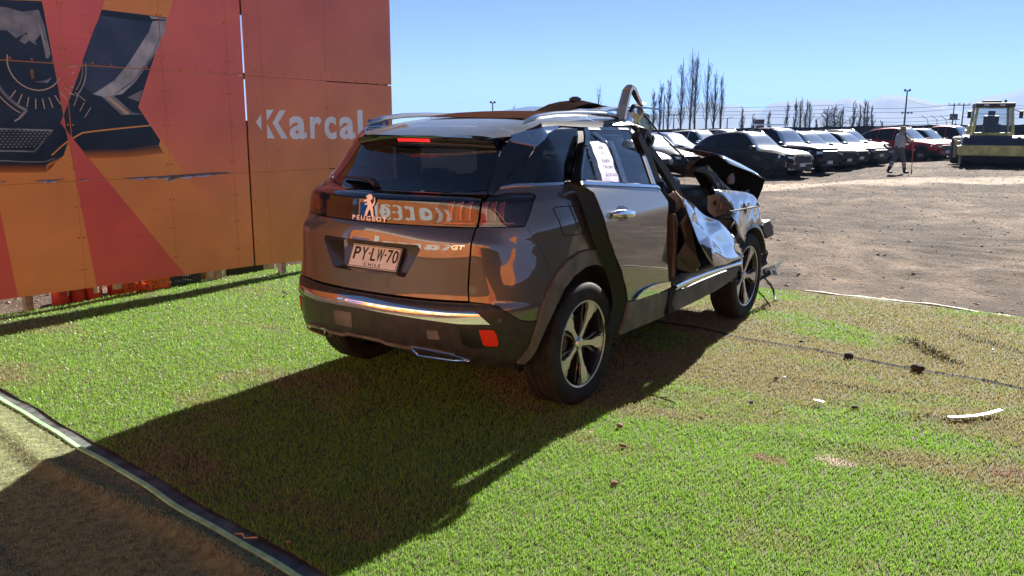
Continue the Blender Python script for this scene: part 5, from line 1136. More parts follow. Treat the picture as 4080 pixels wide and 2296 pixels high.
# bulkhead, dashboard, engine-bay shadow
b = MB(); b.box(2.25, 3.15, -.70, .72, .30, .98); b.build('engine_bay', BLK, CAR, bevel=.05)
b = MB(); b.box(1.95, 2.45, -.68, .68, .75, 1.10); b.build('dashboard', TRIM, CAR, bevel=.06)
poly3('dash_edge', [(2.296, -.30, 1.267), (2.69, -.30, 1.224), (2.959, -.30, 1.172), (2.911, -.30, 1.122), (2.6, -.35, 1.16), (2.325, -.30, 1.208)], [(0, 1, 4, 5), (1, 2, 3, 4)], TRIM, CAR)
crumple('windscreen_scrap', [(1.985, 1.187), (2.221, 1.200), (2.45, 1.175), (2.669, 1.137), (2.55, 1.11), (2.472, 1.085), (2.25, 1.06), (2.074, 1.05)], MATS['shattered_glass'], CAR, .02, .035, 8, base=lambda x, z: -.45+2.2*(z-1.05))
b = MB(); M_ARC = mat('hinge_black', (.012, .011, .011), .4)
for off_, r_ in ((0, .30), (.05, .27), (.10, .24)):
    b.tube([(2.02+off_, -.66, 1.25), (2.14+off_, -.68, 1.235), (2.25+off_, -.70, 1.17), (2.32+off_, -.72, 1.09), (2.36+off_, -.72, 1.03)], .028, 7)
b.build('bulkhead_seal', M_ARC, CAR, True)
b = MB(); b.tube([(2.18, -.70, 1.26), (2.33, -.70, 1.19), (2.50, -.71, 1.11), (2.63, -.72, 1.055)], .014, 6); b.build('gas_strut', mat('strut_metal', (.35, .36, .38), .3, .8), CAR, True)
poly3('hood_hinge', [(2.26, -.72, 1.10), (2.33, -.74, 1.13), (2.37, -.74, 1.06), (2.30, -.75, 1.03)], [(0, 1, 2, 3)], MATS['strut_metal'], CAR)
lump2 = lambda nm, loc, s, m, seed: (lambda o: (setattr(o, 'parent', CAR), o)[1])(lump(nm, loc, s[0], s[1], s[2], m, None, None, seed))
lump2('torn_cloth', (2.47, -.52, 1.20), (.10, .06, .11), mat('brown_cloth', (.18, .085, .04), .9, noise_amt=.4, nscale=20), 3); lump2('torn_cloth', (2.38, -.5, 1.225), (.06, .05, .07), MATS['brown_cloth'], 9)
# hood, buckled up
HV = [(1.942, -.75, 1.327), (2.10, -.75, 1.345), (2.279, -.75, 1.352), (2.50, -.75, 1.272), (2.90, -.76, 1.205), (3.29, -.76, 1.130), (3.41, -.76, 1.107),      # 0-6 top edge
      (3.42, -.74, 1.03), (3.38, -.72, .94), (3.33, -.70, .80), (3.15, -.62, .82), (2.75, -.60, .92), (2.40, -.62, 1.02), (2.15, -.62, 1.18), (2.02, -.64, 1.26),   # 7-14
      (2.34, -.25, 1.425), (2.62, -.20, 1.410), (3.02, -.20, 1.350), (3.42, -.22, 1.245), (3.58, -.25, 1.16)]      # 15-19 outer skin
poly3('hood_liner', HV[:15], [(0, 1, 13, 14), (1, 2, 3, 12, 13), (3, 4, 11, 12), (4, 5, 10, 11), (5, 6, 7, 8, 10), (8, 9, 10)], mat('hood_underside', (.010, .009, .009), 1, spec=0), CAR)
ho_ = poly3('hood', [HV[i] for i in (2, 3, 4, 5, 6, 19, 18, 17, 16, 15)]+[(2.62, -.62, 1.285), (3.05, -.62, 1.215)], [(0, 1, 10, 8, 9), (1, 2, 10), (2, 3, 11, 10), (3, 4, 5, 6, 11), (10, 11, 7, 8), (11, 6, 7)], mat('hood_paint', (.40, .41, .43), .14, .8, .5), CAR, True)
poly3('hood_edge', [(2.228, -.752, 1.354), (2.446, -.79, 1.271), (2.72, -.80, 1.222), (3.003, -.80, 1.177), (3.23, -.785, 1.13), (3.11, -.765, 1.182), (2.781, -.745, 1.262), (2.45, -.73, 1.332)], [(0, 1, 7), (1, 2, 6, 7), (2, 3, 5, 6), (3, 4, 5)], mat('hood_paint', (.40, .41, .43), .14, .8, .5), CAR, True)
lump2('torn_insulation', (2.66, -.72, 1.10), (.06, .03, .09), mat('grey_insulation', (.20, .19, .19), .9), 12); lump2('wiring_knot', (2.95, -.72, .96), (.07, .04, .07), mat('grey_wiring', (.12, .13, .15), .4, .5), 15)
b = MB(); b.tube([(2.95, -.74, 1.02), (3.02, -.75, 1.03), (3.06, -.75, .99), (3.12, -.75, .94)], .006, 6); b.build('loose_wire', MATS['grey_wiring'], CAR, True)
# headlamp, liner and bumper scraps hanging at the front corner
b = MB(); b.prism([(2.992, .735), (3.05, .765), (3.178, .772), (3.271, .723), (3.335, .620), (3.152, .612), (3.03, .683)], .80, .90, XZ); b.build('headlamp_housing', PLAS, CAR, bevel=.012)
poly3('torn_liner', [(2.95, -.80, .76), (3.03, -.84, .72), (3.10, -.86, .60), (3.14, -.86, .45), (3.16, -.84, .33), (3.08, -.80, .22), (3.04, -.74, .40), (3.0, -.74, .60)], [(0, 1, 7), (1, 2, 6, 7), (2, 3, 6), (3, 4, 5, 6)], TRIM, CAR)
random.seed(21); M_SCR = mat('scrap_plastic', (.022, .020, .020), .75, noise_amt=.4)
for k, (a, c, wd) in enumerate((((3.15, -.85, .30), (3.83, -.85, .335), .045), ((3.20, -.82, .36), (3.50, -.80, .375), .05), ((3.10, -.84, .25), (3.55, -.88, .30), .04), ((3.12, -.80, .34), (3.30, -.86, .46), .05), ((3.25, -.86, .31), (3.62, -.90, .245), .035), ((3.18, -.84, .42), (3.34, -.84, .50), .035))):
    a, c = Vector(a), Vector(c); s = Vector((0, .5, 1)).normalized()*wd*.6; m_ = a.lerp(c, .5)+Vector((0, -.03, random.uniform(-.02, .03)))
    poly3('bumper_scrap', [a+s, m_+s*1.1, c+s*.15, c-s*.2, m_-s*.8, a-s], [(0, 1, 4, 5), (1, 2, 3, 4)], M_SCR, CAR, thick=.008)
b = MB(); b.tube([(3.15, -.85, .27), (3.30, -.85, .235), (3.42, -.86, .17), (3.505, -.87, .10), (3.46, -.90, .055), (3.40, -.92, .028), (3.47, -.93, .024)], .010, 7); b.build('loose_cable', PLAS, CAR, True)
b = MB(); b.tube([(3.05, -.80, .22), (3.14, -.90, .10), (3.10, -.98, .03)], .006, 6); b.build('loose_cable', PLAS, CAR, True)
# left front, seen only through gaps
b = MB(); b.box(2.0, 3.2, .78, .90, .42, 1.02); b.build('left_fender', PAINT, CAR, bevel=.03)

# ---- notice taped inside the rear window: a thing of its own
dS = lambda u, z, e: Vector(S(u, z, doff(u, z)+e))
PAP = [(.255, 1.470), (.494, 1.474), (.417, 1.242), (.189, 1.262)]
def bil(s, t, e):
    a = [PAP[0][i]*(1-s)+PAP[1][i]*s for i in (0, 1)]; c = [PAP[3][i]*(1-s)+PAP[2][i]*s for i in (0, 1)]; u, z = a[0]*(1-t)+c[0]*t, a[1]*(1-t)+c[1]*t
    return dS(u, z, e+.004+.003*math.sin(s*9+t*4)+.002*math.sin(t*17))
b = MB(); n = 12; b.add([bil(i/n, j/n, 0) for j in range(n+1) for i in range(n+1)], [(j*(n+1)+i, j*(n+1)+i+1, (j+1)*(n+1)+i+1, (j+1)*(n+1)+i) for j in range(n) for i in range(n)])
pap = b.build('paper_notice', mat('lilac_paper', (.46, .44, .62), .7, noise_amt=.08, nscale=30), None, True, 180); tag(pap, 'white paper notice with dark lettering taped on the rear door window', 'notice')
for s_, t0, t1, a0, a1 in (('3739', .12, .20, .38, .62), ('CARGO', .27, .34, .35, .68), ('PUNTO', .44, .52, .30, .75), ('CALAMA', .60, .68, .28, .84), ('22.08.2025', .77, .85, .26, .92)):
    me = fit_text(s_, a0, a1, -t1, -t0, .0004, .004)
    for v in me.vertices: v.co = bil(v.co.x, -v.co.y, .0015+v.co.z)
    link('lettering', me, mat('faded_ink', (.10, .08, .20), .7), pap)
def tape(poly, name='tape'):
    b_ = MB(); k_ = 6; V = []
    for j in range(k_+1):
        for i in range(2):
            t = j/k_; a = [poly[0][q]*(1-t)+poly[3][q]*t for q in (0, 1)]; c = [poly[1][q]*(1-t)+poly[2][q]*t for q in (0, 1)]; u, z = (a if i == 0 else c)
            V.append(dS(u, z, .010+.003*random.random()))
    b_.add(V, [(2*j, 2*j+1, 2*j+3, 2*j+2) for j in range(k_)]); return b_.build(name, TAPE, pap)
TAPE = tint_glass('clear_tape', (.93, .94, .97), .03, 1, 1.5)
tape([(.50, 1.475), (.53, 1.47), (.46, 1.24), (.42, 1.24)]); tape([(.36, 1.525), (.41, 1.525), (.54, 1.44), (.48, 1.43)])
for k in range(16):
    t = k/15; x0 = .52-.07*t; z0 = 1.47-.225*t; tape([(x0, z0), (x0+.05, z0+.006), (x0+.045, z0-.012), (x0-.005, z0-.012)])
    x0 = .235-.06*t; z0 = 1.46-.19*t; tape([(x0-.045, z0), (x0, z0+.004), (x0, z0-.010), (x0-.04, z0-.010)])
# ================================================================== things beyond the car
# ---- mountains (far ridges) and the air between
RA = [(3617, 2125, 13.6), (3708, 1962, 39.1), (3791, 1797, 70.2), (3841, 1687, 98.3), (3887, 1578, 127.1), (3905, 1532, 129.4), (3925, 1482, 115.0), (3949, 1417, 111.3), (3967, 1366, 92.3), (3982, 1322, 91.1), (3992, 1291, 112.7), (4006, 1247, 126.6), (4039, 1136, 136.1), (4055, 1075, 139.1), (4068, 1025, 133.4), (4076, 996, 129.4), (4088, 945, 145.0), (4103, 878, 126.4), (4108, 851, 134.1), (4117, 809, 152.8), (4124, 774, 156.9), (4135, 711, 150.6), (4144, 657, 137.9), (4152, 603, 118.7), (4164, 516, 86.4), (4175, 416, 59.0), (4184, 319, 32.1)]
RB = [(5426, 1366, 24.7), (5489, 1089, 86.2), (5535, 822, 137.3), (5546, 746, 151.4), (5561, 625, 159.0), (5572, 519, 192.1), (5581, 414, 210.3), (5585, 348, 235.6), (5594, 151, 255.0), (5595, -134, 241.1), (5578, -455, 157.3), (5500, -1200, 190), (5100, -2300, 130), (4300, -3500, 60)]
def ridge(name, pts, depth):
    P = []
    for i in range(len(pts)-1):
        for k in range(6):
            t = k/6; a, c = Vector(pts[i]), Vector(pts[i+1]); q = a.lerp(c, t); q.z += 3*noise.noise(q*.02)*(1-abs(2*t-1)); P.append(q)
    P.append(Vector(pts[-1])); V = []; F = []; K = 7
    for p in P:
        d = Vector((p.x, p.y, 0)).normalized()
        for k in range(K+1):
            t = k/K; q = p-d*depth*t; V.append((q.x+40*noise.noise(Vector((p.x*.01, p.y*.01, k))), q.y, max(-8, p.z*(1-t)**1.4+14*t*(1-t)*noise.noise(Vector((p.x*.006, p.y*.006, k*.7)))*2-9*t)))
        q = p+d*depth*.6; V.append((q.x, q.y, -8))
    n = K+2
    for i in range(len(P)-1):
        for k in range(K): F.append((i*n+k, i*n+k+1, (i+1)*n+k+1, (i+1)*n+k))
        F.append((i*n, (i+1)*n, (i+1)*n+K+1, i*n+K+1))
    b = MB(); b.add(V, F); o = b.build(name, mat('mountain', (.035, .037, .04), .95, noise_amt=.35, nscale=.004), None, True, 180); return tag(o, kind='structure')
ridge('mountain_ridge', RA, 900); ridge('mountain_ridge', RB, 1200)
HZ = mat('haze_air', (1, 1, 1)); t_ = HZ.node_tree; t_.nodes.remove(t_.nodes['Principled BSDF']); pv_ = t_.nodes.new('ShaderNodeVolumePrincipled')
pv_.inputs['Color'].default_value = (.30, .48, .86, 1); pv_.inputs['Density'].default_value = .00020; pv_.inputs['Anisotropy'].default_value = 0; t_.links.new(pv_.outputs[0], t_.nodes['Material Output'].inputs['Volume'])
o = MB().box(-7300, 7400, -7400, 7400, -10, 262).build('haze', HZ, None); tag(o, 'pale blue haze in the air between the lot and the mountains', 'haze', kind='stuff')
# ---- perimeter fence of dark cloth
FP = [(48.0, 33.0), (50.6, 26.5), (52.9, 21.8), (54.8, 16.9), (56.2, 12.0), (57.2, 7.4), (57.7, 4.4), (58.0, .5), (58.3, -4), (58.4, -9), (58.2, -14)]; FH = [1.35, 1.42, 1.5, 1.62, 1.72, 1.84, 1.88, 1.9, 1.92, 1.95, 1.95]
FE = empty('perimeter_fence', (57, 7, 0), 0, 'dark cloth-covered fence along the far side of the lot', 'fence'); FI = Matrix.Translation((-57, -7, 0))
def fchild(o): o.parent = FE; o.matrix_parent_inverse = FI; return o
M_CLOTH = mat('fence_cloth', (.022, .026, .030), .8, noise_amt=.4, nscale=.8)
for i in range(len(FP)-1):
    (x0, y0), (x1, y1) = FP[i], FP[i+1]; b = MB(); n = 14; V = []
    for k in range(n+1):
        t = k/n; x, y = x0+(x1-x0)*t, y0+(y1-y0)*t; h = FH[i]+(FH[i+1]-FH[i])*t-.05*math.sin(math.pi*((t*2) % 1)); V += [(x+.04*math.sin(k*1.9), y, -.1), (x+.03*math.sin(k*2.3), y, h)]
    b.add(V, [(2*k, 2*k+1, 2*k+3, 2*k+2) for k in range(n)]); fchild(b.build('cloth_panel', M_CLOTH, None, True))
    fchild(MB().box(x0+.05, x0+.13, y0-.04, y0+.04, -.1, FH[i]+.05).build('post', mat('fence_post', (.10, .10, .11), .6), None))
for k in range(4):
    b = MB(); y = 6.0-.55*k; b.tube([(57.6, y, 1.85), (57.5, y+.05, 2.2), (57.3, y+.4, 2.45)], .02, 5); fchild(b.build('barbed_arm', MATS['fence_post'], None))
# low dark barrier added out of view, only for the car's flank to reflect
F2 = empty('flank_reflection_barrier', (20, -6.3, 0), 0, 'unseen dark cloth barrier added for the car flank to reflect', 'barrier')
for i in range(8):
    x0 = -8+2.2*i; b = MB(); n = 10; V = []
    for k in range(n+1): t = k/n; V += [(x0+2.2*t-20, .03*math.sin(k*1.9), -.1), (x0+2.2*t-20, .03*math.sin(k*2.3), 1.45-.05*math.sin(math.pi*((t*2) % 1)))]
    b.add(V, [(2*k, 2*k+1, 2*k+3, 2*k+2) for k in range(n)]); b.build('cloth_panel', M_CLOTH, F2, True); MB().box(x0-20.03, x0-19.97, -.13, -.07, -.1, 1.5).build('post', MATS['fence_post'], F2)
# ---- bare poplars and smaller trees far off
BARK = mat('bare_bark', (.055, .042, .036), .9); LEAFD = mat('clump_leaf', (.03, .04, .02), .8)
def far(x, y, h, k=2.0): return CAM.x+(x-CAM.x)*k, CAM.y+(y-CAM.y)*k, 1.547+(h-1.547)*k
def poplar(x, y, h, label, seed, spread=.085, nb=85, clumps=(), name='poplar_tree', group='bare poplars'):
    rg = random.Random(seed); e = empty(name, (x, y, -.05), 0, label, 'tree', group); b = MB()
    pts = [(.06*rg.uniform(-1, 1)*k, .06*rg.uniform(-1, 1)*k, h*k/7) for k in range(8)]
    b.tube(pts, [.26*(1-k/7.6)+.02 for k in range(8)], 6); b.build('trunk', BARK, e, True)
    c = MB()
    for k in range(nb):
        z0 = h*(.08+.78*rg.random()**.9); a = rg.random()*6.28; L = h*(.10+.20*rg.random())*(1.15-z0/h); sp = h*spread*(.35+.65*rg.random())*min(1, L/(h*.16))
        dx, dy = math.cos(a)*sp, math.sin(a)*sp; r_ = .035+.04*rg.random()*(1-z0/h); tx = pts[min(7, int(z0/h*7))]
        p0 = Vector((tx[0], tx[1], z0)); p1 = p0+Vector((dx*.55, dy*.55, L*.40)); p2 = p0+Vector((dx*.9, dy*.9, L*.8)); p3 = p0+Vector((dx, dy, L*1.15)); c.tube([p0, p1, p2, p3], [r_, r_*.8, r_*.5, .008], 3, False)
        for q in range(3):
            t = .3+.6*rg.random(); s0 = p1.lerp(p3, t); s1 = s0+Vector((rg.uniform(-.3, .3), rg.uniform(-.3, .3), .5+.5*rg.random()))*(h*.04); c.tube([s0, s1], [.022, .008], 3, False)
    c.build('crown', BARK, e, False, fix=False)
    for cz, cx, cr in clumps:
        m = MB()
        for k in range(90):
            v = Vector((rg.gauss(0, 1), rg.gauss(0, 1), rg.gauss(0, 1))).normalized()*cr*rg.random()**.4; p = Vector((cx, 0, h*cz))+v; q = Vector((rg.uniform(-1, 1), rg.uniform(-1, 1), rg.uniform(-1, 1)))*.16; r_ = Vector((rg.uniform(-1, 1), rg.uniform(-1, 1), rg.uniform(-1, 1)))*.16
            m.add([p, p+q, p+r_], [(0, 1, 2)])
        tag(m.build('mistletoe_clump', LEAFD, e, fix=False), kind='stuff')
    return e
POP = [(86.5, 39.7, 6.2), (86.8, 39.0, 7.1), (91.8, 40.2, 7.9), (87.8, 36.8, 9.6), (90.1, 36.6, 10.9), (88.4, 35.3, 10.3), (92.7, 35.6, 9.8), (92.0, 34.4, 8.5), (94.2, 34.4, 8.2), (92.3, 50.2, 7.1), (94.7, 65.3, 4.8)]
PL = ['leftmost bare poplar of the tall clump behind the bent roof rail', 'thin bare poplar, second from the left in the tall clump', 'bare poplar carrying a round dark mistletoe ball', 'bare poplar with green clumps low on its trunk', 'tallest bare poplar of the clump', 'tall bare poplar just right of the tallest one', 'wide bare poplar right of the tall pair', 'bare poplar second from the right end of the tall clump', 'slim bare poplar at the right end of the tall clump', 'lone faint bare tree above the raised sunroof', 'faint small bare tree above the car roof, left of the lone one']
PC = {2: [(.66, .3, .7)], 3: [(.27, .5, .7), (.33, -.2, .5)], 5: [(.16, -.3, .5)]}
for i, (x, y, h) in enumerate(POP):
    X, Y, H = far(x, y, h, 2.0); poplar(X, Y, H, PL[i], 30+i, .10 if i not in (8,) else .07, 95 if i < 9 else 40, PC.get(i, ()))
SM = [(80.9, 27.0, 3.9), (85.1, 27.2, 3.2), (89.4, 26.9, 3.6), (93.8, 26.3, 4.7), (82.5, 22.0, 4.7), (86.5, 22.6, 4.9), (90.5, 23.2, 4.8), (94.5, 23.8, 4.7), (83.1, 20.0, 2.7), (87.2, 20.1, 4.0), (91.3, 20.3, 4.3), (95.3, 20.6, 3.9), (83.9, 16.7, 4.4), (87.9, 17.0, 4.2), (92.0, 17.4, 4.8), (95.9, 17.9, 4.7), (84.3, 15.0, 3.9), (88.4, 14.9, 2.5)]
for i, (x, y, h) in enumerate(SM):
    X, Y, H = far(x, y, h, 2.2); ordn = ['first', 'second', 'third', 'fourth', 'fifth', 'sixth', 'seventh', 'eighth', 'ninth', 'tenth', 'eleventh', 'twelfth', 'thirteenth', 'fourteenth', 'fifteenth', 'sixteenth', 'seventeenth', 'eighteenth'][i]
    bushy = i in (9, 10, 11)
    poplar(X, Y, H, '%s low bare tree from the left along the far fence, right of the poplars' % ordn, 70+i, .30 if bushy else .12, 130 if bushy else 70, [(.3, .2, .5), (.5, -.3, .4)] if i % 3 == 0 else [(.2, 0, .6)], 'bare_tree', 'low bare trees beyond the fence')
# ---- poles and wires
M_POLE = mat('pole_concrete', (.085, .08, .08), .8); M_WIRE = mat('wire', (.03, .03, .035), .6)
def pole(x, y, h, label, kind, k=2.0):
    X, Y, H = far(x, y, h, k); name = 'light_mast' if kind == 'flood' else 'utility_pole'
    e = empty(name, (X, Y, 0), math.atan2(Y-CAM.y, X-CAM.x), label, 'pole'); b = MB(); b.tube([(0, 0, 0), (0, 0, H)], [.13, .08], 8); b.build('shaft', M_POLE, e, True)
    if kind == 'flood':
        for s in (-1, 1): MB().box(-.1, .1, s*.12, s*.42, H-.1, H+.15).build('floodlight', M_POLE, e)
        MB().box(-.03, .03, -.4, .4, H-.15, H-.1).build('crossarm', M_POLE, e)
        for s, z in ((1, .56), (-1, .56), (-2.2, .56)): MB().box(-.1, .1, s*.35-.12, s*.35+.12, H*z-.12, H*z+.12).build('camera_box', M_POLE, e); MB().box(-.03, .03, min(0, s*.35), max(0, s*.35), H*z-.05, H*z).build('bracket', M_POLE, e)
    elif kind == 'cross':
        MB().box(-.06, .06, -.9, .9, H-.35, H-.2).build('crossarm', M_POLE, e)
        for s in (-.8, 0, .8): MB().tube([(0, s, H-.2), (0, s, H+.1)], .05, 6).build('insulator', M_POLE, e)
    elif kind == 'lamp':
        MB().tube([(0, 0, H-.1), (0, -.5, H+.05), (0, -.9, H+.05)], .05, 5).build('lamp_arm', M_POLE, e)
    return X, Y, H
PO = {}
for key, x, y, h, lab, kd in (('p1', 64.3, 28.2, 4.4, 'bare vertical pole standing between the poplars', ''), ('p2', 69.2, 29.4, 2.9, 'short pole with a crossarm among the poplars', 'cross'), ('p3', 71.1, 24.9, 2.5, 'lamp pole right of the tall poplar clump', 'lamp'), ('flood', 57.2, 7.4, 4.1, 'tall light mast directly behind the walking worker', 'flood'),
                              ('u1', 75.5, 6.8, 3.7, 'left of the two utility poles beside the roller cab', 'cross'), ('u2', 75.6, 6.1, 3.7, 'right of the two utility poles beside the roller cab', 'cross'), ('u3', 78.8, 16.5, 3.6, 'utility pole at the right of the low bare trees', ''), ('left', 44.5, 32.4, 3.3, 'floodlight mast showing above the car roof', 'flood2'), ('wire', 64.6, 55.3, 2.9, 'far pole with a crossarm above the left roof rail', 'cross')):
    PO[key] = pole(x, y, h, lab, 'flood' if kd == 'flood2' else kd)
def wire(a, c, sag, label, r_=.028):
    b = MB(); b.tube([(a[0]+(c[0]-a[0])*t, a[1]+(c[1]-a[1])*t, a[2]+(c[2]-a[2])*t-sag*4*t*(1-t)) for t in [k/20 for k in range(21)]], r_, 4, False); tag(b.build('overhead_wire', M_WIRE, None), label, 'wire', 'overhead wires')
for k, (dz, a, c, sag, lab) in enumerate(((0, 'p2', 'u3', .5, 'upper'), (-.75, 'p2', 'u3', .5, 'second'), (-1.5, 'p2', 'u3', .4, 'third'), (-2.2, 'p2', 'u3', .3, 'lowest'))):
    A, B = PO[a], PO[c]; wire((A[0], A[1]+26, A[2]+dz+1.6), (B[0], B[1], B[2]+dz+.4), sag, '%s overhead wire crossing in front of the poplars' % lab)
for dz, lab in ((-.2, 'topmost'), (-.9, 'second'), (-1.9, 'third'), (-2.6, 'fourth'), (-3.1, 'lowest')):
    A, B = PO['u3'], PO['u1']; wire((A[0], A[1], A[2]+dz+.2), (B[0], B[1], B[2]+dz), .45, '%s overhead wire between the utility poles left of the roller' % lab)
for dz, lab in ((-.2, 'upper'), (-.7, 'middle'), (-1.6, 'third'), (-2.2, 'lower')):
    B = PO['u2']; wire((B[0], B[1], B[2]+dz), (B[0]+4, B[1]-32, B[2]+dz+.3), .4, '%s overhead wire running behind the roller cab' % lab)
A = PO['flood']; B = PO['u1']; wire((A[0], A[1], A[2]*.82), (B[0], B[1], B[2]-.1), .5, 'wire sloping down from the light mast to the utility poles'); A = PO['wire']; wire((A[0]-8, A[1]+42, A[2]-1.8), A, .5, 'faint wire left of the far pole above the car roof'); wire(A, (A[0]+10, A[1]-30, A[2]-1.6), .5, 'faint wire right of the far pole above the car roof')
X, Y, H = far(75.9, 6.5, 2.85, 2.0); e = empty('transformer', (X, Y+.6, 0), 0, 'transformer box between the two utility poles left of the roller', 'transformer'); MB().box(-.5, .5, -.55, .55, H-.9, H).build('tank', M_POLE, e); MB().box(-.6, .6, -.9, .9, H-1.0, H-.9).build('platform', M_POLE, e)
e = empty('brick_chimney', (*far(79.6, 24.7, 2, 1.6)[:2], 0), .3, 'square brown chimney rising behind the dark fence', 'chimney'); MB().box(-.75, .75, -.75, .75, 0, 2.9).build('stack', mat('chimney_brick', (.13, .09, .07), .9), e); MB().box(-.8, .8, -.8, .8, 2.9, 3.0).build('cap', MATS['chimney_brick'], e)

# ---- parked cars
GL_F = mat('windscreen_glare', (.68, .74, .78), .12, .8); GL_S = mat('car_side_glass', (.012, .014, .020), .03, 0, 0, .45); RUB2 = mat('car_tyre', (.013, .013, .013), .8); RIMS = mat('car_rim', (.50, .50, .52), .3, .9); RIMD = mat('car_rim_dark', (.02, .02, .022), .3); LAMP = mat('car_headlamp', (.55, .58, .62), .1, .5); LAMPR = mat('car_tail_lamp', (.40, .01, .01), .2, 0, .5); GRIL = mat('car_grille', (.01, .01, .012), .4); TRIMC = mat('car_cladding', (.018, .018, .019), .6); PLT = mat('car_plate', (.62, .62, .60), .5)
TYPES = {
 'suv': dict(L=4.45, st=[(0, .76, .42, .88, .93, .70), (.05, .85, .34, 1.0, 1.06, .70), (.16, .89, .27, 1.08, 1.22, .67), (.75, .915, .25, 1.09, 1.53, .58), (1.3, .92, .25, 1.05, 1.615, .61), (1.9, .92, .25, 1.02, 1.645, .62), (2.30, .92, .25, 1.00, 1.61, .61), (3.14, .92, .25, .97, 1.05, .80), (3.3, .915, .25, .95, 1.04, .79), (4.05, .90, .25, .88, .96, .76), (4.30, .86, .27, .80, .89, .70), (4.41, .80, .31, .72, .84, .64), (4.45, .74, .37, .66, .74, .58)], fw=3.58, rw=.86, cab=(.16, .75, 2.30, 3.14), pil=(1.18, 2.02)),
 'pickup': dict(L=5.2, st=[(0, .86, .50, .98, 1.04, .80), (.05, .90, .45, 1.04, 1.06, .82), (1.55, .93, .40, 1.06, 1.08, .84), (1.62, .93, .40, 1.08, 1.15, .70), (1.80, .93, .38, 1.10, 1.74, .64), (2.5, .93, .38, 1.10, 1.80, .66), (3.05, .93, .38, 1.09, 1.74, .66), (3.70, .93, .38, 1.08, 1.16, .82), (3.9, .925, .38, 1.07, 1.15, .82), (4.75, .91, .38, 1.0, 1.10, .80), (5.05, .88, .40, .92, 1.04, .76), (5.16, .84, .44, .82, .94, .72), (5.2, .78, .50, .74, .82, .66)], fw=4.25, rw=1.12, cab=(1.62, 1.80, 3.05, 3.70), pil=(2.15, 2.62)),
 'hatch': dict(L=4.1, st=[(0, .72, .40, .82, .88, .66), (.05, .81, .33, .93, 1.0, .66), (.15, .85, .25, .96, 1.12, .64), (.55, .87, .22, .97, 1.42, .58), (1.2, .875, .22, .95, 1.48, .60), (1.8, .875, .22, .93, 1.48, .60), (2.15, .875, .22, .92, 1.44, .60), (2.95, .87, .22, .90, .97, .76), (3.15, .87, .22, .88, .96, .75), (3.75, .85, .22, .80, .87, .72), (3.98, .80, .25, .70, .79, .66), (4.07, .75, .29, .62, .71, .60), (4.1, .70, .34, .56, .63, .55)], fw=3.30, rw=.72, cab=(.15, .55, 2.15, 2.95), pil=(1.0, 1.82)),
}
_wheel = {}
def car_wheel(r_, rim):
    key = (r_, rim.name)
    if key not in _wheel:
        e = MB(); AX = Matrix.Rotation(math.pi/2, 4, 'X'); e.lathe([(r_*.66, .09), (r_*.72, .105), (r_*.94, .10), (r_, .07), (r_, -.10), (r_*.6, -.10)], 28, AX); t = bpy.data.meshes.new('tyre'); t.from_pydata(e.v, [], e.f); t.materials.append(RUB2); t.shade_smooth(); t.set_sharp_from_angle(angle=R(40))
        m = MB(); m.lathe([(r_*.68, .092), (r_*.63, .096), (r_*.62, .02), (.0001, .01)], 28, AX, 1)
        for k in range(10):
            a = 2*math.pi*k/10; M = AX @ Matrix.Rotation(a, 4, 'Z'); m.box(r_*.08, r_*.65, -.018, .018, .05, .088, M)
        m.lathe([(.0001, .09), (r_*.16, .085), (r_*.17, .05)], 14, AX)
        q = bpy.data.meshes.new('rim'); q.from_pydata(m.v, [], m.f); q.materials.append(rim); q.materials.append(GRIL); q.polygons.foreach_set('material_index', m.mi)
        _wheel[key] = (t, q)
    return _wheel[key]
def dz_(x, y): return dip(x, y)
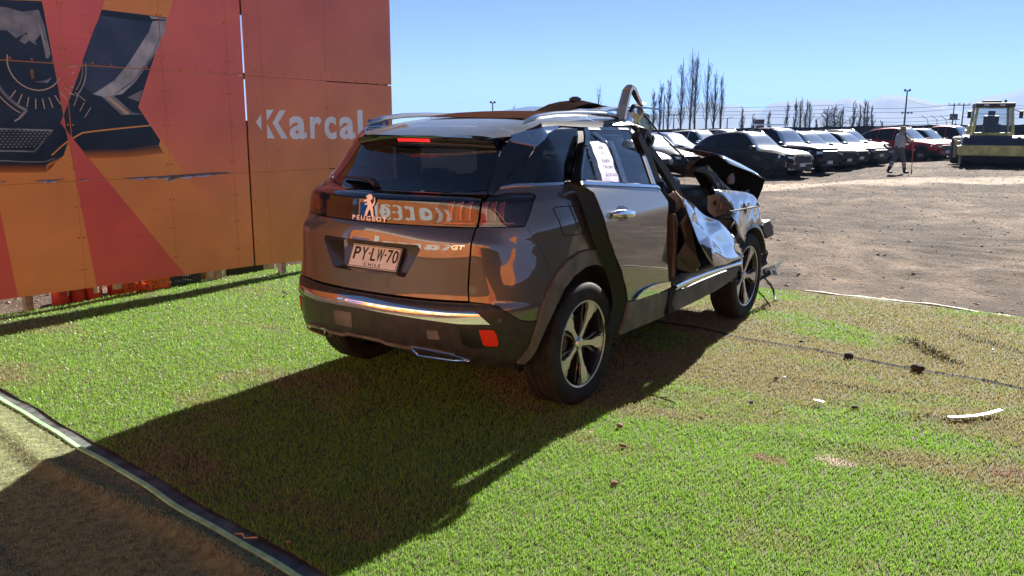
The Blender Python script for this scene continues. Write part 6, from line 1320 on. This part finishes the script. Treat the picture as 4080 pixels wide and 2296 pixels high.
def parked_car(name, kind, fwx, fwy, paint, label, head=-107.5, rim=None, roofbars=False, damage=0, clad=True, group='cars parked in rows across the lot', sc=1.0, grille_chrome=False, lamp_style=0, zoff=0.0):
    """fwx, fwy: where its right front wheel meets the ground"""
    T = TYPES[kind]; rz = R(head); h = Vector((math.cos(rz), math.sin(rz), 0)); l = Vector((-h.y, h.x, 0)); W = .80
    org = Vector((fwx, fwy, 0))+l*W*sc-h*T['fw']*sc
    e = empty(name, (org.x, org.y, dip(fwx, fwy)-.02), rz, label, 'car', group); e.scale = (sc, sc, sc)
    st = T['st']; xs = [s[0] for s in st]; f = [pchip(xs, [s[i] for s in st]) for i in range(1, 6)]; c0, c1, c2, c3 = T['cab']
    gx = sorted(set([0, .015]+[T['L']*k/46 for k in range(47)]+[c0, c1, c2, c3, *T['pil'], T['pil'][0]+.06, T['pil'][1]+.06]))
    ring = []
    for x in gx:
        w, zb, zl, zt_, wt = [q(x) for q in f]; cabin = c0 < x < c3
        if damage and x > T['L']-.55: zt_ -= .10*damage*(x-T['L']+.55)/.55; zl -= .06*damage
        ring.append([(w*.90, zb), (w*.985, zb+.10), (w, zb+.28), (w*1.0, zb+(zl-zb)*.72), (w*.975, zl), (wt+(w*.955-wt)*.06, zt_-.05 if cabin else zl+(zt_-zl)*.55), (wt*.93, zt_-.012), (wt*.6, zt_+.008), (0, zt_+.014)])
    n = len(ring[0]); V = []
    for x, r_ in zip(gx, ring):
        V += [(x, -a, b) for a, b in r_]+[(x, a, b) for a, b in reversed(r_[:-1])]
    m = 2*n-1; groups = {'body': [], 'cladding': [], 'windscreen': [], 'rear_window': []}; sides = {}
    for i in range(len(gx)-1):
        xm = (gx[i]+gx[i+1])/2
        for j in range(m-1):
            jj = j if j < n-1 else m-2-j; F = (i*m+j, i*m+j+1, (i+1)*m+j+1, (i+1)*m+j); side = 'r' if j < n-1 else 'l'; k = 'body'
            if jj <= 1 and clad: k = 'cladding'
            elif jj == 4 and c0+.12 < xm < c3-.10:
                seg = 0 if xm < T['pil'][0] else 1 if xm < T['pil'][1] else 2
                pillar = any(p < xm < p+.06 for p in T['pil'])
                if not pillar: sides.setdefault((side, seg), []).append(F); continue
            elif jj >= 5 and c2+.03 < xm < c3-.02: k = 'windscreen'
            elif jj >= 5 and c0+.04 < xm < c1-.04: k = 'rear_window'
            groups[k].append(F)
    groups['body'] += [tuple(range(m))[::-1], tuple(range((len(gx)-1)*m, len(gx)*m))]
    bot = [(i*m, (i+1)*m, (i+1)*m+m-1, i*m+m-1) for i in range(len(gx)-1)]; groups['cladding'] += bot
    def mk(nm, F, mt):
        used = sorted({i for q in F for i in q}); ix = {v: k for k, v in enumerate(used)}; b = MB(); b.add([V[i] for i in used], [tuple(ix[i] for i in q) for q in F]); return b.build(nm, mt, e, True, 38)
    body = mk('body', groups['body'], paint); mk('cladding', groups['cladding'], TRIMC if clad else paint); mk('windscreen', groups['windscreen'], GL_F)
    if groups['rear_window']: mk('rear_window', groups['rear_window'], GL_S)
    for k, F in sides.items(): mk('side_window', F, GL_S)
    # wheels and arches
    tr, q = car_wheel(.36 if kind != 'hatch' else .31, rim or RIMS); wr = .36 if kind != 'hatch' else .31
    for x in (T['rw'], T['fw']):
        for s in (-1, 1):
            w = empty('wheel'); w.parent = e; w.location = (x, s*(W+.02), wr); w.rotation_euler[2] = 0 if s < 0 else math.pi
            link('tyre', tr, None, w); link('rim', q, None, w)
            a = MB(); V2 = [(x, s*(f[0](x)+.006), wr+.02)]; k = 18
            for i in range(k+1): t = R(-8+196*i/k); V2.append((x+(wr+.085)*math.cos(t), s*(f[0](x)+.006), wr+.02+(wr+.085)*math.sin(t)))
            a.add(V2, [(0, i+1, i+2) for i in range(k)]); a.build('wheel_arch', TRIMC, e)
    # front
    L_ = T['L']; zl = f[2](L_-.2); zt_ = f[3](L_-.14)
    if damage < 2:
        b = MB(); hgt = zl-.33; b.box(L_-.09, L_+.012, -.52, .52, zl-.30, zl-.02); g = b.build('grille', GRIL, e, bevel=.02)
        if grille_chrome:
            for z in (zl-.30, zl-.02): MB().box(L_-.03, L_+.022, -.54, .54, z-.015, z+.015).build('grille_bar', CHROME, e)
            for s in (-1, 1): MB().box(L_-.03, L_+.022, s*.54-.015, s*.54+.015, zl-.30, zl-.02).build('grille_bar', CHROME, e)
        MB().box(L_-.03, L_+.03, -.17, .17, .42, .54).build('licence_plate', PLT, e)
        MB().box(L_-.10, L_+.006, -.62, .62, .34, .40).build('lower_grille', GRIL, e)
    else:
        MB().box(L_-.30, L_-.02, -.55, .55, .40, .80).build('radiator', GRIL, e); MB().box(L_-.05, L_+.03, -.66, .66, .52, .60).build('bumper_beam', mat('bare_beam', (.40, .41, .42), .4, .7), e)
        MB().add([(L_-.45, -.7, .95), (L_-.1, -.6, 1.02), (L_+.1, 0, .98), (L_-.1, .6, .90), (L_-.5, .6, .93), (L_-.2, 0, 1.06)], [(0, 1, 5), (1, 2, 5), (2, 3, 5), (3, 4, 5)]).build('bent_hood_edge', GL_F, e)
    for s in (-1, 1):
        b = MB(); x0 = L_-.40; w0 = f[0](x0); w1 = f[0](L_-.06)
        if not (damage and s > 0): b.add([(x0, s*(w0+.004), zl+.02), (L_-.06, s*(w1*.93), zl-.03), (L_+.006, s*.56, zl-.05), (L_+.006, s*.56, zl-.15), (L_-.06, s*(w1*.97), zl-.15), (x0, s*(w0+.006), zl-.10)], [(0, 1, 4, 5), (1, 2, 3, 4)]); b.build('headlight', LAMP, e)
        if lamp_style == 1:
            MB().add([(L_-.10, s*(f[0](L_-.1)+.008), zl-.20), (L_-.02, s*.66, zl-.20), (L_+.0, s*.66, zl-.40), (L_-.03, s*.72, zl-.47), (L_-.12, s*(f[0](L_-.12)+.01), zl-.38)], [(0, 1, 2, 3, 4)]).build('corner_lamp', SATIN, e)
            MB().box(L_-.08, L_+.02, min(s*.45, s*.75), max(s*.45, s*.75), .315, .335).build('bumper_trim', SATIN, e)
        MB().box(-.012, .10, min(s*.62, s*.83), max(s*.62, s*.83), 0, .16, Matrix.Translation((0, 0, f[2](.1)-.22))).build('tail_light', LAMPR, e)
        MB().box(c3-.28, c3-.10, min(s*.90, s*1.05), max(s*.90, s*1.05), f[2](c3-.2)+.02, f[2](c3-.2)+.16).build('mirror', paint, e, bevel=.02)
        for xd in (T['pil'][0]+.10, T['pil'][1]+.12): MB().box(xd, xd+.16, min(s*.915, s*.945), max(s*.915, s*.945), f[2](xd)-.14, f[2](xd)-.11).build('door_handle', paint, e)
        b = MB(); b.tube([(c1+.05, s*.57, f[3](c1+.05)+.005), (c1+.2, s*.58, f[3](c1+.3)+.045), ((c1+c2)/2, s*.585, f[3]((c1+c2)/2)+.04), (c2-.1, s*.57, f[3](c2-.2)+.035), (c2, s*.56, f[3](c2)+.0)], .018, 6)
        if kind == 'suv': b.build('roof_rail', SATIN, e, True)
    if roofbars:
        for x in (2.0, 2.75): MB().box(x-.05, x+.05, -.62, .62, 1.90, 1.95).box(x-.03, x+.03, -.55, -.50, 1.75, 1.9).box(x-.03, x+.03, .50, .55, 1.75, 1.9).build('roof_bar', SATIN, e)
    return e
def cpaint(nm, c, fl=.2): return MATS.get(nm) or car_paint(nm, c, fl, .4, .02, coat_ior=1.45, coat_rough=.07, coat_w=.22, spec=.2)
P_BLK = cpaint('parked_black', (.010, .011, .016)); P_DG = cpaint('parked_charcoal', (.025, .026, .030)); P_RED = cpaint('parked_red', (.34, .022, .035)); P_WHT = cpaint('parked_white', (.60, .61, .63), 0); P_SIL = cpaint('parked_silver', (.32, .33, .35), .7); P_BLU = cpaint('parked_blue', (.02, .05, .22))
parked_car('parked_car', 'suv', 26.2, 6.49, P_BLK, 'black SUV with squared chrome grille frame, nearest parked car right of the wreck', rim=RIMD, grille_chrome=True, lamp_style=1)
parked_car('parked_pickup', 'pickup', 29.4, 6.40, P_BLK, 'black pickup with pale roof bars behind the nearest black SUV', roofbars=True, rim=RIMD)
parked_car('parked_car', 'suv', 32.4, 6.29, P_BLK, 'black SUV with a plate, just right of the roof-barred pickup', grille_chrome=True)
parked_car('parked_car', 'suv', 35.3, 6.42, P_DG, 'charcoal SUV with a smashed grille, left of the dark car with bright headlight', damage=1)
parked_car('parked_car', 'hatch', 37.9, 6.1, P_BLK, 'dark hatchback with a bright headlight in the middle of the row', sc=1.05)
parked_car('parked_car', 'suv', 40.6, 6.39, P_DG, 'charcoal SUV with its front bumper missing, left of the red SUV', damage=2)
parked_car('parked_car', 'suv', 43.6, 4.1, P_RED, 'dark red SUV with alloy wheels behind the walking worker', sc=1.04)
parked_car('parked_car', 'suv', 46.6, 3.6, P_BLK, 'black SUV with a wrecked nose between the red SUV and the roller', damage=2)
parked_car('parked_pickup', 'pickup', 49.5, 2.4, P_RED, 'dark red pickup half hidden behind the roller drum')
parked_car('parked_car', 'hatch', 24.6, 10.1, P_BLK, 'black hatchback just left of the nearest black SUV, behind the crushed front', sc=1.05)
parked_car('parked_car', 'hatch', 21.4, 9.9, P_SIL, 'silver hatchback seen through the open front of the wreck', sc=1.03)
parked_car('parked_car', 'hatch', 28.0, 11.6, P_WHT, 'white hatchback parked behind the black hatchback')
parked_car('parked_car', 'hatch', 31.2, 12.2, P_BLU, 'blue hatchback whose roof shows above the white one', sc=1.05)
parked_car('parked_car', 'suv', 36.0, 12.6, P_WHT, 'white SUV whose roof shows above the nearest black SUV')
parked_car('parked_car', 'suv', 39.5, 12.4, P_SIL, 'silver SUV in the back row behind the roof-barred pickup')
parked_car('parked_car', 'hatch', 43.0, 11.6, P_WHT, 'white hatchback in the back row behind the dark hatchbacks')
parked_car('parked_car', 'hatch', 47.0, 9.0, P_SIL, 'silver hatchback in the back row left of the red SUV')
parked_car('parked_car', 'hatch', 52.0, 5.6, P_WHT, 'white hatchback in the back row right of the red SUV')

# ---- road roller
rd = math.atan2(CAM.y-.4, CAM.x-37.2)+R(7)
RO = empty('road_roller', (37.0, .35, 0), rd, 'yellow road roller with a wide drum and glass cab facing the camera', 'roller'); RO.scale = (.9, 1.0, .83)
YEL = mat('roller_yellow', (.56, .48, .14), .5, 0, .2, noise_amt=.25, nscale=4); RBK = mat('roller_dark', (.05, .052, .062), .45, .3); RCB = mat('roller_brown', (.06, .045, .03), .6)
AXY = Matrix.Rotation(math.pi/2, 4, 'X')
b = MB(); b.lathe([(.0001, -1.27), (.70, -1.27), (.79, -1.24), (.79, 1.24), (.70, 1.27), (.0001, 1.27)], 48, Matrix.Translation((.55, 0, .79)) @ AXY); b.build('drum', RBK, RO, True, 30)
b = MB(); b.prism([(1.30, .56), (1.42, .58), (1.44, 1.06), (1.36, 1.10), (1.28, 1.08)], -1.40, 1.40, AXY); b.build('front_beam', YEL, RO, bevel=.02)
for s in (-1, 1): MB().box(-.45, 1.42, min(s*1.30, s*1.42), max(s*1.30, s*1.42), .62, 1.05).build('side_frame', YEL, RO, bevel=.02)
MB().box(-.6, -.35, -1.4, 1.4, .62, 1.30).build('cross_frame', YEL, RO, bevel=.02)
for s in (-1, 1): MB().box(.35, .62, min(s*1.43, s*1.52), max(s*1.43, s*1.52), .45, 1.35).box(.70, .88, min(s*1.43, s*1.50), max(s*1.43, s*1.50), .48, 1.1).build('hub_guard', mat('guard_grey', (.30, .28, .20), .6), RO)
b = MB(); b.prism([(-2.35, 1.25), (-.60, 1.25), (-.55, 1.72), (-2.35, 1.72)], -.80, .80, AXY); b.build('cab_base', YEL, RO, bevel=.03)
CX0, CX1 = -2.25, -.70
for x, s in ((CX1, -1), (CX1, 1), (CX0, -1), (CX0, 1)):
    b = MB(); t = .06 if x == CX1 else 0; b.tube([(x+t, s*.75, 1.72), (x-.08*(x == CX1), s*.66, 3.02)], .055, 6); b.build('cab_pillar', YEL if s > 0 or x == CX0 else YEL, RO, True)
b = MB(); b.box(CX0-.08, CX1+.06, -.74, .74, 3.0, 3.24); b.build('cab_roof', RCB, RO, bevel=.04); MB().box(-1.7, -1.0, -.45, .25, 3.24, 3.36).build('roof_hatch', RCB, RO, bevel=.02)
MB().tube([(-1.9, .5, 3.24), (-1.9, .5, 3.42)], .05, 8).build('beacon', RCB, RO)
for s in (-.35, .25): MB().box(CX1+.05, CX1+.09, s-.1, s+.1, 3.08, 3.16).build('work_lamp', PLT, RO)
CG = tint_glass('cab_glass', (.55, .62, .66), .05)
b = MB(); b.add([(CX1+.05, -.70, 1.74), (CX1+.05, .70, 1.74), (CX1-.09, .62, 3.0), (CX1-.09, -.62, 3.0)], [(0, 1, 2, 3)]); b.build('front_window', CG, RO)
for s in (-1, 1): b = MB(); b.add([(CX0, s*.75, 1.74), (CX1, s*.75, 1.74), (CX1-.1, s*.66, 3.0), (CX0, s*.66, 3.0)], [(0, 1, 2, 3)]); b.build('side_window', CG, RO)
MB().box(-1.75, -1.25, -.30, .30, 1.72, 2.05).box(-1.85, -1.68, -.30, .30, 2.0, 2.60).box(-1.82, -1.70, -.14, .14, 2.62, 2.85).build('seat', GRIL, RO, bevel=.03)
MB().box(-1.05, -.85, -.32, .32, 1.72, 2.15).build('console', GRIL, RO, bevel=.05); b = MB(); b.lathe([(.19, 0), (.21, .015), (.19, .03)], 20, Matrix.Translation((-1.1, 0, 2.2)) @ Matrix.Rotation(.5, 4, 'Y')); b.build('steering_wheel', GRIL, RO, True)
MB().box(CX0-.03, CX0+.02, -.70, .70, 1.72, 2.1).build('rear_panel', RCB, RO)
for s in (-1, 1):
    MB().tube([(CX1, s*.70, 2.9), (CX1+.12, s*.95, 2.75)], .018, 5).build('mirror_arm', GRIL, RO); MB().box(CX1+.10, CX1+.15, min(s*.90, s*1.05), max(s*.90, s*1.05), 2.45, 2.83).build('mirror', GRIL, RO, bevel=.02)
b = MB(); b.prism([(-4.3, .8), (-2.35, .8), (-2.35, 2.10), (-2.9, 2.05), (-4.1, 1.65)], -.85, .85, AXY); b.build('engine_hood', YEL, RO, bevel=.05)
for s in (-1, 1): b = MB(); b.lathe([(.0001, -.25), (.45, -.25), (.70, -.22), (.75, -.12), (.75, .12), (.70, .22), (.45, .25), (.0001, .25)], 32, Matrix.Translation((-3.0, s*1.12, .75)) @ AXY); b.build('rear_tyre', RUB2, RO, True, 35)
MB().box(-3.6, -.5, -.5, .5, .5, 1.25).build('chassis', GRIL, RO)
me = fit_text('HAMM', -.30, .30, -.05, .05, .004, .01) if False else None

# ---- worker
def worker():
    rgt = Vector((math.sin(.609+.20), -math.cos(.609+.20), 0)); base = Vector((28.85, 2.60, gz(28.85, 2.6)+.006)); side = Vector((0, 0, 1)).cross(rgt)      # facing right in the picture; side = away from camera
    J = {}; E = []; Rr = {}
    def j(n, a, d, z, r_): J[n] = (rgt*a+side*d+Vector((0, 0, z))); Rr[n] = r_
    j('pel', 0, 0, .93, .150); j('wai', .01, 0, 1.07, .145); j('che', .03, 0, 1.26, .165); j('nec', .055, 0, 1.42, .060); j('chin', .07, 0, 1.475, .068); j('hea', .075, 0, 1.56, .095); j('top', .07, 0, 1.625, .07)
    for s, q in ((-1, 'n'), (1, 'f')):
        j('sh'+q, .03, s*.175, 1.35, .075)
    j('eln', .22, -.27, 1.17, .052); j('wrn', .33, -.14, 1.20, .036); j('elf', .20, .24, 1.15, .052); j('wrf', .34, .10, 1.02, .036)
    j('hpn', -.01, -.10, .86, .105); j('knn', .13, -.10, .52, .072); j('ann', .21, -.10, .13, .052); j('hen', .19, -.10, .055, .050); j('ton', .40, -.11, .060, .042)
    j('hpf', -.01, .10, .86, .105); j('knf', -.10, .10, .53, .072); j('anf', -.30, .10, .13, .052); j('hef', -.325, .10, .060, .050); j('tof', -.13, .10, .042, .042)
    for a, c in (('pel', 'wai'), ('wai', 'che'), ('che', 'nec'), ('nec', 'chin'), ('chin', 'hea'), ('hea', 'top'), ('che', 'shn'), ('che', 'shf'), ('shn', 'eln'), ('eln', 'wrn'), ('shf', 'elf'), ('elf', 'wrf'), ('pel', 'hpn'), ('hpn', 'knn'), ('knn', 'ann'), ('ann', 'hen'), ('hen', 'ton'), ('pel', 'hpf'), ('hpf', 'knf'), ('knf', 'anf'), ('anf', 'hef'), ('hef', 'tof')): E.append((a, c))
    # hands: palm, four fingers curled round the shaft, thumb
    for q, s in (('n', -1), ('f', 1)):
        w_ = J['wr'+q]; j('pa'+q, 0, 0, 0, .026); J['pa'+q] = w_+rgt*.055+Vector((0, 0, .01)); E.append(('wr'+q, 'pa'+q))
        for k in range(4):
            z = .03-.02*k; j('f%d%s' % (k, q), 0, 0, 0, .011); J['f%d%s' % (k, q)] = J['pa'+q]+rgt*(.045-.004*abs(k-1))+Vector((0, 0, z)); E.append(('pa'+q, 'f%d%s' % (k, q)))
            j('g%d%s' % (k, q), 0, 0, 0, .009); J['g%d%s' % (k, q)] = J['f%d%s' % (k, q)]+side*(-s*.035)-rgt*.012+Vector((0, 0, -.004)); E.append(('f%d%s' % (k, q), 'g%d%s' % (k, q)))
        j('th'+q, 0, 0, 0, .011); J['th'+q] = J['pa'+q]+rgt*.02+side*(-s*.035)+Vector((0, 0, .035)); E.append(('pa'+q, 'th'+q))
    names = list(J); ix = {n_: i for i, n_ in enumerate(names)}
    me = bpy.data.meshes.new('person'); me.from_pydata([J[n_] for n_ in names], [(ix[a], ix[c]) for a, c in E], []); me.update()
    o = bpy.data.objects.new('tmp', me); COL.objects.link(o); sk_ = o.modifiers.new('skin', 'SKIN')
    if not me.skin_vertices:
        bpy.context.view_layer.objects.active = o; bpy.ops.mesh.customdata_skin_add()
    for i, n_ in enumerate(names): me.skin_vertices[0].data[i].radius = (Rr[n_]*(1.18 if Rr[n_] > .045 else 1),)*2
    me.skin_vertices[0].data[ix['pel']].use_root = True
    sb = o.modifiers.new('sub', 'SUBSURF'); sb.levels = 2; sb.render_levels = 2
    dg = bpy.context.evaluated_depsgraph_get(); dg.update(); m2 = bpy.data.meshes.new_from_object(o.evaluated_get(dg)); bpy.data.objects.remove(o)
    m2.name = 'person'; m2.materials.clear()
    for mm in (mat('worker_shirt', (.38, .36, .35), .85, noise_amt=.15, nscale=15), mat('worker_trousers', (.085, .085, .10), .85, noise_amt=.2, nscale=15), mat('worker_boot', (.014, .014, .02), .6), mat('worker_skin', (.26, .13, .085), .6)): m2.materials.append(mm)
    hd = J['hea']; hands = [J['pan'], J['paf']]
    for p in m2.polygons:
        c = p.center
        if min((c-q).length for q in hands) < .085: k = 3
        elif c.z > 1.43: k = 3
        elif c.z > .955: k = 0
        elif c.z > .30: k = 1
        else: k = 2
        p.material_index = k
    m2.shade_smooth(); po_ = link('person', m2); po_.location = base; tag(po_, 'worker in grey shirt and sun hat walking with a long-handled tool', 'person')
    def ch(b_, nm, mt, sm=True): o_ = b_.build(nm, mt, po_, sm); return o_
    HT = Matrix.Translation(J['hea']+Vector((0, 0, .035))) @ Matrix.Rotation(.08, 4, side)
    b = MB(); b.lathe([(.175, -.035), (.15, -.012), (.108, .005), (.104, .03), (.098, .085), (.07, .105), (.0001, .11)], 24, HT); ch(b, 'sun_hat', mat('hat_cloth', (.27, .23, .18), .9))
    b = MB(); a0 = J['hea']
    V = []
    for k in range(9):
        t = -1.3+2.6*k/8; d = (-rgt*math.cos(t)+side*math.sin(t)); V += [a0+d*.108+Vector((0, 0, .02)), a0+d*.135+Vector((0, 0, -.15))]
    b.add(V, [(2*k, 2*k+1, 2*k+3, 2*k+2) for k in range(8)]); ch(b, 'neck_flap', MATS['hat_cloth'])
    b = MB(); nz_ = a0+rgt*.095; b.add([nz_+Vector((0, 0, .02)), nz_+side*.014+Vector((0, 0, -.02)), nz_-side*.014+Vector((0, 0, -.02)), nz_+rgt*.028+Vector((0, 0, -.015))], [(0, 1, 3), (0, 3, 2), (1, 2, 3)]); ch(b, 'nose', MATS['worker_skin'])
    for s in (-1, 1):
        b = MB(); b.lathe([(.0001, .008), (.009, .004), (.010, 0), (.0001, -.004)], 10, Matrix.Translation(a0+rgt*.082+side*s*.035+Vector((0, 0, .012))) @ rgt.to_track_quat('Z', 'Y').to_matrix().to_4x4()); ch(b, 'eye', mat('eye_dark', (.02, .015, .012), .3))
        b = MB(); b.box(-.012, .012, -.006, .006, -.025, .025, Matrix.Translation(a0+side*s*.095-rgt*.005) @ Matrix.Rotation(math.atan2(rgt.y, rgt.x), 4, 'Z')); ch(b, 'ear', MATS['worker_skin'])
    b = MB(); b.box(-.004, .004, -.022, .022, -.005, .005, Matrix.Translation(a0+rgt*.088+Vector((0, 0, -.055))) @ Matrix.Rotation(math.atan2(rgt.y, rgt.x), 4, 'Z')); ch(b, 'mouth', mat('lips', (.18, .07, .06), .6))
    BAND = mat('reflective_band', (.55, .44, .40), .4)
    for q in ('n', 'f'):
        kn, an = J['kn'+q], J['an'+q]; ax = (an-kn).normalized(); M0 = ax.to_track_quat('Z', 'Y').to_matrix().to_4x4()
        for t in (.34, .62):
            p = kn.lerp(an, t); r0 = .079-.012*t; b = MB(); b.lathe([(r0, -.028), (r0+.003, 0), (r0-.001, .028)], 18, Matrix.Translation(p) @ M0); ch(b, 'reflective_band', BAND)
    b = MB(); b.box(-.05, .06, -.006, .006, -.018, .018, Matrix.Translation(J['che']+Vector((0, 0, -.08))-side*.158-rgt*.06) @ Matrix.Rotation(math.atan2(rgt.y, rgt.x), 4, 'Z')); ch(b, 'shirt_patch', mat('orange_patch', (.75, .35, .22), .6))
    b = MB(); b.lathe([(.152, -.022), (.156, 0), (.152, .022)], 24, Matrix.Translation(J['pel']+Vector((0, 0, .045)))); ch(b, 'belt', GRIL)
    # the tool in his hands
    tp_ = base+J['pan']+rgt*.047; t0 = Vector((tp_.x, tp_.y, base.z+.03))+rgt*.045
    T_ = empty('hand_tool', t0, 0, 'long orange-handled tool held upright by the walking worker', 'tool'); b = MB(); top = tp_+Vector((0, 0, .10))-t0; b.tube([(0, 0, .0), top], .014, 8); b.build('handle', mat('tool_orange', (.38, .09, .03), .5), T_, True)
    b = MB(); M = Matrix.Translation(top*.62) @ Matrix.Rotation(math.atan2(rgt.y, rgt.x), 4, 'Z'); b.box(-.012, .012, -.012, .012, -.03, .03, M); b.tube([top*.62, top*.62+rgt*.10+Vector((0, 0, .05))], .012, 6); b.build('side_grip', MATS['tool_orange'], T_); MB().box(-.02, .02, -.02, .02, -.03, .10).build('ferrule', GRIL, T_)
worker()
# ================================================================== litter on the turf and the carpet
def strip_piece(name, pts, wd, m, label, cat):
    b = MB(); V = []
    for i, (x, y, z) in enumerate(pts):
        a = Vector(pts[max(i-1, 0)]); c = Vector(pts[min(i+1, len(pts)-1)]); d = (c-a).normalized(); s = Vector((-d.y, d.x, 0))*wd; p = Vector((x, y, z)); V += [p+s, p-s, p-s+Vector((0, 0, .006)), p+s+Vector((0, 0, .006))]
    k = len(pts); b.add(V, [(i*4+j, i*4+(j+1) % 4, (i+1)*4+(j+1) % 4, (i+1)*4+j) for i in range(k-1) for j in range(4)]+[(0, 1, 2, 3), tuple(range(4*k-4, 4*k))[::-1]]); return tag(b.build(name, m, None, True, 40), label, cat)
WP = mat('white_plastic_strip', (.70, .68, .62), .4)
strip_piece('plastic_strip', [(.895, -2.645, .024), (.94, -2.705, .026), (.99, -2.76, .028), (1.06, -2.815, .032), (1.152, -2.869, .038)], .011, WP, 'long curved white plastic strip lying on the turf at the right', 'strip')
strip_piece('plastic_strip', [(.764, -1.973, .024), (.757, -2.005, .026), (.75, -2.034, .025)], .010, WP, 'short white plastic piece on the turf left of the long strip', 'strip')
M_CLOD = mat('dark_clod', (.045, .032, .024), .95, noise_amt=.4, nscale=30); M_LEAF = mat('dry_leaf', (.30, .13, .07), .8, noise_amt=.3, nscale=40); M_BIT = mat('white_bit', (.65, .65, .66), .5)
for i, (x, y, s, lab) in enumerate(((1.877, -1.909, .045, 'dark lump of earth in the turf seam, nearer the car'), (1.82, -2.347, .05, 'dark lump of earth in the turf seam, at the right'), (.795, -2.193, .022, 'small dark clod behind the short white piece'), (.543, -1.687, .018, 'small dark clod left of the short white piece'), (2.088, -1.528, .02, 'small dark clod beyond the turf seam'), (1.089, -1.658, .015, 'tiny dark clod between seam and shadow'), (-.875, -1.562, .02, 'small brown cone on the bright turf below the shadow edge'), (-.231, -1.254, .024, 'brown fragment at the edge of the car shadow'), (-.465, -1.39, .018, 'brown pebble below the fragment at the shadow edge'))):
    lump('earth_clod', (x, y, .012), s, s*.7, s*.8, M_CLOD if i < 6 else mat('brown_cone', (.14, .075, .05), .9), lab, 'clod', 20+i, i)
for i, (x, y) in enumerate(((1.104, -1.703), (2.623, -2.703))): lump('plastic_bit', (x, y, .02), .014, .010, .012, M_BIT, ['tiny white bit on the turf near the shadow', 'tiny white bit on the turf near the dirt edge'][i], 'bit', 40+i)
def leaf(x, y, z, s, label, m=M_LEAF):
    a = random.random()*6.28; c, n = math.cos(a), math.sin(a); P = [(-1, 0, .2), (-.4, .5, .5), (.5, .45, .1), (1, 0, .6), (.4, -.5, .3), (-.5, -.45, .0), (0, 0, .15)]
    b = MB(); b.add([(x+(p*c-q*n)*s, y+(p*n+q*c)*s, z+r_*s*.6) for p, q, r_ in P], [(0, 1, 6), (1, 2, 6), (2, 3, 6), (3, 4, 6), (4, 5, 6), (5, 0, 6)]); tag(b.build('dry_leaf', m, None, fix=False), label, 'leaf', 'dry leaves')
LL = [(-2.213, .834, 'dry leaf on the sunlit corner of the older carpet'), (-2.395, .202, 'dry leaf furthest left on the shaded carpet'), (-2.312, .058, 'dry leaf by the big wrinkle of the shaded carpet'), (-2.14, .032, 'dry leaf close to the pale edge, upper part'), (-2.395, -.236, 'dry leaf in the middle of the shaded carpet'), (-2.206, -.929, 'dry leaf close to the pale edge at the bottom')]
for x, y, lab in LL: leaf(x, y, carp_z(x, y)+.008, .013, lab)
for x, y, lab in ((-2.063, -.829, 'pinkish leaf at the edge of the turf, bottom left'), (-1.454, -.512, 'small leaf in the middle of the shaded turf'), (.047, -.37, 'leaf behind the right rear wheel'), (-.009, -.18, 'leaf under the rear bumper'), (-.421, -1.19, 'leaf on the turf just outside the car shadow')): leaf(x, y, .028, .016, lab)
b = MB(); b.tube([(.298, -1.169, .024), (.29, -1.21, .030), (.286, -1.252, .024), (.27, -1.30, .028), (.264, -1.343, .024)], .004, 5); b.tube([(.288, -1.24, .026), (.31, -1.275, .03)], .003, 4); tag(b.build('twig', mat('dark_twig', (.03, .022, .016), .8), None, True), 'thin dark twig on the turf right of the rear wheel', 'twig')
b = MB(); b.tube([(.97, 2.80, .026), (.99, 2.83, .034), (1.02, 2.86, .026), (1.05, 2.87, .03)], .007, 5); b.tube([(.99, 2.83, .03), (.96, 2.86, .05)], .005, 4); tag(b.build('twig', MATS['dark_twig'], None, True), 'short dark twig on the sunlit turf left of the car', 'twig')
b = MB(); b.tube([(-2.113, -.576, .006), (-2.10, -.61, .012), (-2.115, -.64, .010), (-2.085, -.68, .012)], .004, 5); tag(b.build('straw_wisp', mat('yellow_straw', (.45, .33, .12), .7), None, True), 'yellow wisp of straw on the dark strip beside the pale edge', 'straw')
